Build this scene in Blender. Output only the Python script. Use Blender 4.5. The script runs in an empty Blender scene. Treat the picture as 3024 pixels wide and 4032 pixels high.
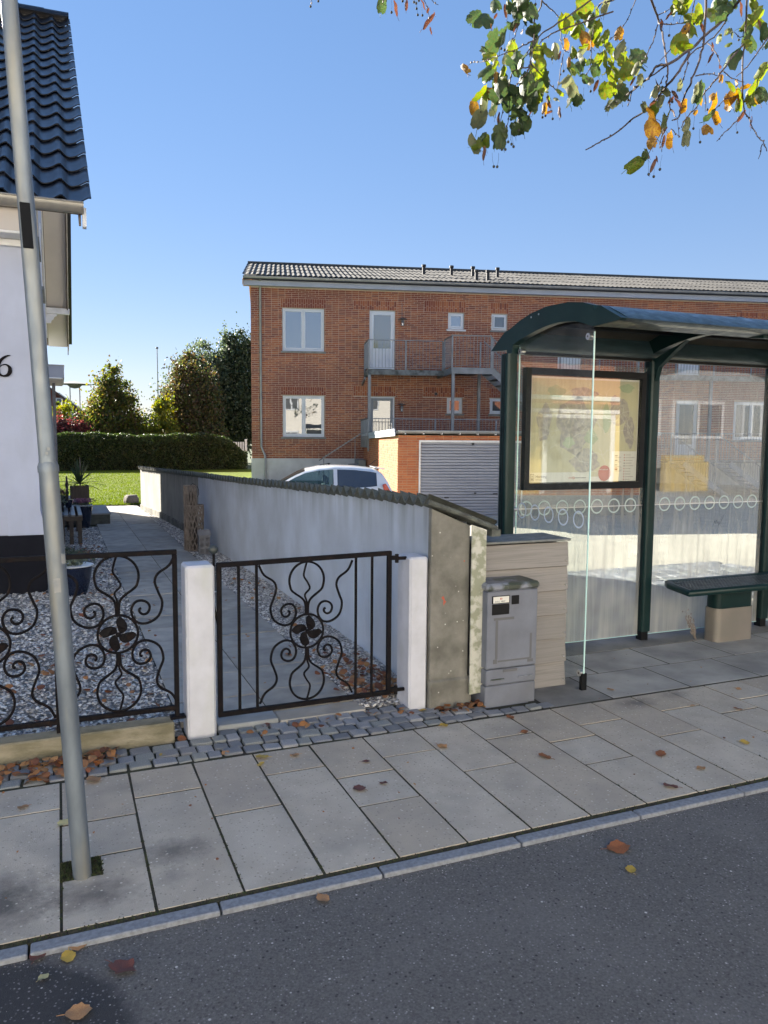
import bpy, bmesh, math, random
import numpy as np
from mathutils import Vector, Matrix, Euler
PI = math.pi
R = math.radians
random.seed(7)
RNG = np.random.default_rng(11)
SC = bpy.context.scene
COL = SC.collection

# ------------------------------------------------------------------ camera
cam = bpy.data.cameras.new('camera')
camo = bpy.data.objects.new('camera', cam)
COL.objects.link(camo)
CR = Vector((0.92330337, -0.384003, 0.00725088))
CU = Vector((0.02973602, 0.09029463, 0.99547107))
CF = Vector((0.38291859, 0.91890618, -0.09478805))
m = Matrix((CR, CU, -CF)).transposed().to_4x4()
m.translation = Vector((0, 0, 1.6))
camo.matrix_world = m
cam.sensor_fit = 'HORIZONTAL'
cam.sensor_width = 36
cam.lens = 36 * 3055.87 / 3024
cam.clip_start = 0.05
cam.clip_end = 2000
SC.camera = camo
SC.render.resolution_x = 768
SC.render.resolution_y = 1024

# ------------------------------------------------------------------ world, sun, exposure
SUN_EL = R(22.8)
SUN_DIR = Vector((-0.45, 0.893, 0)).normalized()
w = bpy.data.worlds.new('World')
SC.world = w
w.use_nodes = True
nt = w.node_tree
nt.nodes.clear()
wo = nt.nodes.new('ShaderNodeOutputWorld')
bg = nt.nodes.new('ShaderNodeBackground')
sky = nt.nodes.new('ShaderNodeTexSky')
sky.sky_type = 'NISHITA'
sky.sun_disc = False
sky.sun_elevation = SUN_EL
sky.sun_rotation = math.atan2(SUN_DIR.x, SUN_DIR.y)
sky.altitude = 0
sky.air_density = 1.0
sky.dust_density = 0.0
sky.ozone_density = 2.2
bg.inputs['Strength'].default_value = 0.08
gm = nt.nodes.new('ShaderNodeGamma')
gm.inputs[1].default_value = 0.46
hs = nt.nodes.new('ShaderNodeHueSaturation')
hs.inputs['Saturation'].default_value = 1.7
nt.links.new(sky.outputs[0], gm.inputs[0])
nt.links.new(gm.outputs[0], hs.inputs['Color'])
tn = nt.nodes.new('ShaderNodeMix')
tn.data_type = 'RGBA'
tn.blend_type = 'MULTIPLY'
tn.inputs[0].default_value = 1
tn.inputs[7].default_value = (.93, .89, 1.06, 1)
nt.links.new(hs.outputs[0], tn.inputs[6])
nt.links.new(tn.outputs[2], bg.inputs[0])
nt.links.new(bg.outputs[0], wo.inputs[0])
sl = bpy.data.lights.new('sun', 'SUN')
sl.energy = 5.0
sl.angle = R(0.53)
sl.color = (1.0, 0.93, 0.82)
so = bpy.data.objects.new('sun', sl)
COL.objects.link(so)
sd = Vector((SUN_DIR.x * math.cos(SUN_EL), SUN_DIR.y * math.cos(SUN_EL), math.sin(SUN_EL)))
so.rotation_euler = sd.to_track_quat('Z', 'Y').to_euler()
so.location = (0, 0, 30)
SC.view_settings.view_transform = 'Standard'
SC.view_settings.look = 'None'
SC.view_settings.exposure = 2.3
SC.view_settings.gamma = 1
SC.render.engine = 'CYCLES'
SC.cycles.transparent_max_bounces = 24
SC.cycles.max_bounces = 8

# ------------------------------------------------------------------ object helpers
def tag(o, label=None, cat=None, group=None, kind=None):
    if label: o['label'] = label
    if cat: o['category'] = cat
    if group: o['group'] = group
    if kind: o['kind'] = kind
    return o

def thing(name, label, cat, loc=(0, 0, 0), rz=0, group=None):
    o = bpy.data.objects.new(name, None)
    COL.objects.link(o)
    o.location = loc
    o.rotation_euler = (0, 0, rz)
    o.empty_display_size = .2
    return tag(o, label, cat, group)

class MB:
    def __init__(s):
        s.v = []; s.f = []
    def add(s, vs, fs):
        b = len(s.v)
        s.v += [tuple(x) for x in vs]
        s.f += [tuple(i + b for i in f) for f in fs]
        return s
    def box(s, x0, x1, y0, y1, z0, z1):
        return s.add([(x0, y0, z0), (x1, y0, z0), (x1, y1, z0), (x0, y1, z0), (x0, y0, z1), (x1, y0, z1), (x1, y1, z1), (x0, y1, z1)],
                     [(0, 3, 2, 1), (4, 5, 6, 7), (0, 1, 5, 4), (1, 2, 6, 5), (2, 3, 7, 6), (3, 0, 4, 7)])
    def obox(s, c, ax, ay, az):
        c = Vector(c); ax = Vector(ax); ay = Vector(ay); az = Vector(az)
        P = [c + i * ax + j * ay + k * az for k in (-1, 1) for i, j in ((-1, -1), (1, -1), (1, 1), (-1, 1))]
        return s.add(P, [(0, 3, 2, 1), (4, 5, 6, 7), (0, 1, 5, 4), (1, 2, 6, 5), (2, 3, 7, 6), (3, 0, 4, 7)])
    def bar(s, a, b, w, h=None, up=(0, 0, 1)):
        h = h or w
        a = Vector(a); b = Vector(b); d = (b - a)
        L = d.length / 2; d.normalize()
        up = Vector(up)
        if abs(d.dot(up)) > .98: up = Vector((0, 1, 0))
        r = d.cross(up).normalized(); u = r.cross(d)
        return s.obox((a + b) / 2, d * L, r * w / 2, u * h / 2)
    def poly(s, pts):
        return s.add(pts, [tuple(range(len(pts)))])
    def prism(s, pts, d):
        n = len(pts); d = Vector(d)
        vs = [Vector(p) for p in pts]
        vs += [p + d for p in vs]
        return s.add(vs, [tuple(range(n))[::-1], tuple(range(n, 2 * n))] + [(i, (i + 1) % n, (i + 1) % n + n, i + n) for i in range(n)])
    def tube(s, pts, r, seg=8, cap=True, closed=False):
        pts = [Vector(p) for p in pts]
        n = len(pts)
        rs = r if isinstance(r, (list, tuple)) else [r] * n
        N = None; rings = []
        for i, p in enumerate(pts):
            if closed: t = pts[(i + 1) % n] - pts[i - 1]
            else: t = pts[min(i + 1, n - 1)] - pts[max(i - 1, 0)]
            t.normalize()
            if N is None:
                a = Vector((0, 0, 1)) if abs(t.z) < .9 else Vector((1, 0, 0))
                N = t.cross(a).normalized()
            else:
                N = (N - t * N.dot(t))
                N = N.normalized() if N.length > 1e-6 else t.cross(Vector((0, 0, 1))).normalized()
            B = t.cross(N)
            rings.append([p + (N * math.cos(2 * PI * k / seg) + B * math.sin(2 * PI * k / seg)) * rs[i] for k in range(seg)])
        vs = [q for rg in rings for q in rg]; fs = []
        m_ = n if closed else n - 1
        for i in range(m_):
            j = (i + 1) % n
            for k in range(seg):
                fs.append((i * seg + k, i * seg + (k + 1) % seg, j * seg + (k + 1) % seg, j * seg + k))
        if cap and not closed:
            fs.append(tuple(range(seg))[::-1]); fs.append(tuple((n - 1) * seg + k for k in range(seg)))
        return s.add(vs, fs)
    def lathe(s, prof, c=(0, 0, 0), seg=16):
        vs = []; fs = []
        for r, z in prof:
            for k in range(seg):
                a = 2 * PI * k / seg
                vs.append((c[0] + r * math.cos(a), c[1] + r * math.sin(a), c[2] + z))
        for i in range(len(prof) - 1):
            for k in range(seg):
                fs.append((i * seg + k, i * seg + (k + 1) % seg, (i + 1) * seg + (k + 1) % seg, (i + 1) * seg + k))
        fs.append(tuple(range(seg))[::-1]); fs.append(tuple((len(prof) - 1) * seg + k for k in range(seg)))
        return s.add(vs, fs)
    def mesh(s, name, mt=None, smooth=False, bevel=0, angle=None):
        me = bpy.data.meshes.new(name)
        me.from_pydata(s.v, [], s.f)
        if bevel:
            bm = bmesh.new(); bm.from_mesh(me)
            bmesh.ops.bevel(bm, geom=bm.edges[:], offset=bevel, segments=1, affect='EDGES', clamp_overlap=True)
            bm.to_mesh(me); bm.free()
        if mt: me.materials.append(mt)
        if smooth:
            me.polygons.foreach_set('use_smooth', [True] * len(me.polygons))
            if angle: 
                try: me.set_sharp_from_angle(angle=R(angle))
                except Exception: pass
        me.update()
        return me
    def build(s, name, mt, parent=None, smooth=False, bevel=0, angle=40, **kw):
        return inst(name, s.mesh(name, mt, smooth, bevel, angle), parent, **kw)

def inst(name, me, parent=None, loc=(0, 0, 0), rot=(0, 0, 0), scale=(1, 1, 1), label=None, cat=None, group=None, kind=None):
    o = bpy.data.objects.new(name, me)
    COL.objects.link(o)
    if parent: o.parent = parent
    o.location = loc; o.rotation_euler = rot; o.scale = scale
    return tag(o, label, cat, group, kind)

def np_mesh(name, verts, faces, mt, per=4):
    me = bpy.data.meshes.new(name)
    nv, nf = len(verts), len(faces)
    me.vertices.add(nv); me.vertices.foreach_set('co', np.asarray(verts, dtype=np.float32).ravel())
    me.loops.add(nf * per); me.loops.foreach_set('vertex_index', np.asarray(faces, dtype=np.int32).ravel())
    me.polygons.add(nf)
    me.polygons.foreach_set('loop_start', np.arange(0, nf * per, per, dtype=np.int32))
    me.polygons.foreach_set('loop_total', np.full(nf, per, dtype=np.int32))
    if mt: me.materials.append(mt)
    me.update(); me.validate()
    return me

def scatter_mesh(name, base_v, base_f, pos, rot, scl, mt, per=3):
    """many small copies of a base shape joined in one mesh; rot = Nx3x3, scl = Nx3 or N"""
    bv = np.asarray(base_v, float); bf = np.asarray(base_f, int); n = len(pos)
    scl = np.asarray(scl, float)
    if scl.ndim == 1: scl = np.repeat(scl[:, None], 3, 1)
    V = bv[None] * scl[:, None, :]
    V = np.einsum('nij,nkj->nki', rot, V) + np.asarray(pos)[:, None, :]
    F = bf[None] + (np.arange(n) * len(bv))[:, None, None]
    return np_mesh(name, V.reshape(-1, 3), F.reshape(-1, per), mt, per)

def rand_rot(n, tilt=PI):
    a = RNG.uniform(0, 2 * PI, n); b = RNG.uniform(-tilt, tilt, n); c = RNG.uniform(-tilt, tilt, n)
    ca, sa, cb, sb, cc, sc = np.cos(a), np.sin(a), np.cos(b), np.sin(b), np.cos(c), np.sin(c)
    z = np.zeros(n); o = np.ones(n)
    Rz = np.stack([ca, -sa, z, sa, ca, z, z, z, o], 1).reshape(-1, 3, 3)
    Rx = np.stack([o, z, z, z, cb, -sb, z, sb, cb], 1).reshape(-1, 3, 3)
    Ry = np.stack([cc, z, sc, z, o, z, -sc, z, cc], 1).reshape(-1, 3, 3)
    return Rz @ Rx @ Ry

def text_part(txt, size, mt, parent, loc, rot, name='lettering', extr=.0008, align='LEFT', sx=1):
    cu = bpy.data.curves.new(name, 'FONT')
    cu.body = txt; cu.size = size; cu.extrude = extr; cu.align_x = align; cu.align_y = 'CENTER'
    to = bpy.data.objects.new(name, cu); COL.objects.link(to)
    dg = bpy.context.evaluated_depsgraph_get()
    me = bpy.data.meshes.new_from_object(to.evaluated_get(dg))
    bpy.data.objects.remove(to)
    me.materials.clear(); me.materials.append(mt)
    return inst(name, me, parent, loc=loc, rot=rot, scale=(sx, 1, 1))

def crom(pts, n=6, closed=False):
    P = [Vector(p) for p in pts]; out = []
    N = len(P)
    rng = range(N) if closed else range(N - 1)
    for i in rng:
        p0 = P[(i - 1) % N] if closed or i > 0 else P[0] * 2 - P[1]
        p1 = P[i]; p2 = P[(i + 1) % N]
        p3 = P[(i + 2) % N] if closed or i + 2 < N else P[-1] * 2 - P[-2]
        for k in range(n):
            t = k / n
            out.append(.5 * ((2 * p1) + (p2 - p0) * t + (2 * p0 - 5 * p1 + 4 * p2 - p3) * t * t + (3 * p1 - p0 - 3 * p2 + p3) * t ** 3))
    if not closed: out.append(P[-1])
    return out

# ------------------------------------------------------------------ material helpers
def mat(name, c1, c2=None, scale=8, detail=6, rough=.75, rough2=None, metal=0, spec=.5, bump=0, bscale=None, bdist=.004,
        ramp=None, ramp_var=.0, speck=None, streak=None, coat=0, trans=None, stain=None, topdirt=None, lo=.35, hi=.65, stretch=None, emis=None):
    mt = bpy.data.materials.new(name)
    mt.use_nodes = True
    t = mt.node_tree; N = t.nodes; L = t.links
    b = N['Principled BSDF']
    tc = N.new('ShaderNodeTexCoord')
    co = tc.outputs['Object']
    def noise(sc, det=detail, st=None, ro=.55):
        n = N.new('ShaderNodeTexNoise'); n.inputs['Scale'].default_value = sc; n.inputs['Detail'].default_value = det
        n.inputs['Roughness'].default_value = ro
        if st:
            mp = N.new('ShaderNodeMapping'); mp.inputs['Scale'].default_value = st
            L.new(co, mp.inputs[0]); L.new(mp.outputs[0], n.inputs['Vector'])
        else: L.new(co, n.inputs['Vector'])
        return n
    def mixc(fac, a, b_):
        mx = N.new('ShaderNodeMix'); mx.data_type = 'RGBA'
        for s_, v in ((mx.inputs[0], fac), (mx.inputs[6], a), (mx.inputs[7], b_)):
            if hasattr(v, 'links') or hasattr(v, 'is_linked'): L.new(v, s_)
            elif isinstance(v, (int, float)): s_.default_value = v
            else: s_.default_value = (*v, 1)
        return mx.outputs[2]
    def rng(src, a, b_, c=0, d=1):
        r_ = N.new('ShaderNodeMapRange'); r_.inputs[1].default_value = a; r_.inputs[2].default_value = b_
        r_.inputs[3].default_value = c; r_.inputs[4].default_value = d
        L.new(src, r_.inputs[0]); return r_.outputs[0]
    base = None
    if ramp:
        g = N.new('ShaderNodeNewGeometry'); oi = N.new('ShaderNodeObjectInfo')
        ad = N.new('ShaderNodeMath'); ad.operation = 'ADD'
        L.new(g.outputs['Random Per Island'], ad.inputs[0]); L.new(oi.outputs['Random'], ad.inputs[1])
        fr = N.new('ShaderNodeMath'); fr.operation = 'FRACT'; L.new(ad.outputs[0], fr.inputs[0])
        cr = N.new('ShaderNodeValToRGB'); e = cr.color_ramp.elements
        cr.color_ramp.interpolation = 'CONSTANT'
        for i, c in enumerate(ramp):
            el = e[i] if i < 2 else e.new(i / len(ramp))
            el.position = i / len(ramp); el.color = (*c, 1)
        L.new(fr.outputs[0], cr.inputs[0]); base = cr.outputs[0]
        if c2:
            n = noise(scale, stretch and detail or detail, stretch)
            base = mixc(rng(n.outputs[0], lo, hi, 0, ramp_var), base, c2)
    elif c2:
        n = noise(scale, detail, stretch)
        base = mixc(rng(n.outputs[0], lo, hi), c1, c2)
    else:
        base = None
    cur = base if base is not None else c1
    if streak:   # (colour, scale, amount, stretch)
        n = noise(streak[1], 5, streak[3])
        cur = mixc(rng(n.outputs[0], .5, .75, 0, streak[2]), cur, streak[0])
    if topdirt:  # rain-washed dirt running down from the top: (colour, z low, z high, amount)
        sz = N.new('ShaderNodeSeparateXYZ'); L.new(co, sz.inputs[0])
        n = noise(1.0, 6, (9, 9, .8)); n3 = noise(3.0, 6)
        m1 = N.new('ShaderNodeMath'); m1.operation = 'MULTIPLY'
        L.new(rng(sz.outputs[2], topdirt[1], topdirt[2], 0, 1), m1.inputs[0]); L.new(rng(n.outputs[0], .38, .68, 0, topdirt[3]), m1.inputs[1])
        cur = mixc(m1.outputs[0], cur, topdirt[0])
    if stain:    # list of (x,y,rx,ry,colour,amount) in object space, soft ragged discs
        for x, y, rx, ry, c, am, soft in stain:
            mp = N.new('ShaderNodeVectorMath'); mp.operation = 'SUBTRACT'; mp.inputs[1].default_value = (x, y, 0); L.new(co, mp.inputs[0])
            m2 = N.new('ShaderNodeVectorMath'); m2.operation = 'MULTIPLY'; m2.inputs[1].default_value = (1 / rx, 1 / ry, 0); L.new(mp.outputs[0], m2.inputs[0])
            ln = N.new('ShaderNodeVectorMath'); ln.operation = 'LENGTH'; L.new(m2.outputs[0], ln.inputs[0])
            n = noise(16, 8, None, .72)
            ad = N.new('ShaderNodeMath'); ad.operation = 'MULTIPLY_ADD'; ad.inputs[1].default_value = 1.7 * soft + .1; L.new(n.outputs[0], ad.inputs[0]); L.new(ln.outputs[1], ad.inputs[2])
            k0 = 1 + (1.7 * soft + .1) / 2
            cur = mixc(rng(ad.outputs[0], k0 - soft * 1.0 - .03, k0 + .03, am, 0), cur, c)
    if speck:    # list of (colour, scale, threshold)
        for c, sc_, th in speck:
            v = N.new('ShaderNodeTexVoronoi'); v.inputs['Scale'].default_value = sc_; L.new(co, v.inputs['Vector'])
            sp = N.new('ShaderNodeSeparateColor'); L.new(v.outputs['Color'], sp.inputs[0])
            mk = N.new('ShaderNodeMath'); mk.operation = 'MULTIPLY'
            L.new(rng(v.outputs['Distance'], th * .6, th * 1.3, 1, 0), mk.inputs[0]); L.new(rng(sp.outputs[0], .35, .9, 0, 1), mk.inputs[1])
            cur = mixc(mk.outputs[0], cur, c)
    if hasattr(cur, 'links'): L.new(cur, b.inputs['Base Color'])
    else: b.inputs['Base Color'].default_value = (*cur, 1)
    b.inputs['Roughness'].default_value = rough
    if rough2 is not None:
        n = noise(scale * 1.7)
        L.new(rng(n.outputs[0], .3, .7, rough, rough2), b.inputs['Roughness'])
    b.inputs['Metallic'].default_value = metal
    b.inputs['Specular IOR Level'].default_value = spec
    if coat: b.inputs['Coat Weight'].default_value = coat; b.inputs['Coat Roughness'].default_value = .08
    if bump:
        n = noise(bscale or scale * 4, 8, stretch)
        bp = N.new('ShaderNodeBump'); bp.inputs['Strength'].default_value = bump; bp.inputs['Distance'].default_value = bdist
        L.new(n.outputs[0], bp.inputs['Height']); L.new(bp.outputs[0], b.inputs['Normal'])
    if trans:    # translucent leaf
        tr = N.new('ShaderNodeBsdfTranslucent'); ms = N.new('ShaderNodeMixShader'); ms.inputs[0].default_value = trans
        if hasattr(cur, 'links'):
            hs = N.new('ShaderNodeHueSaturation'); hs.inputs['Value'].default_value = 1.5; hs.inputs['Saturation'].default_value = 1.1
            L.new(cur, hs.inputs['Color']); L.new(hs.outputs[0], tr.inputs[0])
        else: tr.inputs[0].default_value = (*[min(1, x * 1.6) for x in cur], 1)
        L.new(b.outputs[0], ms.inputs[1]); L.new(tr.outputs[0], ms.inputs[2])
        L.new(ms.outputs[0], N['Material Output'].inputs[0])
    return mt

def glass_mat(name, tint=(.93, .97, .95), dirt=.06, refl=1.0, dirt_col=(.55, .57, .52), low_dirt=0):
    mt = bpy.data.materials.new(name); mt.use_nodes = True
    t = mt.node_tree; N = t.nodes; L = t.links; N.remove(N['Principled BSDF'])
    tr = N.new('ShaderNodeBsdfTransparent'); tr.inputs[0].default_value = (*tint, 1)
    gl = N.new('ShaderNodeBsdfGlossy'); gl.inputs['Roughness'].default_value = .004
    # two-sided Schlick reflectance (a thin sheet mirrors alike from both faces)
    ge = N.new('ShaderNodeNewGeometry'); dt = N.new('ShaderNodeVectorMath'); dt.operation = 'DOT_PRODUCT'
    L.new(ge.outputs['Normal'], dt.inputs[0]); L.new(ge.outputs['Incoming'], dt.inputs[1])
    ab_ = N.new('ShaderNodeMath'); ab_.operation = 'ABSOLUTE'; L.new(dt.outputs['Value'], ab_.inputs[0])
    om = N.new('ShaderNodeMath'); om.operation = 'SUBTRACT'; om.inputs[0].default_value = 1; L.new(ab_.outputs[0], om.inputs[1])
    pw = N.new('ShaderNodeMath'); pw.operation = 'POWER'; pw.inputs[1].default_value = 5; L.new(om.outputs[0], pw.inputs[0])
    mu = N.new('ShaderNodeMath'); mu.operation = 'MULTIPLY_ADD'; mu.inputs[1].default_value = .9; mu.inputs[2].default_value = .055 * refl; mu.use_clamp = True
    L.new(pw.outputs[0], mu.inputs[0])
    m1 = N.new('ShaderNodeMixShader'); L.new(mu.outputs[0], m1.inputs[0]); L.new(tr.outputs[0], m1.inputs[1]); L.new(gl.outputs[0], m1.inputs[2])
    df = N.new('ShaderNodeBsdfDiffuse'); df.inputs[0].default_value = (*dirt_col, 1)
    tl = N.new('ShaderNodeBsdfTranslucent'); tl.inputs[0].default_value = (*dirt_col, 1)
    a2 = N.new('ShaderNodeMixShader'); a2.inputs[0].default_value = .5; L.new(df.outputs[0], a2.inputs[1]); L.new(tl.outputs[0], a2.inputs[2])
    tc = N.new('ShaderNodeTexCoord')
    mp = N.new('ShaderNodeMapping'); mp.inputs['Scale'].default_value = (26, 26, 1.6); L.new(tc.outputs['Object'], mp.inputs[0])
    n = N.new('ShaderNodeTexNoise'); n.inputs['Scale'].default_value = 1; n.inputs['Detail'].default_value = 7; L.new(mp.outputs[0], n.inputs['Vector'])
    r = N.new('ShaderNodeMapRange'); r.inputs[1].default_value = .42; r.inputs[2].default_value = .78; r.inputs[3].default_value = dirt; r.inputs[4].default_value = dirt * 4.5
    L.new(n.outputs[0], r.inputs[0])
    fac = r.outputs[0]
    if low_dirt:
        sx = N.new('ShaderNodeSeparateXYZ'); L.new(tc.outputs['Object'], sx.inputs[0])
        r2 = N.new('ShaderNodeMapRange'); r2.inputs[1].default_value = 1.25; r2.inputs[2].default_value = .35; r2.inputs[3].default_value = 0; r2.inputs[4].default_value = low_dirt
        L.new(sx.outputs[2], r2.inputs[0])
        n2 = N.new('ShaderNodeTexNoise'); n2.inputs['Scale'].default_value = 3; L.new(tc.outputs['Object'], n2.inputs['Vector'])
        m_ = N.new('ShaderNodeMath'); m_.operation = 'MULTIPLY'; L.new(r2.outputs[0], m_.inputs[0]); L.new(n2.outputs[0], m_.inputs[1])
        ad = N.new('ShaderNodeMath'); ad.operation = 'ADD'; L.new(fac, ad.inputs[0]); L.new(m_.outputs[0], ad.inputs[1]); fac = ad.outputs[0]
    m2 = N.new('ShaderNodeMixShader'); L.new(fac, m2.inputs[0]); L.new(m1.outputs[0], m2.inputs[1]); L.new(a2.outputs[0], m2.inputs[2])
    L.new(m2.outputs[0], N['Material Output'].inputs[0])
    return mt

def pane_mat(name, dark, refl=.25):
    """window pane backed by a room: dim interior plus mirror-like double-glazing reflection"""
    mt = bpy.data.materials.new(name); mt.use_nodes = True
    t = mt.node_tree; N = t.nodes; L = t.links; b = N['Principled BSDF']
    b.inputs['Base Color'].default_value = (*dark, 1); b.inputs['Roughness'].default_value = .6
    gl = N.new('ShaderNodeBsdfGlossy'); gl.inputs['Roughness'].default_value = .01; gl.inputs[0].default_value = (.95, .97, 1, 1)
    lw = N.new('ShaderNodeFresnel'); lw.inputs[0].default_value = 1.5
    ad = N.new('ShaderNodeMath'); ad.operation = 'ADD'; ad.inputs[1].default_value = refl; ad.use_clamp = True
    L.new(lw.outputs[0], ad.inputs[0])
    tc = N.new('ShaderNodeTexCoord'); n = N.new('ShaderNodeTexNoise'); n.inputs['Scale'].default_value = 1.6; L.new(tc.outputs['Object'], n.inputs['Vector'])
    bp = N.new('ShaderNodeBump'); bp.inputs['Strength'].default_value = .05; bp.inputs['Distance'].default_value = .02
    L.new(n.outputs[0], bp.inputs['Height']); L.new(bp.outputs[0], gl.inputs['Normal'])
    ms = N.new('ShaderNodeMixShader'); L.new(ad.outputs[0], ms.inputs[0]); L.new(b.outputs[0], ms.inputs[1]); L.new(gl.outputs[0], ms.inputs[2])
    L.new(ms.outputs[0], N['Material Output'].inputs[0])
    return mt

M = {}
M['asphalt'] = mat('asphalt', (.088, .083, .079), (.15, .142, .134), scale=120, rough=.85, bump=.8, bscale=260, bdist=.004,
                   streak=((.19, .18, .17), 2.2, .45, (1, 1, 1)), speck=[((.24, .235, .23), 70, .24), ((.03, .03, .03), 50, .22), ((.66, .64, .60), 17, .075), ((.50, .48, .45), 31, .10), ((.36, .35, .33), 58, .15)], stain=[(-.27, 2.10, .43, .43, (.022, .023, .027), .85, .07)])
M['slab'] = mat('slab', (.45, .42, .37), (.36, .31, .25), scale=5, rough=.92, bump=.8, bscale=220, bdist=.003,
                streak=((.27, .25, .22), 2.6, .55, (1, 1, 1)), speck=[((.26, .235, .20), 60, .24), ((.62, .57, .48), 44, .19), ((.19, .17, .145), 33, .11)], ramp=[(.52, .46, .375), (.48, .425, .345), (.44, .38, .305), (.50, .45, .375), (.46, .395, .31)], ramp_var=.6,
                stain=[(-.24, 2.84, .21, .22, (.07, .066, .063), .85, .9), (.05, 2.77, .20, .13, (.10, .09, .085), .75, .9), (.36, 2.96, .17, .12, (.10, .095, .09), .75, .9), (.33, 2.78, .08, .08, (.16, .15, .14), .5, .9), (.24, 3.6, .12, .08, (.24, .22, .19), .5, .9), (3.2, 3.66, .17, .10, (.12, .11, .10), .75, .8), (3.55, 3.7, .13, .08, (.17, .16, .14), .6, .9), (.95, 2.75, .1, .08, (.25, .23, .20), .45, .9), (2.3, 3.55, .3, .14, (.25, .23, .20), .5, .9)])
M['slab_dark'] = mat('slab_dark', (.25, .24, .22), (.15, .145, .135), scale=4, rough=.9, bump=.6, bscale=200, bdist=.002, speck=[((.28, .27, .25), 70, .10)])
M['shelter_slab'] = mat('shelter_slab', (.43, .41, .37), (.25, .24, .22), scale=2.6, rough=.8, bump=.4, bscale=160, bdist=.002, speck=[((.10, .10, .10), 17, .10)])
M['path_slab'] = mat('path_slab', (.2, .2, .2), (.16, .155, .145), scale=6, rough=.9, bump=.6, bscale=160, bdist=.002,
                     ramp=[(.44, .405, .35), (.38, .35, .30), (.48, .44, .38)], ramp_var=.5)
M['kerb'] = mat('kerb', (.25, .265, .29), (.17, .18, .20), scale=60, rough=.8, bump=.5, bscale=150)
M['sett'] = mat('sett', (0, 0, 0), (.10, .11, .13), scale=18, ramp=[(.30, .31, .33), (.22, .23, .25), (.38, .385, .40), (.19, .20, .215), (.31, .32, .30), (.26, .26, .265)], ramp_var=.5, rough=.7, bump=.8, bscale=40, bdist=.006)
M['soil'] = mat('soil', (.035, .03, .024), (.045, .047, .024), scale=7, rough=1, bump=1, bscale=60, bdist=.02)
M['ground'] = mat('ground', (.06, .09, .03), (.09, .10, .05), scale=.4, rough=1)
M['grass'] = mat('grass', (.085, .125, .008), (.13, .165, .012), scale=.9, spec=.1, rough=.9, bump=1, bscale=30, bdist=.03, lo=.3, hi=.7)
M['blade'] = mat('blade', (.08, .12, .008), (.12, .155, .012), scale=1.2, spec=.15, rough=.7, trans=.35)
M['gravel_base'] = mat('gravel_base', (.12, .115, .11), (.32, .31, .29), scale=55, rough=.9, bump=1, bscale=70, bdist=.015)
M['pebble'] = mat('pebble', (0, 0, 0), (.2, .2, .2), scale=40, ramp=[(.78, .75, .70), (.26, .25, .24), (.48, .46, .43), (.13, .13, .13), (.60, .54, .46), (.38, .36, .35), (.85, .83, .80), (.20, .19, .185), (.66, .63, .58)], ramp_var=.2, rough=.6)
M['yard'] = mat('yard', (.50, .46, .37), (.40, .365, .30), scale=3, rough=.95, bump=.6, bscale=40, bdist=.01)
M['white_wall'] = mat('white_wall', (.46, .50, .62), (.40, .43, .53), scale=1.5, rough=.85, bump=.45, bscale=25, bdist=.006, streak=((.34, .36, .42), 1.4, .5, (2, 2, .6)))
M['white_paint'] = mat('white_paint', (.55, .555, .60), (.48, .485, .52), scale=9, rough=.7, bump=.45, bscale=45, bdist=.004, streak=((.40, .42, .36), 7, .5, (1, 1, .35)))
M['navy'] = mat('navy', (.004, .005, .010), (.007, .008, .014), scale=6, spec=.15, rough=.7, bump=.3)
M['render_wall'] = mat('render_wall', (.54, .59, .66), (.43, .465, .51), scale=1.6, rough=.9, bump=.6, bscale=22, bdist=.006, streak=((.33, .35, .37), 1.0, .5, (2.2, 2.2, 1.1)), topdirt=((.19, .20, .185), .78, 1.14, .6))
M['raw_concrete'] = mat('raw_concrete', (.24, .23, .20), (.13, .125, .105), scale=6, rough=.95, bump=.8, bscale=45, bdist=.006, speck=[((.55, .54, .50), 24, .10)], streak=((.055, .055, .045), 4, .8, (1, 1, .4)))
M['concrete_pale'] = mat('concrete_pale', (.50, .49, .42), (.27, .28, .20), scale=22, rough=.85, bump=.3, bscale=50, lo=.42, hi=.58)
M['concrete_moss'] = mat('concrete_moss', (.28, .25, .18), (.15, .135, .085), scale=7, rough=.95, bump=.7, bscale=40, bdist=.006, stretch=(1, 1, 2.2))
M['coping'] = mat('coping', (.05, .052, .048), (.11, .12, .10), scale=14, rough=.55, rough2=.8, bump=.7, bscale=50, bdist=.005)
M['coping_sun'] = M['coping']
M['iron'] = mat('iron', (.006, .005, .006), (.018, .011, .009), scale=22, rough=.65, rough2=.85, spec=.15, bump=.5, bscale=60, lo=.55, hi=.75)
M['galv'] = mat('galv', (.20, .235, .27), (.14, .165, .195), scale=9, rough=.42, rough2=.6, metal=.55, bump=.15, streak=((.30, .28, .22), 3, .8, (3.5, 3.5, .5)), stretch=(1, 1, .35))
M['hatch'] = mat('hatch', (.012, .013, .015), rough=.9, spec=.08)
M['sticker'] = mat('sticker', (.30, .30, .28), (.20, .215, .225), scale=22, rough=.7)
M['shelter_green'] = mat('shelter_green', (.004, .020, .020), (.008, .028, .027), scale=5, rough=.35, spec=.28)
M['shelter_top'] = mat('shelter_top', (.03, .055, .065), (.012, .028, .034), scale=9, rough=.3, rough2=.6, coat=.3, stretch=(.4, 2, 2))
M['shelter_black'] = mat('shelter_black', (.007, .008, .009), rough=.5, spec=.2)
M['roof_panel'] = mat('roof_panel', (.13, .115, .09), (.08, .07, .055), scale=3, rough=.5, trans=.3)
M['steel'] = mat('steel', (.55, .56, .57), rough=.28, metal=.9)
M['beige_steel'] = mat('beige_steel', (.27, .235, .20), (.22, .20, .17), scale=3, rough=.5, metal=.3, bump=.15, bscale=90)
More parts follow.
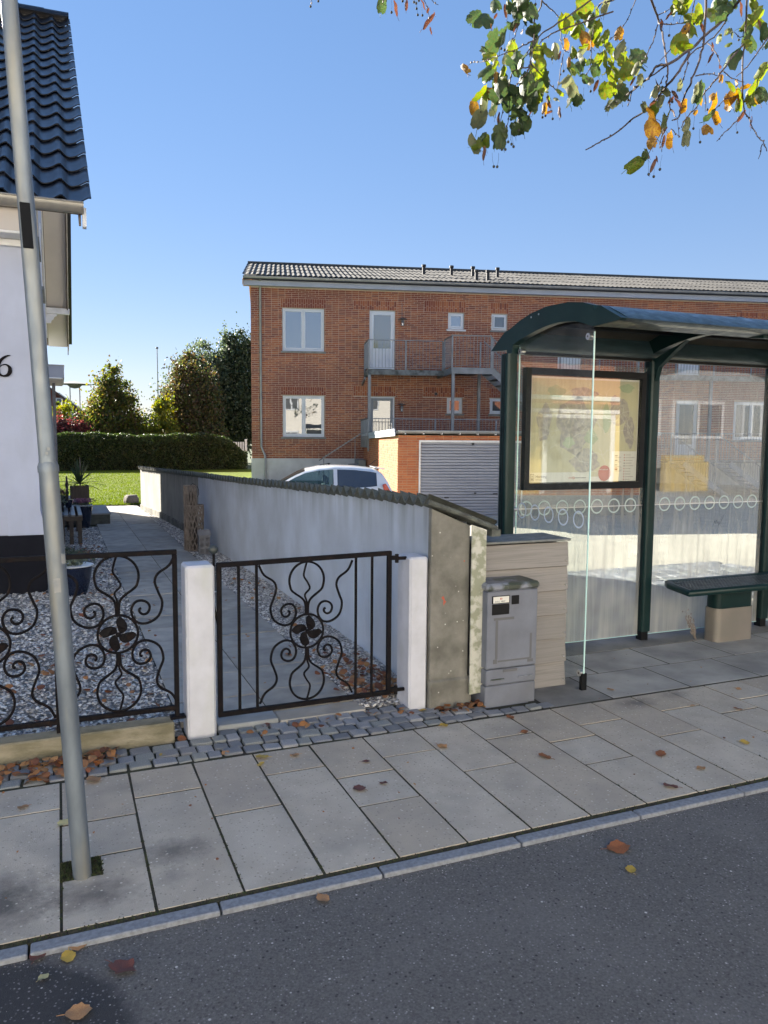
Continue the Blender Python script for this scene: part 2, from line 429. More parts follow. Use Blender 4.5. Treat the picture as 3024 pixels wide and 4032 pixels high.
M['bench_grille'] = mat('bench_grille', (.03, .045, .05), (.10, .115, .12), scale=20, rough=.35, metal=.2)
M['paper'] = mat('paper', (.66, .65, .58), rough=.5)
M['map_yellow'] = mat('map_yellow', (.54, .50, .31), (.50, .48, .33), scale=6, rough=.6)
M['map_town'] = mat('map_town', (.42, .39, .31), (.33, .30, .27), scale=34, rough=.6, lo=.45, hi=.55)
M['map_green'] = mat('map_green', (.36, .42, .26), rough=.6)
M['map_orange'] = mat('map_orange', (.50, .30, .14), (.40, .34, .17), scale=9, rough=.6)
M['map_road'] = mat('map_road', (.62, .60, .50), rough=.6)
M['red_print'] = mat('red_print', (.42, .085, .045), rough=.5)
M['black_print'] = mat('black_print', (.03, .03, .035), rough=.6)
M['ring_white'] = mat('ring_white', (.42, .50, .47), rough=.6)
M['ring_near'] = mat('ring_near', (.62, .68, .74), rough=.6)
M['cabinet'] = mat('cabinet', (.17, .185, .22), (.135, .145, .175), scale=6, rough=.55, bump=.2, bscale=120, streak=((.13, .135, .14), 5, .5, (1, 1, .6)))
M['cab_lid'] = mat('cab_lid', (.21, .225, .26), (.05, .06, .045), scale=7, rough=.4, lo=.45, hi=.55, stain=None)
M['tape'] = mat('tape', (.115, .115, .12), rough=.7)
M['black_plastic'] = mat('black_plastic', (.008, .008, .009), rough=.5, spec=.2)
M['cladding'] = mat('cladding', (.37, .33, .27), (.21, .197, .182), scale=6, rough=.85, bump=.35, bscale=7, bdist=.006, stretch=(.45, 1, 18), ramp=[(.27, .252, .235), (.245, .23, .215), (.295, .278, .255)], ramp_var=.8, lo=.45, hi=.6)
M['felt'] = mat('felt', (.22, .225, .215), (.13, .14, .13), scale=20, rough=.8, bump=.4)
M['pantile'] = mat('pantile', (.008, .010, .016), (.014, .016, .022), scale=3, rough=.26, rough2=.4, spec=.5, coat=.15)
M['gutter'] = mat('gutter', (.34, .32, .28), (.24, .23, .21), scale=4, rough=.4, metal=.4)
M['soffit'] = mat('soffit', (.52, .48, .44), (.46, .42, .39), scale=1.2, rough=.8)
M['verge'] = mat('verge', (.10, .07, .055), (.16, .14, .12), scale=5, rough=.6, stretch=(1, .3, .3))
M['trim_white'] = mat('trim_white', (.72, .72, .72), (.62, .62, .61), scale=6, rough=.6)
M['window_white'] = mat('window_white', (.66, .69, .73), rough=.4)
M['door_grey'] = mat('door_grey', (.22, .24, .26), rough=.5)
M['mortar'] = mat('mortar', (.62, .52, .42), (.48, .40, .32), scale=10, rough=.95, bump=.3)
BR = [(.40, .135, .060), (.32, .11, .058), (.41, .16, .078), (.27, .085, .052), (.35, .125, .062), (.30, .098, .058), (.39, .145, .075), (.22, .075, .052)]
M['brick'] = mat('brick', (0, 0, 0), (.20, .058, .042), scale=.34, detail=3, ramp=BR, ramp_var=.75, rough=.9, lo=.47, hi=.56)
M['brick_arch'] = mat('brick_arch', (0, 0, 0), (.30, .12, .06), scale=3, ramp=[(.40, .15, .07), (.34, .12, .06), (.42, .17, .085)], ramp_var=.4, rough=.9)
M['brick_garage'] = mat('brick_garage', (0, 0, 0), (.28, .10, .06), scale=3, ramp=[(.46, .15, .055), (.39, .115, .045), (.50, .175, .065), (.42, .13, .05)], ramp_var=.4, rough=.9)
M['plinth_white'] = mat('plinth_white', (.60, .60, .60), (.48, .48, .47), scale=2, rough=.85)
M['sill'] = mat('sill', (.26, .27, .26), (.18, .19, .18), scale=6, rough=.8)
M['fascia_grey'] = mat('fascia_grey', (.40, .43, .50), (.34, .37, .44), scale=2, rough=.6)
M['zinc'] = mat('zinc', (.36, .37, .38), (.27, .28, .29), scale=4, rough=.45, metal=.4)
M['fibre_tile'] = mat('fibre_tile', (.34, .32, .27), (.07, .068, .055), scale=1.6, rough=.9, ramp=[(.105, .098, .088), (.09, .085, .077), (.08, .075, .068), (.12, .112, .10)], ramp_var=.5, lo=.4, hi=.7)
M['soffit_orange'] = mat('soffit_orange', (.55, .33, .15), rough=.7)
M['vent_black'] = mat('vent_black', (.02, .02, .022), rough=.6)
M['rail_steel'] = mat('rail_steel', (.23, .25, .27), (.17, .185, .20), scale=3, rough=.5, metal=.35)
M['deck'] = mat('deck', (.19, .20, .20), (.05, .055, .045), scale=5, rough=.8, lo=.4, hi=.65)
M['roller'] = mat('roller', (.30, .315, .36), (.24, .25, .29), scale=3, rough=.5, stretch=(.4, 1, 6))
M['car_paint'] = mat('car_paint', (.72, .74, .76), rough=.25, spec=.6, coat=.8)
M['car_glass'] = pane_mat('car_glass', (.01, .012, .016), .06)
M['windscreen'] = glass_mat('windscreen', (.55, .68, .66), .0, 2.0)
M['seat_dark'] = mat('seat_dark', (.05, .055, .05), rough=.8)
M['tail_red'] = mat('tail_red', (.45, .012, .015), rough=.2, coat=.8)
M['rubber'] = mat('rubber', (.015, .015, .015), rough=.8)
M['alloy'] = mat('alloy', (.5, .5, .52), rough=.35, metal=.8)
M['glass'] = glass_mat('shelter_glass', (.90, .955, .935), .085, 2.0, low_dirt=1.0, dirt_col=(.66, .63, .53))
M['glass_side'] = glass_mat('shelter_side_glass', (.93, .965, .95), .022, 1.0)
M['glass_case'] = glass_mat('case_glass', (.97, .98, .97), .02, 2.6)
M['glass_edge'] = mat('glass_edge', (.55, .80, .74), rough=.15, coat=.5)
M['pane_sky'] = pane_mat('pane_sky', (.15, .17, .20), .22)
M['pane_dark'] = pane_mat('pane_dark', (.05, .055, .06), .09)
M['pane_curtain'] = pane_mat('pane_curtain', (.20, .19, .16), .14)
M['wood_dark'] = mat('wood_dark', (.03, .022, .018), (.055, .042, .034), scale=8, rough=.6, stretch=(1, .15, 1))
M['wood_wet'] = mat('wood_wet', (.20, .20, .20), (.10, .10, .10), scale=8, rough=.35, stretch=(4, .6, 1))
M['planter_wood'] = mat('planter_wood', (.12, .085, .06), (.07, .05, .035), scale=9, rough=.8, stretch=(3, 3, .4))
M['ceramic_navy'] = mat('ceramic_navy', (.008, .012, .03), rough=.12, coat=.7)
M['rim_white'] = mat('rim_white', (.55, .56, .58), rough=.3)
M['step_stone'] = mat('step_stone', (.30, .32, .33), (.20, .21, .21), scale=4, rough=.7)
M['step_dark'] = mat('step_dark', (.05, .055, .05), (.09, .10, .09), scale=9, rough=.8)
M['yucca'] = mat('yucca', (.06, .10, .05), (.035, .06, .03), scale=6, rough=.45, trans=.15)
M['purple'] = mat('purple', (.30, .13, .22), (.18, .08, .12), scale=30, rough=.8)
M['foliage_grey'] = mat('foliage_grey', (.10, .13, .09), (.14, .16, .12), scale=9, rough=.8, trans=.2)
M['willow'] = mat('willow', (.15, .12, .10), (.26, .22, .185), scale=14, rough=.8)
M['zinc_old'] = mat('zinc_old', (.19, .19, .20), (.13, .13, .14), scale=14, rough=.7)
M['rock'] = mat('rock', (.20, .17, .14), (.12, .10, .09), scale=9, rough=.9, bump=.8, bscale=12, bdist=.03)
M['hedge'] = mat('hedge', (0, 0, 0), (.025, .04, .012), scale=1.3, ramp=[(.04, .07, .015), (.055, .085, .018), (.03, .052, .012), (.085, .10, .026), (.036, .06, .014)], ramp_var=.5, rough=.45, trans=.30)
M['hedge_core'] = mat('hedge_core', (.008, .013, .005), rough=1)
def leafm(name, cols, tr=.45):
    return mat(name, (0, 0, 0), None, ramp=cols, rough=.55, trans=tr)
M['leaf_hornbeam'] = leafm('leaf_hornbeam', [(.10, .13, .022), (.06, .09, .018), (.13, .15, .025), (.16, .14, .025), (.06, .065, .02), (.10, .07, .03)], .5)
M['leaf_yellow'] = leafm('leaf_yellow', [(.18, .19, .02), (.12, .155, .02), (.22, .19, .02), (.10, .13, .018)], .5)
M['leaf_brown'] = leafm('leaf_brown', [(.06, .075, .02), (.10, .065, .03), (.045, .06, .016), (.12, .10, .025), (.07, .045, .025)], .4)
M['leaf_silver'] = leafm('leaf_silver', [(.12, .155, .09), (.08, .11, .06), (.16, .19, .12), (.06, .08, .04)], .45)
M['leaf_dark'] = leafm('leaf_dark', [(.03, .048, .018), (.045, .065, .026), (.02, .033, .013), (.075, .10, .05)], .3)
M['leaf_red'] = leafm('leaf_red', [(.16, .035, .04), (.10, .025, .03), (.22, .07, .06), (.06, .03, .02)], .4)
M['bark'] = mat('bark', (.07, .055, .045), (.04, .032, .027), scale=18, rough=.9, bump=.8)
M['twig'] = mat('twig', (.045, .028, .03), (.075, .055, .045), scale=60, rough=.7)
M['litter'] = mat('litter', (0, 0, 0), None, ramp=[(.30, .12, .045), (.20, .07, .03), (.38, .20, .08), (.14, .055, .03), (.26, .13, .06), (.34, .15, .05)], rough=.7, trans=.15)
def limeleaf(name, a, b, edge, tr=.6):
    return mat(name, a, b, scale=14, rough=.5, trans=tr, streak=(edge, 9, .9, (1, 1, 1)), bump=.5, bscale=30, bdist=.003)
M['lime_g'] = limeleaf('lime_green_leaf', (.035, .065, .022), (.055, .09, .028), (.08, .06, .02), .35)
M['lime_y'] = limeleaf('lime_yellow_leaf', (.15, .19, .018), (.09, .14, .018), (.24, .10, .02), .5)
M['lime_o'] = limeleaf('lime_orange_leaf', (.30, .19, .02), (.22, .09, .025), (.15, .04, .02), .38)
M['lime_b'] = limeleaf('lime_bract', (.12, .045, .025), (.07, .028, .018), (.17, .075, .03), .35)
M['lime_p'] = limeleaf('lime_pale_leaf', (.10, .125, .065), (.16, .165, .08), (.20, .15, .06), .35)
M['fruit'] = mat('fruit', (.03, .03, .025), rough=.8)
FLM = dict(b=mat('fallen_brown', (.27, .10, .03), (.18, .06, .025), scale=30, rough=.6), d=mat('fallen_dark', (.17, .055, .035), (.10, .035, .025), scale=30, rough=.6),
           o=mat('fallen_tan', (.42, .24, .10), (.30, .14, .06), scale=30, rough=.6), y=mat('fallen_yellow', (.50, .36, .05), (.38, .22, .04), scale=30, rough=.6), p=mat('fallen_pale', (.50, .46, .22), (.4, .34, .16), scale=30, rough=.6))
M['far_brick'] = mat('far_brick', (.22, .07, .04), (.15, .05, .035), scale=3, rough=.9)
M['far_roof'] = mat('far_roof', (.13, .07, .05), rough=.8)
M['yellow_render'] = mat('yellow_render', (.62, .47, .17), (.58, .43, .15), scale=1.2, rough=.85)
M['orange_roof'] = mat('orange_roof', (.45, .16, .06), (.34, .11, .05), scale=5, rough=.8)
M['grey_render'] = mat('grey_render', (.33, .34, .36), (.29, .30, .32), scale=.8, rough=.85)
M['slate'] = mat('slate', (.10, .11, .12), rough=.6)
M['cream_render'] = mat('cream_render', (.82, .78, .70), (.79, .75, .67), scale=1.2, rough=.85)
M['far_flags'] = mat('far_flags', (.55, .52, .46), (.48, .45, .40), scale=2, rough=.9)
M['ball'] = mat('ball', (.035, .042, .04), rough=.5)
M['grit'] = mat('grit', (0, 0, 0), None, ramp=[(.10, .09, .08), (.35, .33, .30), (.18, .16, .14), (.06, .055, .05), (.5, .48, .44)], rough=.9)
M['mortar_garage'] = mat('mortar_garage', (.46, .30, .19), (.38, .25, .16), scale=10, rough=.95)
M['old_wall'] = mat('old_wall', (.34, .325, .28), (.24, .235, .21), scale=2.2, rough=.95, bump=.6, bscale=22, bdist=.006, streak=((.19, .19, .17), 1.0, .5, (2.2, 2.2, 1.1)), topdirt=((.13, .135, .12), .60, .95, .7))
LIME_LEAVES="2.04,3.63,3.72,0.110,g 1.97,3.40,3.66,0.068,g 2.02,3.28,3.60,0.088,g 2.10,3.31,3.61,0.080,g 2.02,3.39,3.63,0.054,b 2.04,3.51,3.67,0.042,b 2.03,3.53,3.60,0.066,b 1.99,3.42,3.50,0.105,g 2.10,3.36,3.60,0.059,g 2.07,3.38,3.56,0.036,b 2.14,3.32,3.51,0.108,g 2.08,3.33,3.52,0.050,b 1.91,3.34,3.39,0.080,y 1.95,3.19,3.35,0.064,y 1.88,3.06,3.23,0.095,g 1.85,3.24,3.27,0.082,g 1.85,3.12,3.22,0.042,y 1.86,3.19,3.22,0.043,o 2.01,3.06,3.24,0.080,y 2.06,3.16,3.35,0.056,y 1.85,3.49,3.37,0.060,o 1.92,3.41,3.26,0.095,y 1.94,3.38,3.24,0.050,o 1.87,3.17,3.19,0.085,g 1.91,3.04,3.16,0.091,g 1.99,3.08,3.17,0.084,g 1.87,3.20,3.30,0.051,p 1.88,3.14,3.28,0.038,p 1.97,3.17,3.16,0.086,g 1.93,3.22,3.18,0.082,g 2.06,3.21,3.18,0.079,g 2.11,3.17,3.21,0.057,y 2.12,3.23,3.20,0.044,y 2.56,3.51,3.84,0.093,y 2.67,3.46,3.82,0.073,p 2.68,3.60,3.84,0.091,y 2.48,3.56,3.75,0.083,y 2.60,3.60,3.82,0.075,g 2.58,3.59,3.75,0.075,y 2.69,3.59,3.76,0.091,y 2.61,3.55,3.69,0.084,o 2.68,3.53,3.70,0.055,y 2.43,3.45,3.59,0.057,o 2.55,3.47,3.61,0.053,b 2.21,3.26,3.43,0.063,p 2.24,3.25,3.41,0.040,b 2.37,3.34,3.48,0.056,y 2.51,3.43,3.56,0.053,p 2.44,3.33,3.46,0.047,y 2.28,3.25,3.39,0.041,o 2.34,3.27,3.39,0.078,g 2.30,3.24,3.34,0.036,y 2.51,3.29,3.45,0.084,y 2.52,3.22,3.42,0.046,y 2.47,3.28,3.40,0.056,g 2.50,3.24,3.37,0.032,p 2.63,3.38,3.59,0.067,y 2.28,3.25,3.31,0.068,p 2.36,3.31,3.33,0.097,p 2.43,3.37,3.34,0.057,b 2.52,3.34,3.36,0.062,b 2.41,3.29,3.37,0.037,g 2.46,3.31,3.36,0.037,p 2.45,3.44,3.32,0.077,g 2.56,3.31,3.34,0.080,y 2.29,3.34,3.26,0.037,p 2.02,3.68,3.30,0.064,o 1.99,3.50,3.26,0.075,p 1.98,3.38,3.21,0.082,g 2.04,3.64,3.23,0.097,p 2.01,3.43,3.20,0.069,p 1.98,3.20,3.16,0.074,g 2.09,3.25,3.18,0.071,g 2.14,3.33,3.16,0.068,b 2.04,3.30,3.16,0.072,g 2.03,3.46,3.16,0.070,b 2.08,3.32,3.11,0.091,g 1.99,3.36,3.06,0.082,g 2.02,3.29,3.05,0.054,g 1.94,3.50,3.06,0.089,p 1.93,3.39,3.02,0.059,y 1.93,3.30,2.99,0.053,g 1.86,3.28,2.92,0.057,b 2.23,3.35,3.21,0.046,o 2.28,3.39,3.21,0.042,b 2.38,3.45,3.25,0.062,b 2.22,3.31,3.22,0.059,b 2.12,3.24,3.19,0.040,y 2.70,3.45,3.33,0.054,p 2.70,3.00,3.62,0.084,y 2.80,3.05,3.65,0.086,y 2.72,3.11,3.59,0.064,b 2.73,3.08,3.61,0.041,b 2.95,3.16,3.64,0.089,y 2.87,3.11,3.59,0.046,o 2.99,3.15,3.72,0.061,y 3.02,3.19,3.71,0.057,y 3.09,3.21,3.76,0.053,p 3.24,3.26,3.83,0.113,g 2.74,3.01,3.46,0.084,y 3.42,3.21,3.82,0.094,y 3.34,3.17,3.83,0.063,y 3.36,3.25,3.85,0.064,b 3.29,3.24,3.85,0.059,g 3.45,3.21,3.78,0.050,b 3.36,3.31,3.78,0.086,p 3.20,3.24,3.67,0.044,y 3.41,3.22,3.72,0.099,g 3.33,3.05,3.59,0.052,g 3.18,3.12,3.54,0.119,g 2.99,3.00,3.39,0.055,b 2.92,3.00,3.42,0.045,b 3.07,3.14,3.56,0.047,b 3.32,3.17,3.64,0.049,y 3.13,2.88,3.35,0.072,y 2.72,3.43,3.69,0.059,o 2.62,3.31,3.54,0.090,p 2.52,3.13,3.39,0.072,y 2.51,3.03,3.36,0.079,g 2.45,2.92,3.26,0.051,g 2.48,3.06,3.31,0.075,y 2.46,2.97,3.28,0.052,p 2.46,2.92,3.21,0.059,p 2.53,3.20,3.32,0.078,y 2.53,3.15,3.29,0.050,p 2.59,3.24,3.30,0.079,g 2.49,3.03,3.25,0.039,b 2.50,2.87,3.17,0.055,b 2.53,2.93,3.18,0.060,p 2.63,2.86,3.19,0.051,p 2.84,2.99,3.24,0.085,g 2.81,2.95,3.24,0.044,p 3.01,3.01,3.35,0.037,o 3.13,3.06,3.36,0.066,y 3.15,3.05,3.37,0.042,o 3.23,3.00,3.34,0.075,y 3.03,3.10,3.30,0.047,o 3.23,3.07,3.36,0.043,o 3.27,3.01,3.32,0.071,g 3.31,3.11,3.35,0.068,y 3.25,3.17,3.36,0.073,o 3.26,3.13,3.37,0.053,y 3.07,3.22,3.69,0.053,b 3.10,3.23,3.74,0.048,b 2.65,3.35,3.32,0.072,p 2.66,3.14,3.20,0.050,p 2.67,3.10,3.18,0.068,y 2.68,3.10,3.17,0.073,o 2.62,3.03,3.18,0.049,b 2.63,2.99,3.17,0.049,p 2.57,2.89,3.17,0.055,p 2.65,2.93,3.18,0.052,b 2.68,2.98,3.18,0.053,b 2.75,3.01,3.19,0.058,b 2.76,3.05,3.16,0.054,b 2.73,3.05,3.15,0.045,y 2.66,3.08,3.09,0.082,o 2.72,3.05,3.11,0.072,g 2.56,2.97,2.97,0.052,o 2.63,2.91,2.97,0.065,o 2.67,3.01,3.05,0.036,b 2.57,2.90,2.95,0.047,b 2.46,2.88,2.87,0.047,g 2.44,2.84,2.85,0.042,b 2.45,2.94,2.85,0.082,y 2.42,2.79,2.79,0.054,b 2.44,2.79,2.82,0.025,b 2.83,3.05,3.20,0.059,o 2.90,3.09,3.14,0.070,p 2.79,2.99,3.03,0.063,p 2.98,3.10,3.27,0.038,o 2.96,3.12,3.22,0.024,o 3.17,3.20,3.32,0.093,o 3.16,3.22,3.26,0.088,g 3.23,3.25,3.28,0.065,o 3.11,3.19,3.20,0.073,o 3.27,3.21,3.36,0.079,o 3.29,3.16,3.37,0.064,o 3.35,3.22,3.36,0.060,y 3.33,3.14,3.36,0.078,y 3.29,3.03,3.32,0.067,o 3.42,3.27,3.33,0.061,b 3.43,3.21,3.28,0.050,b 3.04,3.10,3.31,0.042,o 1.43,3.50,3.59,0.059,g 1.47,3.56,3.61,0.040,b 1.54,3.59,3.64,0.066,b 1.61,3.63,3.69,0.057,b 1.75,3.73,3.77,0.048,b 1.82,3.82,3.80,0.044,b 1.88,3.87,3.82,0.051,b 1.85,3.88,3.78,0.084,b 1.86,3.87,3.73,0.039,b"
LIME_FRUIT="1.98,3.28,3.43 1.93,3.27,3.39 1.93,3.24,3.37 2.11,3.27,3.62 2.07,3.37,3.60 2.09,3.35,3.60 2.54,3.41,3.36 2.55,3.49,3.35 2.56,3.49,3.35 2.22,3.19,3.31 2.39,3.33,3.46 2.04,3.28,3.05 1.93,3.19,2.95 1.88,3.16,2.90 1.88,3.13,2.89 1.91,3.11,2.90 1.84,3.16,2.82 1.84,3.13,2.81 2.17,3.33,3.18 2.23,3.37,3.17 2.26,3.39,3.19 2.30,3.40,3.22 2.33,3.43,3.20 2.03,3.63,3.26 1.93,3.16,2.93 2.71,3.05,3.50 2.64,3.24,3.27 3.43,3.30,3.79 3.33,3.23,3.68 2.85,3.10,3.58 2.97,3.17,3.66 3.10,3.19,3.28 3.33,3.27,3.34 2.87,2.99,3.02 3.33,3.21,3.21 3.44,3.24,3.31 2.91,3.08,3.12 2.44,2.77,2.77 2.44,2.84,2.77 2.46,2.83,2.76 2.70,3.00,3.18 1.27,4.09,3.83 1.28,3.99,3.81 1.52,3.60,3.62 1.56,3.56,3.66 1.66,3.65,3.72 1.72,3.75,3.75 1.75,3.80,3.75 1.79,3.83,3.77 1.69,3.69,3.74 1.70,3.68,3.75"
LIME_TWIGS=[(0.0035,[(2.035,3.111,3.665),(2.132,3.253,3.635),(2.175,3.373,3.617),(2.1,3.268,3.456),(1.951,3.054,3.245),(1.928,3.025,3.201)]),(0.0026,[(2.132,3.253,3.635),(2.298,3.413,3.7),(2.42,3.515,3.732)]),(0.0035,[(2.574,3.453,3.835),(2.404,3.508,3.708),(2.22,3.372,3.56),(2.041,3.191,3.381),(1.937,3.087,3.276)]),(0.0032,[(2.712,3.474,3.81),(2.411,3.5,3.669),(2.244,3.368,3.545),(2.103,3.232,3.419),(1.927,3.071,3.26)]),(0.0042,[(2.471,2.998,3.664),(2.63,3.372,3.798),(2.647,3.501,3.842),(2.693,3.607,3.84),(2.664,3.624,3.804)]),(0.0019,[(2.411,3.5,3.669),(2.326,3.356,3.507),(2.35,3.334,3.476)]),(0.0016,[(2.476,3.535,3.693),(2.328,3.376,3.529)]),(0.0026,[(1.947,3.048,3.238),(2.031,3.076,3.209),(2.181,3.215,3.241),(2.281,3.305,3.271)]),(0.0019,[(2.294,3.301,3.451),(2.19,3.178,3.286),(2.255,3.283,3.263)]),(0.0022,[(2.695,3.607,3.783),(2.593,3.491,3.636),(2.494,3.353,3.493),(2.437,3.289,3.394),(2.414,3.301,3.359)]),(0.0026,[(2.1,3.268,3.456),(2.011,3.208,3.391),(1.904,3.193,3.328),(1.887,3.266,3.343)]),(0.0016,[(1.887,3.266,3.343),(1.873,3.337,3.35),(1.874,3.422,3.384),(1.863,3.457,3.381)]),(0.0022,[(1.931,3.03,3.211),(1.861,3.048,3.187),(1.898,3.137,3.17),(1.99,3.33,3.189),(2.025,3.428,3.13),(1.924,3.315,2.989)]),(0.0024,[(1.928,3.025,3.201),(1.91,3.026,3.171),(1.909,3.084,3.158),(1.958,3.226,3.174),(2.042,3.378,3.137),(1.987,3.319,3.042)]),(0.0019,[(1.926,3.128,3.571),(2.082,3.375,3.573),(2.01,3.298,3.456),(1.91,3.196,3.334)]),(0.0019,[(1.614,3.501,3.742),(1.736,3.698,3.769),(1.831,3.847,3.798),(1.858,3.888,3.77)]),(0.0016,[(1.383,3.312,3.595),(1.408,3.42,3.582),(1.445,3.536,3.6)]),(0.0016,[(1.796,3.737,3.801),(1.878,3.817,3.831)]),(0.0013,[(1.203,3.86,3.81),(1.251,4.014,3.821),(1.27,4.075,3.829)]),(0.0048,[(2.456,2.919,3.62),(2.574,3.023,3.617),(2.693,3.118,3.615),(2.713,3.119,3.581),(2.619,2.981,3.416),(2.48,2.795,3.221),(2.478,2.789,3.171),(2.525,2.846,3.162)]),(0.0022,[(2.462,2.958,3.641),(2.594,3.159,3.687),(2.726,3.373,3.728),(2.73,3.442,3.705),(2.604,3.421,3.588)]),(0.0026,[(2.708,3.127,3.583),(2.644,3.076,3.488),(2.489,2.947,3.319),(2.458,2.946,3.28)]),(0.0026,[(2.713,3.12,3.59),(2.762,3.096,3.58),(2.859,3.121,3.622)]),(0.0064,[(3.164,2.998,3.815),(3.32,3.306,3.836),(3.063,3.187,3.632),(2.744,2.952,3.397),(2.48,2.795,3.221),(2.443,2.823,3.218),(2.451,2.878,3.194),(2.586,3.166,3.265),(2.71,3.504,3.335)]),(0.0026,[(2.48,2.795,3.221),(2.447,2.861,3.191),(2.537,3.074,3.242),(2.653,3.246,3.267),(2.686,3.3,3.27)]),(0.0032,[(3.328,3.307,3.838),(3.253,3.285,3.737),(2.992,3.11,3.544),(2.713,2.911,3.353),(2.598,2.812,3.218),(2.616,2.857,3.183)]),(0.0048,[(2.709,2.919,3.364),(2.54,2.789,3.202),(2.54,2.873,3.164),(2.626,3.037,3.183),(2.684,3.182,3.199),(2.708,3.308,3.203),(2.642,3.369,3.14),(2.576,3.374,3.104),(2.455,3.319,3.032)]),(0.0048,[(2.935,3.059,3.732),(2.978,3.109,3.545),(2.791,2.933,3.361),(2.685,2.863,3.225),(2.716,2.923,3.205),(2.774,3.024,3.19),(2.803,3.066,3.153),(2.751,3.052,3.123)]),(0.0026,[(2.713,2.87,3.249),(2.864,2.945,3.311),(2.96,2.99,3.342)]),(0.0038,[(3.327,3.195,3.65),(3.043,3.021,3.414),(2.955,3.001,3.32),(2.937,3.04,3.28),(2.948,3.11,3.237),(2.873,3.09,3.169),(2.791,3.034,3.09)]),(0.0026,[(3.035,3.136,3.568),(3.011,3.046,3.458),(2.985,3.006,3.401)]),(0.0038,[(3.213,3.078,3.822),(3.375,3.231,3.699),(3.19,3.06,3.497),(3.196,3.062,3.364),(3.405,3.242,3.351),(3.43,3.224,3.286),(3.352,3.11,3.172),(3.266,2.987,3.081),(3.16,2.857,2.978)]),(0.0032,[(3.388,3.074,3.659),(3.308,3.05,3.573),(3.146,2.991,3.415),(3.113,3.027,3.376)]),(0.0019,[(2.603,2.913,3.358),(2.472,2.834,3.252)]),(0.0026,[(2.799,2.955,3.693),(2.845,3.036,3.68),(2.926,3.149,3.65),(2.821,3.043,3.495)]),(0.0026,[(3.436,3.277,3.836),(3.382,3.257,3.721),(3.365,3.299,3.756)]),(0.0022,[(3.01,3.005,3.375),(3.094,3.032,3.37),(3.179,3.035,3.364)]),(0.0019,[(2.69,3.109,3.614),(2.708,3.028,3.613)]),(0.0022,[(3.244,2.966,3.06),(3.136,2.885,2.947)]),(0.0026,[(3.411,3.254,3.345),(3.362,3.267,3.279),(3.19,3.171,3.163),(3.069,3.085,3.083)]),(0.0022,[(2.62,2.931,3.17),(2.736,3.056,3.151),(2.667,3.019,3.058),(2.455,2.863,2.866)]),(0.0019,[(2.668,3.018,3.058),(2.55,2.902,2.941),(2.48,2.807,2.86)]),(0.0019,[(2.464,2.797,3.171),(2.531,2.906,3.17)]),(0.0022,[(3.284,3.149,3.366),(3.216,3.195,3.348),(3.188,3.228,3.305),(3.079,3.186,3.244)]),(0.0016,[(2.948,3.051,3.28),(3.084,3.185,3.263)]),(0.0016,[(2.713,3.013,3.067),(2.709,2.957,3.013),(2.788,3.062,3.148)])]
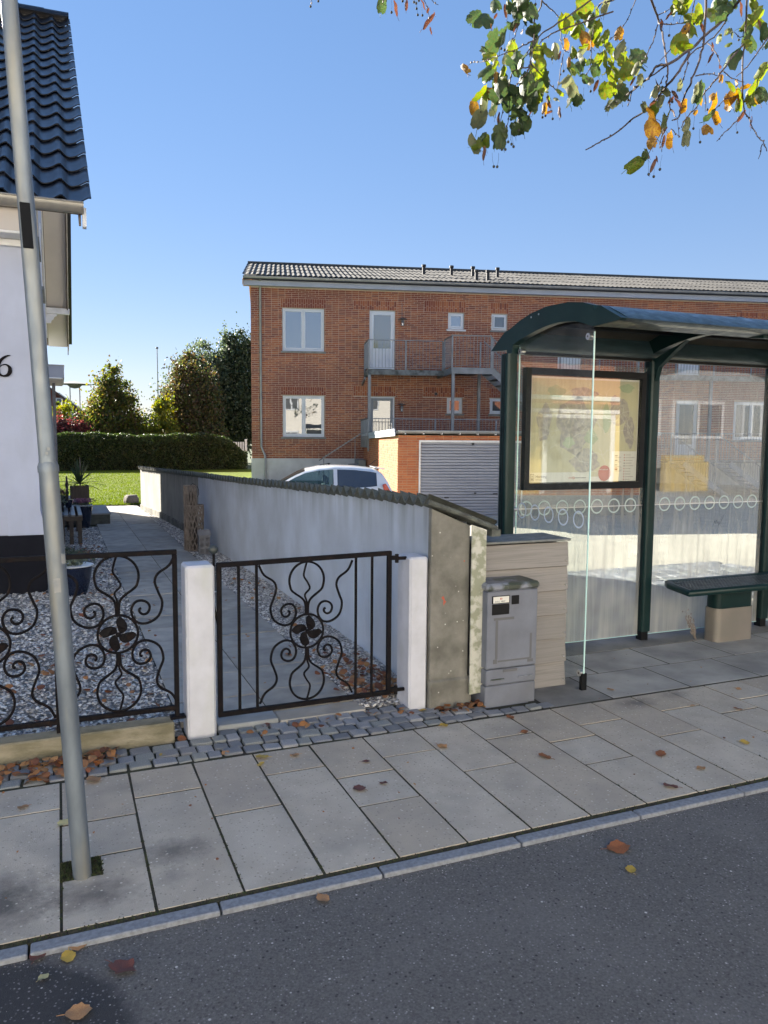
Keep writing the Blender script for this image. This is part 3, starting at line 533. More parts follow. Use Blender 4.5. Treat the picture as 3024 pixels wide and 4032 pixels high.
FALLEN=[(2.0, 2.354, -0.02, 'large brown curled leaf alone on the dark road', 0.075, 'b'), (1.941, 2.212, -0.02, 'small bright yellow leaf on the road below the large brown leaf', 0.04, 'y'), (0.807, 2.469, -0.02, 'tan fallen leaf on the road just past the kerb in mid picture', 0.045, 'o'), (0.128, 2.356, -0.02, 'lobed brown leaf on the road at the edge of the wet patch', 0.07, 'd'), (0.004, 2.519, -0.02, 'tan leaf with a stalk touching the kerb above the wet patch', 0.05, 'o'), (-0.111, 2.513, -0.02, 'reddish brown leaf against the kerb at lower left', 0.05, 'd'), (-0.024, 2.471, -0.02, 'yellow leaf on the road just below the tan leaf at the kerb', 0.045, 'y'), (-0.093, 2.401, -0.02, 'tiny pale yellow leaf inside the dark wet patch', 0.03, 'p'), (0.001, 2.207, -0.02, 'large tan leaf lying on the wet patch at the bottom edge', 0.06, 'o'), (1.216, 3.186, 0.0, 'reddish brown oblong leaf on the small paving slab in mid pavement', 0.055, 'd'), (1.34, 3.198, 0.0, 'small red brown leaf next to the oblong leaf on the small slab', 0.035, 'd'), (1.353, 3.452, 0.0, 'thin brown leaf on the slab below the setts', 0.035, 'd'), (2.213, 3.177, 0.0, 'round orange brown leaf alone on a long paving slab', 0.055, 'b'), (1.788, 3.481, 0.0, 'light tan three pointed leaf on the paving near the setts', 0.05, 'o'), (1.932, 3.747, 0.0, 'yellow leaf on the paving just in front of the setts', 0.045, 'y'), (0.888, 3.695, 0.0, 'olive yellow leaf at the top of a slab joint left of the gate', 0.055, 'y'), (0.861, 3.611, 0.0, 'small golden leaf just below the olive yellow leaf', 0.035, 'y'), (1.045, 3.657, 0.0, 'pinkish tan leaf on the slab in front of the gate', 0.04, 'o'), (-0.194, 3.554, 0.0, 'tan leaf on the slab at far left of the pavement', 0.04, 'o'), (-0.033, 3.342, 0.0, 'pale yellow leaf in the slab joint beside the grey pole', 0.045, 'p'), (2.783, 2.986, 0.0, 'dark orange leaf below the bench on the pavement', 0.055, 'b'), (2.561, 2.676, 0.0, 'dark brown leaf near the kerb at right', 0.055, 'd'), (3.31, 2.941, 0.0, 'golden tan leaf at the right side of the pavement', 0.045, 'y'), (2.845, 2.777, 0.0, 'flattened reddish leaf flake on the right pavement', 0.04, 'o'), (3.213, 3.914, 0.0, 'pinkish leaf beside the foot of the glass side panel', 0.035, 'o'), (3.477, 3.486, 0.0, 'small tan leaf at a slab corner in front of the bench', 0.03, 'o'), (3.69, 3.341, 0.0, 'brown leaf lying along a slab joint at far right', 0.04, 'b'), (3.994, 3.62, 0.0, 'tan leaf near the shelter floor edge at far right', 0.035, 'o'), (2.346, 3.719, 0.0, 'orange leaf at the cabinet side end of the setts', 0.045, 'b'), (2.298, 3.497, 0.0, 'small orange leaf on a slab joint below the cabinet', 0.04, 'b'), (1.923, 4.006, 0.0, 'bright yellow leaf at the foot of the right white pillar', 0.045, 'y'), (0.728, 3.809, 0.0, 'pale tan leaf on the setts below the left pillar', 0.04, 'o'), (0.437, 3.901, 0.0, 'golden leaf on the setts below the fence kerb', 0.04, 'y'), (0.548, 4.077, 0.0, 'orange brown leaf at the base of the left white pillar', 0.05, 'b'), (0.098, 3.729, 0.0, 'large golden tan leaf beside the pole on the pavement edge', 0.07, 'o'), (1.008, 4.11, 0.0, 'reddish leaf at the corner of the smooth threshold stone', 0.06, 'd')]
# ------------------------------------------------------------------ ground levels
def sst(a, b, x):
    t = min(1, max(0, (x - a) / (b - a))); return t * t * (3 - 2 * t)
def yz(x, y):
    return -.45 * sst(6, 13, y) * (1 - sst(19.5, 25, y)) * sst(2.3, 4.2, x)
def sheet(name, x0, x1, y0, y1, st, mt, dz, hole=None, kind='structure'):
    nx = max(1, int(round((x1 - x0) / st))); ny = max(1, int(round((y1 - y0) / st)))
    xs = np.linspace(x0, x1, nx + 1); ys = np.linspace(y0, y1, ny + 1)
    V = [(x, y, yz(x, y) + dz) for y in ys for x in xs]
    F = [(j * (nx + 1) + i, j * (nx + 1) + i + 1, (j + 1) * (nx + 1) + i + 1, (j + 1) * (nx + 1) + i) for j in range(ny) for i in range(nx)]
    b = MB(); b.add(V, F)
    return b.build(name, mt, kind=kind, smooth=True)

g = MB()
for a in [(-600, 600, -600, -60), (-600, 600, 60, 900), (-600, -40, -60, 60), (60, 600, -60, 60)]:
    g.add([(a[0], a[2], -.06), (a[1], a[2], -.06), (a[1], a[3], -.06), (a[0], a[3], -.06)], [(0, 1, 2, 3)])
nx = 100; ny = 120
xs = np.linspace(-40, 60, nx + 1); ys = np.linspace(-60, 60, ny + 1)
g.add([(x, y, yz(x, y) - .06) for y in ys for x in xs], [(j * (nx + 1) + i, j * (nx + 1) + i + 1, (j + 1) * (nx + 1) + i + 1, (j + 1) * (nx + 1) + i) for j in range(ny) for i in range(nx)])
g.build('ground', M['ground'], kind='structure')
rd = MB(); rd.add([(-40, -5.5, -.02), (60, -5.5, -.02), (60, 2.515, -.02), (-40, 2.515, -.02)], [(0, 1, 2, 3)])
rd.build('road', M['asphalt'], kind='structure')
fp = MB(); fp.box(-40, 60, -8.95, -5.5, -.05, .06)
fp.build('far_pavement', M['far_flags'], kind='structure')
pv = MB(); pv.add([(-12, 2.4, -.03), (30, 2.4, -.03), (30, 2.57, -.03), (-12, 2.57, -.03), (-12, 2.574, -.006), (30, 2.574, -.006), (30, 2.592, -.0025), (-12, 2.592, -.0025), (-12, 3.79, -.0025), (30, 3.79, -.0025), (30, 4.3, -.018), (-12, 4.3, -.018)], [(0, 1, 2, 3), (3, 2, 5, 4), (4, 5, 6, 7), (7, 6, 9, 8), (8, 9, 10, 11)])
pav = pv.build('pavement', M['soil'], kind='structure')

# kerb stones, flush granite strip
kx = -2.525
while kx < 6.5:
    b = MB(); b.box(kx + .004, kx + .593, 2.513, 2.572, -.12, -.003)
    b.build('kerb_stone', M['kerb'], pav, bevel=.004); kx += .597

# paving slabs, one mesh each in world coordinates so that the grain never repeats
def slab_mesh(pts, z0, z1, bev=.001):
    n = len(pts)
    b = MB()
    cx = sum(p[0] for p in pts) / n; cy = sum(p[1] for p in pts) / n
    lo = [(x, y, z0) for x, y in pts]; md = [(x, y, z1 - bev) for x, y in pts]
    tp = []
    for i, (x, y) in enumerate(pts):
        a = Vector(pts[i - 1]); c = Vector(pts[(i + 1) % n]); p = Vector((x, y))
        d1 = (a - p).normalized(); d2 = (c - p).normalized()
        cr = d1.x * d2.y - d1.y * d2.x
        s = -1 if cr > 0 else 1
        q = p + (d1 + d2) * bev * s
        tp.append((q.x, q.y, z1))
    b.add(lo + md + tp, [(i, (i + 1) % n, (i + 1) % n + n, i + n) for i in range(n)] + [(i + n, (i + 1) % n + n, (i + 1) % n + 2 * n, i + 2 * n) for i in range(n)] + [tuple(range(2 * n, 3 * n))])
    return b
M['slab'].name = 'slab'
PAT = {0: [3.33, 3.03], 1: [3.475], 2: [3.18], 3: [3.49]}
X0 = -.0425; PW = .2991; GAPX = .010
for k in range(-8, 22):
    ys_ = [2.594] + sorted(PAT[k % 4]) + [3.765]
    xa = X0 + k * PW + GAPX / 2; xb = X0 + (k + 1) * PW - GAPX / 2
    for j in range(len(ys_) - 1):
        ya = ys_[j] + (0 if j == 0 else .006); yb = ys_[j + 1] - .006
        dz = random.uniform(-.0005, .002)
        jj = lambda: random.uniform(-.0015, .0015)
        if k == 0 and j == 0:
            pts = [(xa, ya), (xb, ya), (xb, yb), (.098, yb), (.098, 2.892), (xa, 2.892)]
        else:
            pts = [(xa + jj(), ya), (xb + jj(), ya), (xb + jj(), yb + jj()), (xa + jj(), yb + jj())]
        slab_mesh(pts, -.05, dz).build('paving_slab', M['slab'], pav)
# shelter floor slabs
sf = MB(); sf.add([(2.6, 3.775, -.0015), (30, 3.775, -.0015), (30, 6.3, -.002), (2.6, 6.3, -.002)], [(0, 1, 2, 3)])
sfo = sf.build('shelter_floor', M['soil'], kind='structure')
for r, (ya, yb, xo) in enumerate([(3.785, 4.237, 3.13), (4.243, 4.675, 3.375), (4.995, 5.42, 3.1)]):
    for k in range(-1, 12):
        xa = xo + .628 * k + .004; xb = xo + .628 * (k + 1) - .004
        if r == 2 and k < 0: continue
        xa = max(xa, 2.665)
        slab_mesh([(xa, ya), (xb, ya), (xb, yb), (xa, yb)], -.05, random.uniform(-.001, .001), .004).build('floor_slab', M['slab_dark'] if (k < 0 and r == 0) else M['shelter_slab'], sfo)
bs = MB(); bs.box(2.665, 12, 4.682, 4.988, -.05, .0005); bs.build('concrete_strip', M['slab_dark'], sfo)

# yard beyond the shelter
sheet('yard', 2.32, 44, 5.42, 26, .5, M['yard'], .0)
cob = []
y = 5.78
r_ = 0
while y < 8.1:
    hgt = .16; x = 3.2 + (r_ % 2) * .1
    while x < 8.2:
        wd = random.uniform(.17, .27)
        cob.append((x, y, wd, hgt)); x += wd + .02
    y += hgt + .02; r_ += 1
yb_ = bpy.data.objects['yard']
bcount = 0
fine = MB()
for (x, y, wd, hg) in cob:
    b = MB(); z = yz(x, y)
    b.box(x, x + wd, y + random.uniform(-.01, .01), y + hg + random.uniform(-.012, .008), z - .05, z + .018)
    if bcount < 280:
        b.build('yard_cobble', M['sett'], yb_, bevel=.012)
    else: fine.add(b.v, b.f)
    bcount += 1
# the rows past the limit stay one joined mesh
if fine.v: tag(fine.build('far_cobbles', M['sett'], yb_), kind='stuff')

# sett strip along the plots
ss = MB(); ss.add([(-6, 3.78, -.016), (2.68, 3.78, -.016), (2.68, 4.3, -.016), (-6, 4.3, -.016)], [(0, 1, 2, 3)])
sso = ss.build('sett_strip', M['soil'], kind='structure')
protos = []
for i in range(8):
    b = MB()
    def rr(s=.1): return random.uniform(1 - s, 1 + s)
    b.add([(-.5 * rr(), -.5 * rr(), -.5), (.5 * rr(), -.5 * rr(), -.5), (.5 * rr(), .5 * rr(), -.5), (-.5 * rr(), .5 * rr(), -.5),
           (-.47 * rr(), -.47 * rr(), .5 * rr(.06)), (.47 * rr(), -.47 * rr(), .5 * rr(.06)), (.47 * rr(), .47 * rr(), .5 * rr(.06)), (-.47 * rr(), .47 * rr(), .5 * rr(.06))],
          [(0, 3, 2, 1), (4, 5, 6, 7), (0, 1, 5, 4), (1, 2, 6, 5), (2, 3, 7, 6), (3, 0, 4, 7)])
    protos.append(b.mesh('sett_mesh', M['sett'], bevel=.06))
nset = 0
for r, yc in enumerate([3.825, 3.918, 4.008, 4.095]):
    x = -1.6 + r * .03
    while x < 2.63:
        wd = random.uniform(.07, .125)
        top = 4.055
        ok = r < 3 or (.74 < x < 1.8)
        if r == 2 and x > 1.98: ok = False
        if r == 2 and x < -.2: ok = True
        if x > 2.28 and r > 0: ok = False
        if x > 2.28 and r == 0: ok = True
        if ok and nset < 300:
            inst('sett', random.choice(protos), sso, loc=(x + wd / 2, yc + random.uniform(-.006, .006), -.022 + random.uniform(-.005, .004)),
                 rot=(random.uniform(-.04, .04), random.uniform(-.04, .04), random.uniform(-.08, .08)), scale=(wd * .93, random.uniform(.076, .088), .06)); nset += 1
        x += wd
# moss in the joints and at the pole
mv = np.array([(-.5, 0, 0), (.5, 0, 0), (0, .2, 1.0)]); mf = np.array([(0, 1, 2)])
pos = []
for _ in range(1500):
    while True:
        x, y = RNG.uniform(-.045, .098), RNG.uniform(2.892, 3.025)
        if (x - .03) ** 2 + (y - 2.91) ** 2 > .034 ** 2: break
    pos.append((x, y, -.003))
for k in range(-3, 12):
    for _ in range(90 if k < 3 else 30):
        pos.append((X0 + k * PW + RNG.normal(0, .003), RNG.uniform(2.6, 3.1 if k < 3 else 2.8), -.005))
for _ in range(1500): pos.append((RNG.uniform(-1.5, 6), 2.584 + RNG.normal(0, .006), -.006))
for _ in range(300): pos.append((RNG.uniform(2.7, 6), 5.45 + RNG.normal(0, .03), -.02))
pos = np.array(pos)
M['moss'] = mat('moss', (.055, .10, .02), (.10, .12, .035), scale=30, rough=.9, ramp=[(.028, .045, .014), (.04, .052, .018), (.03, .028, .018)])
me = scatter_mesh('moss', mv, mf, pos, rand_rot(len(pos), .7), RNG.uniform(.005, .013, len(pos)), M['moss'])
inst('joint_moss', me, kind='stuff')
# tall grass strip behind the shelter floor
n = 1500
pos = np.stack([RNG.uniform(3.1, 8, n), 5.60 + RNG.normal(0, .12, n), np.full(n, -.02)], 1)
me = scatter_mesh('verge_grass', np.array([(-.12, 0, 0), (.12, 0, 0), (0, .15, 1.)]), mf, pos, rand_rot(n, .7), RNG.uniform(.015, .05, n), M['moss'])
inst('verge_grass', me, kind='stuff')

# ------------------------------------------------------------------ front garden
def wall_x(y):   # garden face of the boundary wall
    P = [(4.07, 1.985), (5.0, 2.125), (7.9, 2.075), (12.7, 1.92), (15.47, 1.79), (17.5, 1.585)]
    P[0] = (4.07, 2.0); P[1] = (5.0, 2.07)
    for (a, xa), (b_, xb) in zip(P, P[1:]):
        if y <= b_: return xa + (xb - xa) * (y - a) / (b_ - a)
    return 1.585
gb = MB(); gb.add([(-8, 4.14, .0), (.57, 4.14, .0), (.57, 14.6, .0), (-8, 14.6, .0)], [(0, 1, 2, 3)])
gb.add([(1.6, 4.16, .0), (2.05, 4.16, .0), (2.05, 9, .0), (1.9, 13.5, .0), (1.85, 15, .0), (1.62, 18.6, 0), (1.5, 18.6, 0)], [(0, 1, 2, 3, 4, 5, 6)])
gb.build('gravel_bed', M['gravel_base'], kind='structure')
pts = []
def put(n, x0, x1, y0, y1, s, f=None):
    k = 0
    while k < n:
        x = RNG.uniform(x0, x1); y = RNG.uniform(y0, y1)
        if f and not f(x, y): continue
        pts.append((x, y, s * RNG.uniform(.7, 1.4))); k += 1
put(17000, -1.6, .57, 4.2, 6.6, .0095)
put(9000, -1.3, .57, 6.6, 8.8, .0105)
put(7000, -.25, .57, 8.6, 14.4, .012)
put(6500, 1.6, 2.1, 4.16, 6.5, .0095, lambda x, y: x < wall_x(y))
put(5500, 1.6, 2.1, 6.5, 10, .0105, lambda x, y: x < wall_x(y))
put(6500, 1.6, 2.0, 10, 18.3, .013, lambda x, y: x < wall_x(y) and x > 1.62 - .03 * max(0, y - 14))
P = np.array(pts); n = len(P)
ov = np.array([(1, 0, 0), (-1, 0, 0), (0, 1, 0), (0, -1, 0), (0, 0, .8), (0, 0, -.8), (.62, .62, .3), (-.62, -.62, .3)])
of = np.array([(0, 6, 4), (6, 2, 4), (2, 1, 4), (1, 7, 4), (7, 3, 4), (3, 0, 4), (0, 2, 6), (1, 3, 7)])
sc3 = np.stack([P[:, 2] * RNG.uniform(.9, 1.7, n), P[:, 2] * RNG.uniform(.8, 1.2, n), P[:, 2] * RNG.uniform(.6, .9, n)], 1)
pos = np.stack([P[:, 0], P[:, 1], P[:, 2] * .55 + RNG.uniform(0, .008, n)], 1)
me = scatter_mesh('pebbles', ov, of, pos, rand_rot(n, .5), sc3, M['pebble'])
inst('gravel', me, kind='stuff')

# garden path of concrete flags
pa = MB(); pa.add([(.565, 4.3, .0135), (1.605, 4.3, .0135), (1.60, 15, .0135), (1.60, 18.66, .0135), (.565, 18.66, .0135)], [(0, 1, 2, 3, 4)])
pao = pa.build('garden_path', M['soil'], kind='structure')
for c, (xa, xb, off) in enumerate([(.572, 1.075, 4.58), (1.083, 1.598, 4.38)]):
    y = off - .49 + .28
    first = True
    y = 4.3
    nxt = [4.68, 4.93] if c == 1 else [4.62, 4.92]
    ycut = [4.3]
    yy = nxt[0]
    while yy < 18.6:
        ycut.append(yy); yy += .495 if (len(ycut) % 3) else .44
    ycut.append(18.65)
    for a, b_ in zip(ycut, ycut[1:]):
        slab_mesh([(xa, a + .003), (xb, a + .003), (xb, b_ - .003), (xa, b_ - .003)], -.05, .018 + random.uniform(-.0015, .003), .001).build('path_flag', M['path_slab'], pao)
th = MB(); th.box(.752, 1.09, 4.135, 4.3, -.05, .028); th.build('threshold_stone', M['step_stone'], pao, bevel=.004)
th = MB(); th.box(1.1, 1.62, 4.13, 4.3, -.05, .012); th.build('concrete_flag', M['path_slab'], pao, bevel=.008)

# lawn with blades along its near edge
sheet('lawn', -16, 9, 18.66, 37.6, .8, M['grass'], .035)
n = 42000
yy = 18.66 + 16 * RNG.uniform(0, 1, n) ** 1.6
xx = RNG.uniform(-1.5, 5.5, n)
zz = np.array([yz(a, b_) for a, b_ in zip(xx, yy)]) + .03
me = scatter_mesh('lawn_grass', np.array([(-.16, 0, 0), (.16, 0, 0), (0, .25, 1.)]), mf, np.stack([xx, yy, zz], 1), rand_rot(n, .6), RNG.uniform(.03, .065, n), M['blade'])
inst('lawn_grass', me, kind='stuff')
# loose leaves lying in drifts
def leaf_shape():
    P = [(0, -.5), (.22, -.42), (.42, -.15), (.40, .15), (.22, .38), (0, .55), (-.22, .38), (-.40, .15), (-.42, -.15), (-.22, -.42)]
    v = [(0, 0, .10)] + [(x, y, -.04 + .20 * (x * x) * 2 - .10 * y * y) for x, y in P]
    return np.array(v), np.array([(0, i + 1, (i + 1) % 10 + 1) for i in range(10)])
LV_, LF_ = leaf_shape()
pos = []; scs = []
def drift(n, fx, fy, z, s0=.03, s1=.06):
    for _ in range(n):
        pos.append((fx(), fy(), z + RNG.uniform(.005, .03))); scs.append(RNG.uniform(s0, s1))
U = RNG.uniform; NM = RNG.normal
drift(150, lambda: U(-1.5, .25), lambda: 4.05 - abs(NM(0, .07)), .0)
drift(70, lambda: U(-.9, .0), lambda: 3.93 - abs(NM(0, .08)), .0)
drift(60, lambda: NM(.02, .1), lambda: 4.0 - abs(NM(0, .06)), .01)
drift(190, lambda: min(1.95, NM(1.83, .13)), lambda: 4.25 + abs(NM(0, .42)), .02)
drift(45, lambda: U(1.62, 2.0), lambda: U(4.3, 9), .02, .025, .05)
drift(150, lambda: U(-1.2, .56), lambda: U(4.25, 6.6), .02)
drift(70, lambda: U(-.3, .55), lambda: U(6.6, 13), .02)
drift(70, lambda: NM(.3, .13), lambda: NM(10.9, .35), .02)
drift(26, lambda: U(.6, 1.58), lambda: U(4.4, 9), .02, .015, .035)
drift(40, lambda: U(2.0, 2.3), lambda: U(3.9, 4.0), .0, .03, .05)
drift(16, lambda: U(.74, 1.9), lambda: U(3.98, 4.12), .0, .03, .05)
drift(70, lambda: U(-1, 5.5), lambda: U(2.6, 4.6), -.008, .008, .016)
pos = np.array(pos)
me = scatter_mesh('litter', LV_, LF_, pos, rand_rot(len(pos), .55), np.array(scs), M['litter'])
inst('leaf_litter', me, kind='stuff')

# the isolated fallen leaves one can point at
def single_leaf(seed, key, lobed=False):
    rg = random.Random(seed); n = 18; b = MB(); ring = []
    for i in range(n):
        a = 2 * PI * i / n
        r = .5 * (1 - .22 * abs(math.sin(a)) + .04 * math.cos(9 * a) + rg.uniform(-.04, .04))
        if lobed: r *= 1 + .2 * math.cos(5 * a)
        y = r * math.cos(a) * 1.15; x = r * math.sin(a) * 1.15
        ring.append((x, y, .35 * x * x * rg.choice([1, 1.2]) + .22 * y * y + .05 * math.sin(3 * a)))
    b.add([(0, 0, .0)] + ring, [(0, i + 1, (i + 1) % n + 1) for i in range(n)])
    b.tube([(0, -.5, .03), (.03, -.7, .08), (.0, -.9, .05)], .018, 4)
    return b.mesh('fallen_leaf', FLM[key], smooth=True)
for i, (x, y, z, lab, s, c) in enumerate(FALLEN):
    me = single_leaf(i, c, 'lobed' in lab or 'three' in lab)
    inst('fallen_leaf', me, None, loc=(x, y, z + .006), rot=(random.uniform(-.15, .15), random.uniform(-.15, .15), random.uniform(0, 6.3)), scale=(s * 1.08, s * 1.08, s * 1.08),
         label=lab, cat='leaf', group='single fallen leaves on the ground')

# ------------------------------------------------------------------ leaning grey pole
pole = thing('street_pole', 'tall leaning galvanised steel pole with a dark hatch standing in the pavement slabs', 'pole', (.03, 2.91, -.02))
dx, dy = -.0462, .004
def pp(z): return (dx * z, dy * z, z)
b = MB(); b.tube([pp(0), pp(1.45), pp(1.50)], [.0325, .0318, .0318], 28); b.build('lower_tube', M['galv'], pole, smooth=True)
b = MB(); b.tube([pp(1.495), pp(1.515), pp(1.53)], [.0345, .0345, .029], 28); b.build('collar', M['galv'], pole, smooth=True)
b = MB()
sec = []
for z, r_ in ((1.51, .029), (5.2, .0255)):
    for k in range(16):
        a = 2 * PI * (k + .5) / 16
        f = 1 / max(abs(math.cos(a)), abs(math.sin(a))) ** .55
        sec.append((dx * z + r_ * f * .96 * math.cos(a), dy * z + r_ * f * .96 * math.sin(a), z))
b.add(sec, [(k, (k + 1) % 16, (k + 1) % 16 + 16, k + 16) for k in range(16)] + [tuple(range(16, 32))])
b.build('upper_tube', M['galv'], pole, smooth=True, angle=50)
b = MB(); b.obox((dx * 2.32 - .003, dy * 2.32 - .0285, 2.31), (.016, 0, 0), (0, .003, 0), (dx * .073, 0, .073)); b.build('hatch', M['hatch'], pole, bevel=.0015)
for z0, z1, a0, a1 in ((1.18, 1.215, -1.0, -.3), (1.075, 1.125, -2.0, -1.3)):
    b = MB(); V = []
    for z in (z0, z1):
        for k in range(7):
            a = a0 + (a1 - a0) * k / 6; V.append((dx * z + .0326 * math.cos(a), dy * z + .0326 * math.sin(a), z + .004 * math.sin(3 * a)))
    b.add(V, [(k, k + 1, k + 8, k + 7) for k in range(6)]); b.build('worn_sticker', M['sticker'], pole)
b = MB()
for q in ((.0, 1.56), (.006, 1.575)): b.obox((dx * 1.57 + q[0], -.031, q[1]), (.004, 0, 0), (0, .002, 0), (0, 0, .005))
b.build('screw_head', M['sticker'], pole)

# ------------------------------------------------------------------ low kerb wall, wrought iron fence, pillars, gate
b = MB(); b.box(-8, .515, 4.085, 4.2, -.06, .10)
tag(b.build('garden_kerb', M['concrete_moss'], bevel=.008), 'mossy concrete garden kerb under the black scroll fence', 'kerb')
def pattern(root, c, sx, sz, rad, mt, ring_r, tear_top, tear_bot, petals=True):
    """scroll work round centre c (x,z) in the local y=0 plane"""
    cx, cz = c
    def W(pts): return [(cx + x * sx, 0, cz + z * sz) for x, z in pts]
    b = MB(); b.tube([(cx + ring_r * math.cos(a), 0, cz + ring_r * math.sin(a)) for a in np.linspace(0, 2 * PI, 33)[:-1]], rad, 6, closed=True)
    b.build('ring', mt, root, smooth=True)
    for s, top in ((1, tear_top), (-1, tear_bot)):
        zc = .30; r = .108
        L_ = [(-.006, .100), (-.010, .16), (-.03, .195)] + [(r * math.cos(a), zc + r * 1.0 * math.sin(a)) for a in np.radians(np.linspace(215, -35, 15))] + [(.03, .195), (.010, .16), (.006, .100)]
        b = MB(); b.tube(W([(p.x, p.y * s) for p in crom([(x, z, 0) for x, z in L_], 3)]), rad, 6)
        b.build('teardrop_loop', mt, root, smooth=True)
        wv = [(0, .105), (.0, .17), (-.012, .215), (.018, .25), (.006, .285), (-.018, .325), (-.012, .365), (.0, .405)]
        b = MB(); b.tube(W([(p.x * (1 if s > 0 else -1), p.y * s) for p in crom([(x, z, 0) for x, z in wv], 4)]), rad * .85, 6)
        b.build('wavy_bar', mt, root, smooth=True)
        for t in (1, -1):
            sc = [(.292, .402), (.262, .345), (.205, .305), (.188, .262), (.205, .205), (.224, .149), (.205, .082), (.150, .047), (.10, .052), (.073, .088), (.069, .128), (.087, .160), (.118, .168), (.148, .155), (.160, .130), (.150, .102), (.128, .094), (.110, .106), (.108, .122), (.118, .128)]
            b = MB(); b.tube(W([(p.x * t, p.y * s) for p in crom([(x, z, 0) for x, z in sc], 4)]), rad, 6)
            b.build('scroll', mt, root, smooth=True)
    for k in range(4):
        a0 = R(55 + 90 * k)
        b = MB(); up = []; lo = []
        for i in range(9):
            t = i / 8; r = ring_r * (.12 + .82 * t); a = a0 + .75 * (t - .35)
            wd = ring_r * .40 * math.sin(PI * min(1, t * .93 + .07)) ** .8
            p = Vector((math.cos(a) * r, math.sin(a) * r)); q = Vector((-math.sin(a), math.cos(a)))
            up.append(p + q * wd); lo.append(p - q * wd * .6)
        out = up + lo[::-1]
        b.prism([(cx + p.x, -.006 - .01 * (1 if i % 9 in (3, 4, 5) else 0), cz + p.y) for i, p in enumerate(out)], (0, .008, 0))
        b.build('petal', mt, root)
    b = MB(); b.lathe([(0.001, -.012), (.012, -.008), (.014, 0), (.012, .008), (.001, .012)], (0, 0, 0), 10)
    b.v = [(cx + x, z - .012, cz + y) for x, y, z in b.v]; b.build('boss', mt, root, smooth=True)

FY = 4.15
for i, (cx, lab) in enumerate([(.2475, 'black wrought iron fence panel with scrolls beside the left white pillar'), (-.353, 'black wrought iron fence panel cut by the left picture edge behind the pole'), (-.953, 'black wrought iron fence panel outside the left picture edge')]):
    t = thing('iron_fence_panel', lab, 'fence', (cx, FY, 0), group='wrought iron fence panels on the garden kerb')
    h = .302
    b = MB(); b.box(-h, h - .0005, -.013, .013, .985, 1.010); b.build('top_rail', M['iron'], t, bevel=.002)
    b = MB(); b.box(-h, h - .0005, -.012, .012, .145, .170); b.build('bottom_rail', M['iron'], t, bevel=.002)
    for x in ([-h + .008, h - .012] if i == 0 else [-h + .008]):
        b = MB(); b.box(x - .012, x + .012, -.0125, .0125, .101, .984); b.build('post', M['iron'], t, bevel=.002)
    pattern(t, (0, .583), 1.0, 1.0, .0072, M['iron'], .099, 0, 0)
    if i == 0:
        b = MB(); b.box(h - .05, h + .03, -.03, .03, .1005, .113); b.build('foot_plate', M['iron'], t, bevel=.003)
for nm, x0, x1, y0, y1, h, lab in (('gate_pillar', .585, .737, 4.095, 4.27, .925, 'square white painted pillar left of the iron garden gate'), ('gate_pillar', 1.855, 1.972, 4.05, 4.24, .91, 'square white painted pillar right of the gate against the garden wall')):
    b = MB(); b.box(x0, x1, y0, y1, -.06, h)
    o = b.build(nm, M['white_paint'], bevel=.012, group='white gate pillars')
    tag(o, lab, 'pillar')
gt = thing('garden_gate', 'black wrought iron garden gate with flower ring and scrolls between white pillars', 'gate', (0, 4.12, 0))
def gx(x, z): return (x, 0, z)
GL = .763; GR = 1.752
b = MB(); b.bar(gx(GL - .013, .918), gx(GR + .013, .934), .024, .026); b.build('top_rail', M['iron'], gt, bevel=.002)
b = MB(); b.bar(gx(GL - .013, .097), gx(GR + .013, .102), .024, .026); b.build('bottom_rail', M['iron'], gt, bevel=.002)
for x, wd, z0, z1 in ((GL, .026, .11, .906), (GR, .026, .115, .921)):
    b = MB(); b.box(x - wd / 2, x + wd / 2, -.012, .012, z0, z1); b.build('stile', M['iron'], gt, bevel=.002)
for x in (.869, .967, 1.545, 1.645):
    b = MB(); b.tube([gx(x, .108), gx(x, .92)], .0085, 8); b.build('upright_bar', M['iron'], gt, smooth=True)
pattern(gt, (1.252, .517), .93, .965, .0068, M['iron'], .096, 0, 0)
b = MB(); b.tube(crom([(.742, .03, .975), (.744, .03, .80), (.740, .03, .70), (.757, .02, .60), (.757, .01, .575)], 4), .007, 8); b.build('latch_rod', M['iron'], gt, smooth=True)
b = MB(); b.lathe([(.001, -.027), (.016, -.022), (.026, -.006), (.026, .006), (.016, .022), (.001, .027)], (.741, .03, 1.0), 14); b.build('latch_ball', M['ball'], gt, smooth=True)
b = MB(); b.tube([(.725, .01, .775), (.775, .0, .775)], .004, 6); b.build('catch', M['steel'], gt)
for z in (.905, .115):
    b = MB(); b.box(1.765, 1.80, -.012, .012, z - .012, z + .012); b.tube([(1.80, 0, z - .03), (1.80, 0, z + .02)], .012, 8); b.box(1.80, 1.86, -.008, .008, z - .014, z + .004); b.build('hinge', M['iron'], gt)

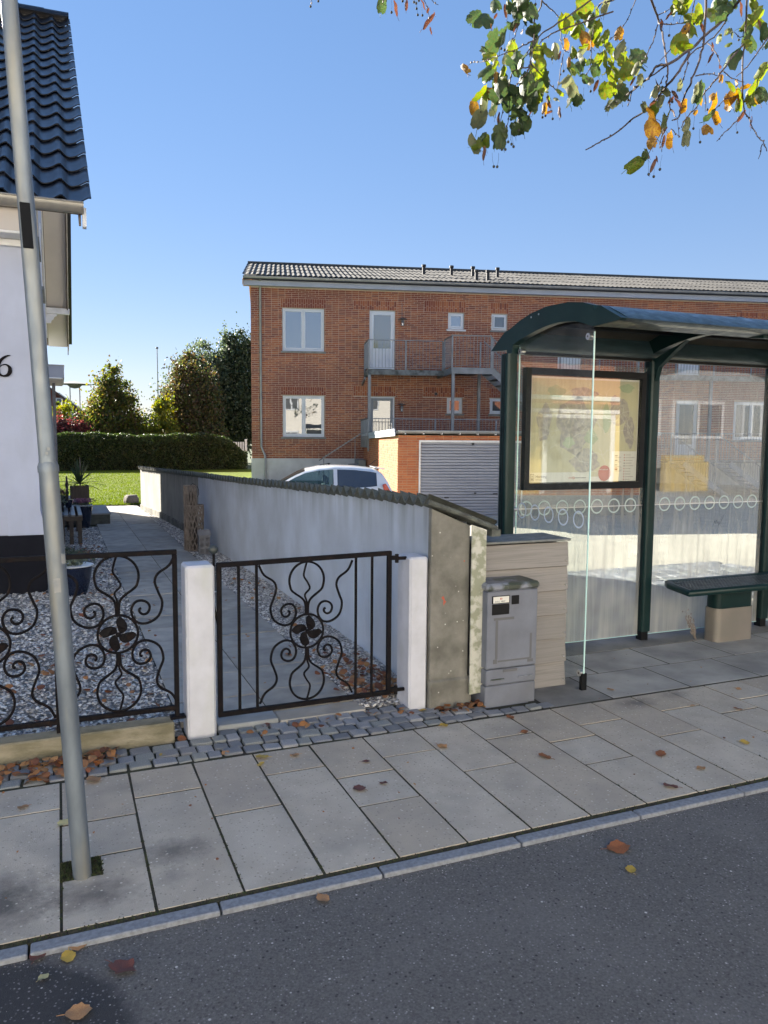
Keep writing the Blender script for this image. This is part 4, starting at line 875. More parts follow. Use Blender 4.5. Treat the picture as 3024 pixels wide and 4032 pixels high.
# ------------------------------------------------------------------ boundary wall
wall = thing('garden_wall', 'long rendered boundary wall with wavy dark tile coping running back from the pavement', 'wall', (0, 0, 0))
def wtop(y):
    P = [(4.07, 1.215), (8.4, 1.08), (15.3, .935), (17.5, .905)]
    for (a, xa), (b_, xb) in zip(P, P[1:]):
        if y <= b_: return xa + (xb - xa) * (y - a) / (b_ - a)
    return .9
ysw = [4.075] + list(np.linspace(4.4, 17.5, 30))
V = []; F = []
TH = .235
for y in ysw:
    x = wall_x(y); t = wtop(y)
    V += [(x, y, -.1), (x, y, t), (x + TH, y, t - .10), (x + TH, y, -.7)]
n = len(ysw)
for i in range(n - 1):
    for k in range(3): F.append((i * 4 + k, i * 4 + k + 1, (i + 1) * 4 + k + 1, (i + 1) * 4 + k))
F.append(((n - 1) * 4, (n - 1) * 4 + 1, (n - 1) * 4 + 2, (n - 1) * 4 + 3))
isp = max(i for i in range(n) if ysw[i] < 12.2)
b = MB(); b.add(V, [f for f in F if max(f) < (isp + 1) * 4]); b.build('rendered_wall', M['render_wall'], wall)
b = MB(); b.add(V, [f for f in F if max(f) >= (isp + 1) * 4]); b.build('unpainted_wall', M['old_wall'], wall)
# bare concrete end
b = MB(); b.prism([(1.982, 4.035, -.1), (2.238, 4.035, -.1), (2.238, 4.035, 1.085), (1.982, 4.035, 1.195)], (0, .045, 0)); b.build('bare_end', M['raw_concrete'], wall, bevel=.004)
b = MB(); b.box(1.976, 2.262, 4.02, 4.07, -.1, .17); b.build('end_footing', M['raw_concrete'], wall, bevel=.012)
b = MB(); b.prism([(2.225, 3.985, .07), (2.322, 3.985, .075), (2.322, 3.985, 1.06), (2.225, 3.985, 1.095)], (0, .012, 0)); b.build('cement_strip', M['concrete_pale'], wall, bevel=.001)
b = MB()
for i in range(n - 1):
    y0, y1 = ysw[i], ysw[i + 1]
    if y0 < 11.5: continue
    b.add([(wall_x(y0) - .02, y0, -.02), (wall_x(y1) - .02, y1, -.02), (wall_x(y1) - .02, y1, .13), (wall_x(y0) - .02, y0, .13), (wall_x(y0), y0, .14), (wall_x(y1), y1, .14)], [(0, 1, 2, 3), (3, 2, 5, 4)])
b.build('wall_base', M['raw_concrete'], wall)
# paint splash and red mark on the bare end
b = MB()
for pts_ in ([(2.052, .665), (2.066, .675), (2.071, .66), (2.076, .645), (2.085, .64), (2.075, .628), (2.068, .615), (2.064, .632), (2.067, .648), (2.058, .655)], [(2.195, .878), (2.205, .88), (2.2, .868)]):
    b.poly([(x, 4.0335, z) for x, z in pts_])
b.build('red_mark', M['red_print'], wall)
# coping: one wavy tile per wave
def coping_mesh(seed):
    rg = random.Random(seed); b = MB(); W_ = .16; n = 9; L_ = .46
    V = []
    for lay in (0, .016):
        for j in (0, 1):
            for i in range(n):
                u = i / (n - 1)
                z = .028 * math.cos(2 * PI * u) * 1.0
                V.append((-.055 + L_ * j, (u - .5) * W_, z + lay + (-.0 if j == 0 else -.165)))
    F = []
    for i in range(n - 1):
        F += [(i, n + i, n + i + 1, i + 1), (2 * n + i, 2 * n + i + 1, 3 * n + i + 1, 3 * n + i), (i, i + 1, 2 * n + i + 1, 2 * n + i), (n + i, 3 * n + i, 3 * n + i + 1, n + i + 1)]
    # mortar plug under the roll at the low wave
    b.add(V, F)
    pl = [(-.047, (u - .5) * W_, .028 * math.cos(2 * PI * u)) for u in np.linspace(.12, .88, 7)]
    bot = [(-.02, (u - .5) * W_ * .8, -.048 - .006 * rg.random()) for u in (.8, .5, .2)]
    return b.mesh('coping_tile', M['coping'], smooth=True, angle=50)
cms = [coping_mesh(i) for i in range(3)]
y = 4.085
while y < 17.5:
    inst('coping_tile', random.choice(cms), wall, loc=(wall_x(y), y, wtop(y) + .022 + random.uniform(-.004, .004)), rot=(random.uniform(-.03, .03), random.uniform(-.02, .02), random.uniform(-.03, .03)))
    y += .1497
# the verge roll at the street end
b = MB(); b.tube([(1.95, 4.02, 1.235), (2.15, 4.015, 1.165), (2.40, 4.01, 1.065)], .017, 8); b.box(2.36, 2.42, 3.99, 4.05, 1.02, 1.06); b.build('end_roll', M['coping'], wall, smooth=True)

# ------------------------------------------------------------------ clad meter box
cb = thing('clad_enclosure', 'wood grained board clad enclosure behind the grey cabinet with felt top', 'enclosure', (0, 0, 0))
b = MB(); b.box(2.335, 3.0, 4.165, 4.42, -.03, .93); b.build('core', M['wood_dark'], cb)  # dark core shows in the board gaps in place of shadow lines
for i in range(6):
    z0 = .0 + i * .158; z1 = z0 + .1515
    b = MB()
    b.add([(2.33, 4.120, z0), (3.012 + random.uniform(-.002, .002), 4.120, z0), (3.012, 4.137, z1), (2.33, 4.137, z1), (2.33, 4.134, z0), (3.012, 4.134, z0), (3.012, 4.160, z1), (2.33, 4.160, z1)],
          [(0, 1, 2, 3), (4, 7, 6, 5), (0, 4, 5, 1), (3, 2, 6, 7), (1, 5, 6, 2), (0, 3, 7, 4)])
    b.v = [(x, y_ - i * .0004, z) for x, y_, z in b.v]
    b.build('cladding_board', M['cladding'], cb)
    b = MB(); b.tube([(2.993, 4.136, z0 + .035), (2.993, 4.114, z0 + .035)], .004, 8); b.build('screw', M['steel'], cb)
b = MB(); b.box(2.325, 3.018, 4.105, 4.43, .953, .968); b.build('felt_top', M['felt'], cb, bevel=.004)

# ------------------------------------------------------------------ grey cable cabinet
cab = thing('cable_cabinet', 'grey plastic cable cabinet with peeled tape lines in front of the board cladding', 'cabinet', (2.30, 3.925, 0))
CW, CD = .352, .20
b = MB(); b.box(0, CW, .004, CD, -.05, .125); b.build('base', M['cabinet'], cab, bevel=.006)
b = MB(); b.box(.002, CW - .002, 0, CD, .130, .225); b.build('lower_panel', M['cabinet'], cab, bevel=.005)
b = MB(); b.box(.002, CW - .002, -.003, CD, .230, .70); b.build('door', M['cabinet'], cab, bevel=.006)
b = MB(); b.box(-.006, CW + .008, -.014, CD + .008, .702, .748); b.build('lid', M['cab_lid'], cab, bevel=.014)
b = MB(); b.box(.115, .215, -.006, .0, .205, .222); b.build('grip', M['tape'], cab, bevel=.002)
for x0, x1, z in ((.03, .125, .165), (.225, .325, .168)):
    b = MB(); b.box(x0, x1, -.008, .0, z - .004, z + .004); b.build('vent_rib', M['cab_lid'], cab, bevel=.002)
b = MB(); b.box(.030, .148, -.009, -.0035, .628, .674); b.build('label_frame', M['black_plastic'], cab)
b = MB(); b.box(.035, .143, -.0105, -.009, .632, .670); b.build('label_plate', M['paper'], cab)
text_part('ENERGI', .0135, M['cabinet'], cab, (.046, -.0108, .640), (PI / 2, 0, 0), 'lettering', .0003, sx=.72)
text_part('MIDT', .0135, M['black_print'], cab, (.088, -.0108, .640), (PI / 2, 0, 0), 'lettering', .0003, sx=.9)
b = MB()
for s in (-1, 1):
    b.prism([(.088 + s * (.002 + .006 * math.cos(a)), -.0112, .657 + .006 * math.sin(a)) for a in np.linspace(-PI / 2, PI / 2, 8)], (0, .0004, 0))
b.build('emblem', M['red_print'], cab)
b = MB(); b.box(.030, .148, -.009, -.0035, .560, .624); b.build('black_plate', M['black_plastic'], cab, bevel=.002)
b = MB(); b.box(.163, .215, -.009, -.0035, .616, .670); b.build('lock_cover', M['black_plastic'], cab, bevel=.002)
for x0, x1, z0, z1 in ((.045, .185, .525, .541), (.058, .075, .29, .524), (.045, .072, .262, .289), (.076, .30, .270, .280), (.30, .314, .272, .43), (.285, .325, .252, .27)):
    b = MB(); b.box(x0, x1, -.0042, -.0032, z0, z1); b.build('tape_residue', M['tape'], cab)

n = 2600
gy_ = 2.508 - np.abs(RNG.normal(0, .035, n)); gx_ = RNG.uniform(-1.2, 6, n)
k = 700; gx_[:k] = RNG.uniform(-1, 4.5, k); gy_[:k] = RNG.uniform(.4, 2.5, k)
me = scatter_mesh('grit', ov, of, np.stack([gx_, gy_, np.full(n, -.0195)], 1), rand_rot(n, .8), RNG.uniform(.0008, .0026, n), M['grit'])
inst('road_grit', me, kind='stuff')
# ------------------------------------------------------------------ bus shelter
sh = thing('bus_shelter', 'dark green bus shelter with curved roof, map case and glass walls behind the bench', 'bus shelter', (0, 0, 0))
PX = [2.990, 4.285, 5.575, 6.865]
def rrect(x0, x1, y0, y1, r, n=4):
    o = []
    for cx, cy, a0 in ((x1 - r, y1 - r, 0), (x0 + r, y1 - r, 90), (x0 + r, y0 + r, 180), (x1 - r, y0 + r, 270)):
        for k in range(n + 1):
            a = R(a0 + 90 * k / n); o.append((cx + r * math.cos(a), cy + r * math.sin(a)))
    return o
for i, x in enumerate(PX):
    b = MB(); b.prism([(p, q, .075) for p, q in rrect(x - .045, x + .045, 4.81, 4.915, .022)], (0, 0, 2.13)); b.build('post', M['shelter_green'], sh, smooth=True, angle=40)
    b = MB(); b.box(x - .032, x + .032, 4.83, 4.895, -.03, .075); b.build('post_foot', M['shelter_black'], sh)
    b = MB()
    for s in (-1, 1):
        b.box(x + s * .0465 - .0015, x + s * .0465 + .0015, 4.845, 4.85, .08, 2.2); b.box(x + s * .0465 - .0015, x + s * .0465 + .0015, 4.87, 4.875, .08, 2.2)
    b.build('glazing_bead', M['shelter_black'], sh)
# arches
OUT = [(5.131, 2.252), (5.04, 2.312), (4.944, 2.368), (4.88, 2.380), (4.742, 2.425), (4.61, 2.454), (4.423, 2.474), (4.188, 2.466), (4.035, 2.441), (3.93, 2.41)]
FRT = [(3.917, 2.375), (3.884, 2.395), (3.849, 2.390), (3.673, 2.300), (3.70, 2.287), (3.923, 2.281)]
INN = [(3.954, 2.290), (4.018, 2.312), (4.10, 2.334), (4.182, 2.346), (4.27, 2.352), (4.356, 2.351), (4.45, 2.343), (4.54, 2.330), (4.64, 2.312), (4.737, 2.292), (4.826, 2.268), (4.837, 2.206), (4.90, 2.206), (4.91, 2.238), (4.961, 2.238)]
ARC = OUT + FRT + INN
for i, x in enumerate(PX):
    b = MB()
    # strip triangulation between outer and inner lines
    b.prism([(x + .035 - (.03 if i == 0 else .035), y, z) for y, z in ARC], (.05, 0, 0)) if i == 0 else b.prism([(x - .03, y, z - .004) for y, z in ARC[:9] + [(3.95, 2.405), (3.80, 2.36), (3.80, 2.27)] + INN], (.06, 0, 0))
    b.build('roof_arch', M['shelter_green'], sh)
    if i:
        b = MB(); b.prism([(x - .02, 4.83, 2.0), (x - .02, 4.83, 2.22), (x - .02, 4.50, 2.33), (x - .02, 4.62, 2.26), (x - .02, 4.77, 2.16)], (.04, 0, 0)); b.build('corner_brace', M['shelter_green'], sh)
b = MB()
for y, z in ((4.60, 2.428), (4.51, 2.436)): b.tube([(2.999, y, z), (2.992, y, z)], .006, 10)
b.build('arch_screw', M['steel'], sh)
XR = 7.0
def roofz(y):
    P = sorted(OUT)
    for (a, za), (c, zc) in zip(P, P[1:]):
        if y <= c: return za + (zc - za) * (y - a) / (c - a)
    return P[-1][1]
# roof skins: panels between arches
ysr = np.linspace(3.93, 4.93, 15)
for i in range(3):
    x0 = PX[i] + (.052 if i == 0 else .03); x1 = PX[i + 1] - .03
    b = MB(); V = []
    for y in ysr:
        z = roofz(y) - .012
        V += [(x0, y, z), (x1, y, z), (x0, y, z - .008), (x1, y, z - .008)]
    F = []
    for k in range(len(ysr) - 1):
        a = 4 * k; c = 4 * (k + 1)
        F += [(a, a + 1, c + 1, c), (a + 2, c + 2, c + 3, a + 3)]
    b.add(V, F); b.build('roof_panel', M['roof_panel'], sh, smooth=True)
    for y in (4.16, 4.40, 4.64):
        b = MB(); z = roofz(y) - .022
        b.box(x0, x1, y - .028, y + .028, z - .045, z); b.build('purlin', M['shelter_black'], sh, bevel=.004)
b = MB(); b.prism([(3.047, y, z) for y, z in [(3.935, 2.412), (3.90, 2.400), (3.85, 2.392), (3.76, 2.350), (3.69, 2.312), (3.675, 2.300), (3.70, 2.289), (3.80, 2.286), (3.93, 2.284)]], (XR - 3.047, 0, 0))
b.build('front_beam', M['shelter_top'], sh, smooth=True, angle=50)
b = MB(); b.prism([(3.047, y, z) for y, z in [(4.885, 2.383), (4.93, 2.377), (5.02, 2.325), (5.12, 2.262), (5.13, 2.254), (4.96, 2.242), (4.83, 2.226), (4.82, 2.27)]], (XR - 3.047, 0, 0))
b.build('rear_beam', M['shelter_top'], sh, smooth=True, angle=50)
b = MB(); b.box(PX[0] + .045, XR, 4.835, 4.885, 2.205, 2.24); b.build('head_rail', M['shelter_black'], sh)
# glass
GY = 4.862
for i in range(3):
    x0, x1 = PX[i] + .047, PX[i + 1] - .047
    for z0, z1 in ((.045, 1.083), (1.092, 2.16)):
        b = MB(); b.add([(x0, GY, z0), (x1, GY, z0), (x1, GY, z1), (x0, GY, z1)], [(0, 1, 2, 3)])
        b.build('rear_glass_pane', M['glass'], sh)
    b = MB(); b.box(x0, x1, GY - .004, GY + .004, 1.084, 1.0905); b.build('glass_joint', M['steel'], sh)
    b = MB(); b.box(x0, x1, GY - .004, GY + .004, .040, .0445); b.build('glass_bottom_edge', M['glass_edge'], sh)
    xs0 = 3.159 if i == 0 else PX[i] + .176
    for k in range(7):
        cx = xs0 + (.160 if i == 0 else .1575) * k
        b = MB(); N_ = 28
        V = [(cx + r_ * math.cos(2 * PI * k2 / N_), GY - .0025, 1.09 + r_ * math.sin(2 * PI * k2 / N_)) for r_ in (.057, .046) for k2 in range(N_)]
        b.add(V, [(k2, (k2 + 1) % N_, (k2 + 1) % N_ + N_, k2 + N_) for k2 in range(N_)])
        b.build('frosted_ring', M['ring_white'], sh)
GX = 3.052
ys_ = [3.985] + list(np.linspace(4.02, 4.82, 14))
def gtop(y):
    P = sorted(INN[:11])
    y_ = min(max(y, P[0][0]), P[-1][0])
    for (a, za), (c, zc) in zip(P, P[1:]):
        if y_ <= c: return za + (zc - za) * (y_ - a) / (c - a) - .012
V = [(GX, y, .065) for y in ys_] + [(GX, y, gtop(y)) for y in ys_]
n = len(ys_)
b = MB(); b.add(V, [(i, i + 1, i + 1 + n, i + n) for i in range(n - 1)]); b.build('side_glass_pane', M['glass_side'], sh)
b = MB(); b.box(GX - .004, GX + .004, 3.978, 3.985, .065, 2.262); b.build('side_glass_edge', M['glass_edge'], sh)
b = MB(); b.box(GX - .004, GX + .004, 4.8205, 4.828, .065, 2.25); b.build('side_glass_edge', M['glass_edge'], sh)
for k in range(5):
    cy = 4.743 - .1653 * k; b = MB(); N_ = 28
    V = [(GX - .0025, cy + r_ * math.cos(2 * PI * k2 / N_), 1.09 + r_ * math.sin(2 * PI * k2 / N_)) for r_ in (.057, .046) for k2 in range(N_)]
    b.add(V, [(k2, (k2 + 1) % N_, (k2 + 1) % N_ + N_, k2 + N_) for k2 in range(N_)]); b.build('frosted_ring', M['ring_near'], sh)
for y, z in ((4.79, 2.218), (4.02, 2.235), (4.838, 1.09), (4.005, .108)):
    b = MB(); b.tube([(GX + .012, y, z), (GX - .022, y, z)], .021, 20); b.build('glass_clamp', M['steel'], sh, smooth=True)
    b = MB(); b.tube([(GX - .0222, y, z), (GX - .024, y, z)], .007, 10); b.build('clamp_screw', M['tape'], sh)
b = MB(); b.box(3.035, 3.075, 3.975, 4.005, -.03, .11); b.build('glass_foot', M['shelter_black'], sh, bevel=.003)
# map case
mc = MB()
x0, x1, z0, z1 = 3.100, 4.183, 1.228, 2.113
for a in ((x0, x1, z0, z0 + .05), (x0, x1, z1 - .05, z1)): mc.box(a[0], a[1], 4.800, 4.850, a[2], a[3])
for a in ((x0, x0 + .042), (x1 - .042, x1)): mc.box(a[0], a[1], 4.800, 4.850, z0 + .05, z1 - .05)
mcf = mc.build('map_case', M['shelter_black'], sh)
b = MB(); b.box(x0 + .042, x1 - .042, 4.838, 4.848, z0 + .05, z1 - .05); b.build('back_panel', M['black_plastic'], mcf)
pz0, pz1, px0, px1 = 1.283, 2.058, 3.158, 4.146
def flat(name, mt, rects, d):
    b = MB()
    for (a, c, e, f_) in rects: b.add([(a, d, e), (c, d, e), (c, d, f_), (a, d, f_)], [(0, 1, 2, 3)])
    return b.build(name, mt, mcf)
flat('map_sheet', M['paper'], [(px0, px1, pz0, pz1)], 4.834)
flat('map_area', M['map_yellow'], [(px0 + .012, 3.90, 1.355, pz1 - .015), (3.90, px1 - .012, 1.512, pz1 - .015), (3.70, 3.90, 1.32, 1.355)], 4.833)
b = MB()
def blob(cx, cz, rx, rz, sd, n=22, d=4.832):
    rg = random.Random(sd)
    ph = [rg.uniform(0, 6.3) for _ in range(4)]
    return [(cx + rx * math.cos(t) * (1 + .16 * math.sin(3 * t + ph[0]) + .1 * math.sin(7 * t + ph[1])), d, cz + rz * math.sin(t) * (1 + .14 * math.sin(2 * t + ph[2]) + .1 * math.sin(5 * t + ph[3]))) for t in np.linspace(0, 2 * PI, n, endpoint=False)]
for a in ((3.55, 1.70, .17, .19, 1), (3.28, 1.72, .06, .14, 2), (3.95, 1.82, .09, .12, 3), (3.62, 1.94, .12, .05, 4), (3.66, 1.44, .13, .08, 5), (4.06, 1.66, .05, .12, 6)): b.poly(blob(*a))
b.build('map_town_areas', M['map_town'], mcf)
b = MB()
for a in ((3.50, 1.58, .05, .04, 11), (3.70, 1.62, .06, .05, 12), (3.84, 1.76, .04, .10, 13), (3.38, 1.95, .08, .04, 14), (4.02, 1.99, .07, .03, 15)): b.poly(blob(*a, d=4.8312))
b.build('map_green_areas', M['map_green'], mcf)
b = MB()
rg = random.Random(5)
for k in range(46):
    cx, cz = rg.choice([(3.55, 1.70), (3.30, 1.72), (3.95, 1.82), (3.66, 1.45), (4.04, 1.66), (3.62, 1.9)])
    p = [(cx + rg.gauss(0, .09), cz + rg.gauss(0, .08))]
    a = rg.uniform(0, 6.3)
    for _ in range(5): a += rg.uniform(-.7, .7); p.append((p[-1][0] + .035 * math.cos(a), p[-1][1] + .035 * math.sin(a)))
    p = [(min(max(x, px0 + .02), px1 - .02), min(max(z, 1.36 if x < 3.85 else 1.52), 2.03)) for x, z in p]
    for (xa, za), (xb, zb) in zip(p, p[1:]):
        dx_, dz_ = xb - xa, zb - za; L_ = math.hypot(dx_, dz_) or 1; nx_, nz_ = -dz_ / L_ * .0011, dx_ / L_ * .0011
        b.add([(xa - nx_, 4.8306, za - nz_), (xb - nx_, 4.8306, zb - nz_), (xb + nx_, 4.8306, zb + nz_), (xa + nx_, 4.8306, za + nz_)], [(0, 1, 2, 3)])
b.build('map_roads', M['map_road'], mcf)
b = MB(); b.poly([(3.835 + .058 * math.cos(a), 4.8304, 1.345 + .060 * math.sin(a)) for a in np.linspace(0, 2 * PI, 32, endpoint=False)]); b.build('red_disc', M['red_print'], mcf)
ROT = (PI / 2, 0, 0)
text_part('MIDTTRAFIK LIVE', .0125, M['paper'], mcf, (3.786, 4.8298, 1.372), ROT, 'disc_lettering', .0002, sx=.85)
text_part('Herning', .030, M['black_print'], mcf, (3.215, 4.8298, 1.325), ROT, 'map_title', .0002)
text_part('Kommune', .013, M['black_print'], mcf, (3.216, 4.8298, 1.303), ROT, 'map_subtitle', .0002)
flat('crest_box', M['tape'], [(3.168, 3.202, 1.294, 1.297), (3.168, 3.202, 1.342, 1.345), (3.168, 3.171, 1.297, 1.342), (3.199, 3.202, 1.297, 1.342), (3.176, 3.194, 1.300, 1.308), (3.176, 3.194, 1.312, 1.316)], 4.8300)
b = MB(); b.poly([(3.178, 4.8299, 1.325), (3.186, 4.8299, 1.330), (3.194, 4.8299, 1.325), (3.186, 4.8299, 1.322)]); b.poly([(3.183, 4.8299, 1.331), (3.189, 4.8299, 1.336), (3.184, 4.8299, 1.339)]); b.build('crest', M['tape'], mcf)
flat('scale_bar', M['black_print'], [(3.56, 3.665, 1.311, 1.315)], 4.830)
flat('scale_bar', M['red_print'], [(3.505, 3.545, 1.311, 1.315)], 4.830)
b = MB(); V = [(3.553 + r_ * math.cos(t), 4.8298, 1.313 + r_ * math.sin(t)) for r_ in (.010, .006) for t in np.linspace(0, 2 * PI, 14, endpoint=False)]
b.add(V, [(k, (k + 1) % 14, (k + 1) % 14 + 14, k + 14) for k in range(14)]); b.build('scale_ring', M['red_print'], mcf)
leg = [(.0, .012)] * 1
flat('legend_marks', M['red_print'], [(4.015, 4.023, 1.48 - .021 * k, 1.488 - .021 * k) for k in (0, 1, 2, 5, 6, 7, 8, 9)], 4.830)
flat('legend_marks', M['black_print'], [(4.015, 4.023, 1.48 - .021 * k, 1.488 - .021 * k) for k in (3, 4, 10, 11)] + [(3.93, 3.955, 1.476 - .035 * k, 1.480 - .035 * k) for k in (0, 1, 2, 3)], 4.830)
flat('legend_lines', M['map_town'], [(4.032, 4.032 + random.uniform(.04, .085), 1.482 - .021 * k, 1.486 - .021 * k) for k in range(12)] + [(3.93, 3.99, 1.464 - .035 * k, 1.467 - .035 * k) for k in range(4)] + [(3.975, 3.998, 1.385 - .012 * k, 1.388 - .012 * k) for k in range(3)], 4.830)
b = MB(); V = [(3.945 + r_ * math.cos(t), 4.8298, 1.378 + r_ * math.sin(t)) for r_ in (.012, .009) for t in np.linspace(0, 2 * PI, 14, endpoint=False)]
b.add(V, [(k, (k + 1) % 14, (k + 1) % 14 + 14, k + 14) for k in range(14)]); b.poly([(3.945 + .004 * math.cos(t), 4.8298, 1.378 + .004 * math.sin(t)) for t in np.linspace(0, 2 * PI, 8, endpoint=False)]); b.build('stop_mark', M['red_print'], mcf)
b = MB(); b.add([(x0 + .042, 4.812, z0 + .05), (x1 - .042, 4.812, z0 + .05), (x1 - .042, 4.812, z1 - .05), (x0 + .042, 4.812, z1 - .05)], [(0, 1, 2, 3)]); b.build('case_glass', M['glass_case'], mcf)
# dried streaks and a scribble on the right pane
b = MB(); rg = random.Random(3)
for k in range(26):
    x = rg.uniform(4.55, 5.4); z = rg.uniform(.55, 1.0) if k % 2 else rg.uniform(1.15, 1.5); L_ = rg.uniform(.06, .3); w_ = rg.uniform(.002, .006)
    b.add([(x, GY - .0028, z), (x + w_, GY - .0028, z), (x + w_ * .7, GY - .0028, z - L_), (x, GY - .0028, z - L_)], [(0, 1, 2, 3)])
M['streaks'] = glass_mat('water_streak', (.98, .98, .96), .12, 1.0, (.8, .8, .74))
b.build('dried_streaks', M['streaks'], sh)
b = MB(); S = [(4.985, .905), (5.0, .94), (5.01, .91), (5.022, .945), (5.03, .915), (5.045, .93), (5.05, .905), (5.04, .90), (5.06, .92), (5.075, .945), (5.10, .985)]
b.tube([(x, GY - .004, z) for x, z in S], .0022, 5); b.tube([(4.84, GY - .004, .97), (4.845, GY - .004, .935), (4.835, GY - .004, .92)], .002, 5); b.build('marker_scribble', M['tape'], sh)

# ------------------------------------------------------------------ bench
bn = thing('bus_stop_bench', 'dark green shelter bench with perforated grille seat on a beige pedestal', 'bench', (0, 0, 0))
b = MB()
oz = .455
outl = [(4.30, 4.40), (6.6, 4.40), (6.6, 4.86), (4.50, 4.86), (4.44, 4.80)]
outl = [(4.285, 4.375), (6.6, 4.375), (6.6, 4.80), (4.44, 4.80), (4.37, 4.70)]
inn = [(4.36, 4.43), (6.55, 4.43), (6.55, 4.745), (4.475, 4.745), (4.42, 4.66)]
V = [(x, y, .44) for x, y in outl] + [(x, y, .475) for x, y in outl] + [(x, y, .488) for x, y in [(x + (a - x) * .3, y + (c - y) * .3) for (x, y), (a, c) in zip(outl, inn)]] + [(x, y, .478) for x, y in inn] + [(x, y, .44) for x, y in inn]
F = []
for L_ in range(4):
    for k in range(5): F.append((L_ * 5 + k, L_ * 5 + (k + 1) % 5, (L_ + 1) * 5 + (k + 1) % 5, (L_ + 1) * 5 + k))
F.append((0, 1, 2, 3, 4)[::-1])
b.add(V, F); b.build('seat_frame', M['shelter_green'], bn, smooth=True, angle=60, bevel=.003)
b = MB(); nx_ = 66
for k in range(nx_ + 1):
    x = 4.40 + (6.53 - 4.40) * k / nx_
    ya = 4.43; yb2 = 4.745 if x > 4.475 else 4.66
    b.box(x - .006, x + .006, ya, yb2, .470, .477)
for y in np.linspace(4.45, 4.73, 8): b.box(4.42, 6.55, y - .005, y + .005, .4695, .4765)
b.build('seat_grille', M['bench_grille'], bn)
b = MB(); b.prism([(x, y, .27) for x, y in rrect(4.765, 5.155, 4.56, 4.70, .05)], (0, 0, .17)); b.build('upper_pedestal', M['shelter_green'], bn, smooth=True, angle=40)
b = MB(); b.prism([(x, y, -.03) for x, y in rrect(4.758, 5.162, 4.553, 4.707, .052)], (0, 0, .30)); b.build('lower_pedestal', M['beige_steel'], bn, smooth=True, angle=40)
b = MB(); b.prism([(x, y, -.03) for x, y in rrect(6.05, 6.45, 4.553, 4.707, .052)], (0, 0, .30)); b.build('lower_pedestal', M['beige_steel'], bn, smooth=True, angle=40)
b = MB(); b.prism([(x, y, .27) for x, y in rrect(6.057, 6.443, 4.56, 4.70, .05)], (0, 0, .17)); b.build('upper_pedestal', M['shelter_green'], bn, smooth=True, angle=40)
# dry weed by the pedestal
wd_ = thing('dry_weed', 'spindly dry brown weed growing at the left of the bench pedestal', 'weed', (4.70, 4.70, -.01))
rg = random.Random(9)
for k in range(5):
    b = MB(); a = rg.uniform(-.5, .3); pts_ = [(0, 0, 0)]; h = rg.uniform(.16, .27)
    for j in range(6): pts_.append((pts_[-1][0] - .012 + a * .02 + rg.uniform(-.008, .006), pts_[-1][1] + rg.uniform(-.006, .006), pts_[-1][2] + h / 6))
    b.tube(pts_, [.004, .0035, .003, .0025, .002, .0015, .001], 5)
    for j in range(2, 7):
        for s in (-1, 1):
            p = Vector(pts_[j]); e = p + Vector((s * rg.uniform(.01, .03), rg.uniform(-.01, .01), rg.uniform(.005, .025))); b.tube([p, e], .0012, 4); b.obox(e, (.005, 0, .002), (0, .001, 0), (0, .001, .006))
    b.build('stem', M['willow'], wd_)

# ------------------------------------------------------------------ white house number 6
hs = thing('white_house', 'white rendered house with glazed black pantile roof and dark plinth at the left edge', 'house', (0, 0, 0))
HX, HY0, HY1 = -.205, 8.58, 19.5
EY0, EY1, EZ = 8.22, 20.05, 3.80
RY = (EY0 + EY1) / 2; RZ = 8.20
SL = math.atan2(RZ - EZ, RY - EY0)
def rz_(y): return EZ + (RZ - EZ) * (1 - abs(y - RY) / (RY - EY0))
LX = -11
b = MB(); b.prism([(HX, HY0, .58), (HX, HY1, .58), (HX, HY1, rz_(HY1) - .16), (HX, RY, RZ - .16), (HX, HY0, rz_(HY0) - .16)], (LX - HX, 0, 0)); b.build('wall', M['white_wall'], hs)
b = MB(); b.box(LX, HX + .045, HY0 - .035, HY1 + .03, -.1, .60); b.build('plinth', M['navy'], hs)
b = MB(); b.add([(HX, 8.565, .60), (HX + .05, 8.548, .60), (HX + .0, 8.565, .85), (HX - .3, 8.548, .60), (HX - .3, 8.565, .85), (HX + .05, 8.9, .6), (HX, 8.9, .85)], [(0, 1, 2), (3, 1, 2, 4), (1, 5, 6, 2)]); b.build('wall_flare', M['white_wall'], hs)
# frieze and soffit under the front eave
b = MB(); b.box(LX, HX + .02, 8.285, 8.575, 3.495, 3.52); b.box(LX, HX + .02, 8.53, 8.577, 3.43, 3.493); b.build('cornice', M['trim_white'], hs, bevel=.006)
b = MB(); b.box(LX, HX, 8.285, 8.30, 3.52, 3.80); b.build('eave_board', M['soffit'], hs)
# gutter
gp_ = MB()
V = []; NG = 12
for x in (LX, .275):
    for k in range(NG + 1):
        a = PI + PI * k / NG; V.append((x, 8.205 + .082 * math.cos(a), 3.80 + .085 * math.sin(a)))
gp_.add(V, [(k, k + 1, k + NG + 2, k + NG + 1) for k in range(NG)] + [tuple(range(NG + 1, 2 * NG + 2))])
gp_.build('gutter', M['gutter'], hs, smooth=True)
b = MB(); b.tube([(LX, 8.123, 3.803), (.275, 8.123, 3.803)], .010, 8); b.build('gutter_bead', M['gutter'], hs, smooth=True)
for x in (.12, -.5, -1.15):
    b = MB(); b.v = []
    V = []
    for xx in (x - .012, x + .012):
        for k in range(NG + 1):
            a = PI + PI * k / NG; V.append((xx, 8.205 + .0845 * math.cos(a), 3.80 + .0875 * math.sin(a)))
    b.add(V, [(k, k + 1, k + NG + 2, k + NG + 1) for k in range(NG)]); b.build('gutter_bracket', M['gutter'], hs, smooth=True)
b = MB(); b.box(.265, .30, 8.21, 8.30, 3.60, 3.78); b.build('eave_end_block', M['trim_white'], hs)
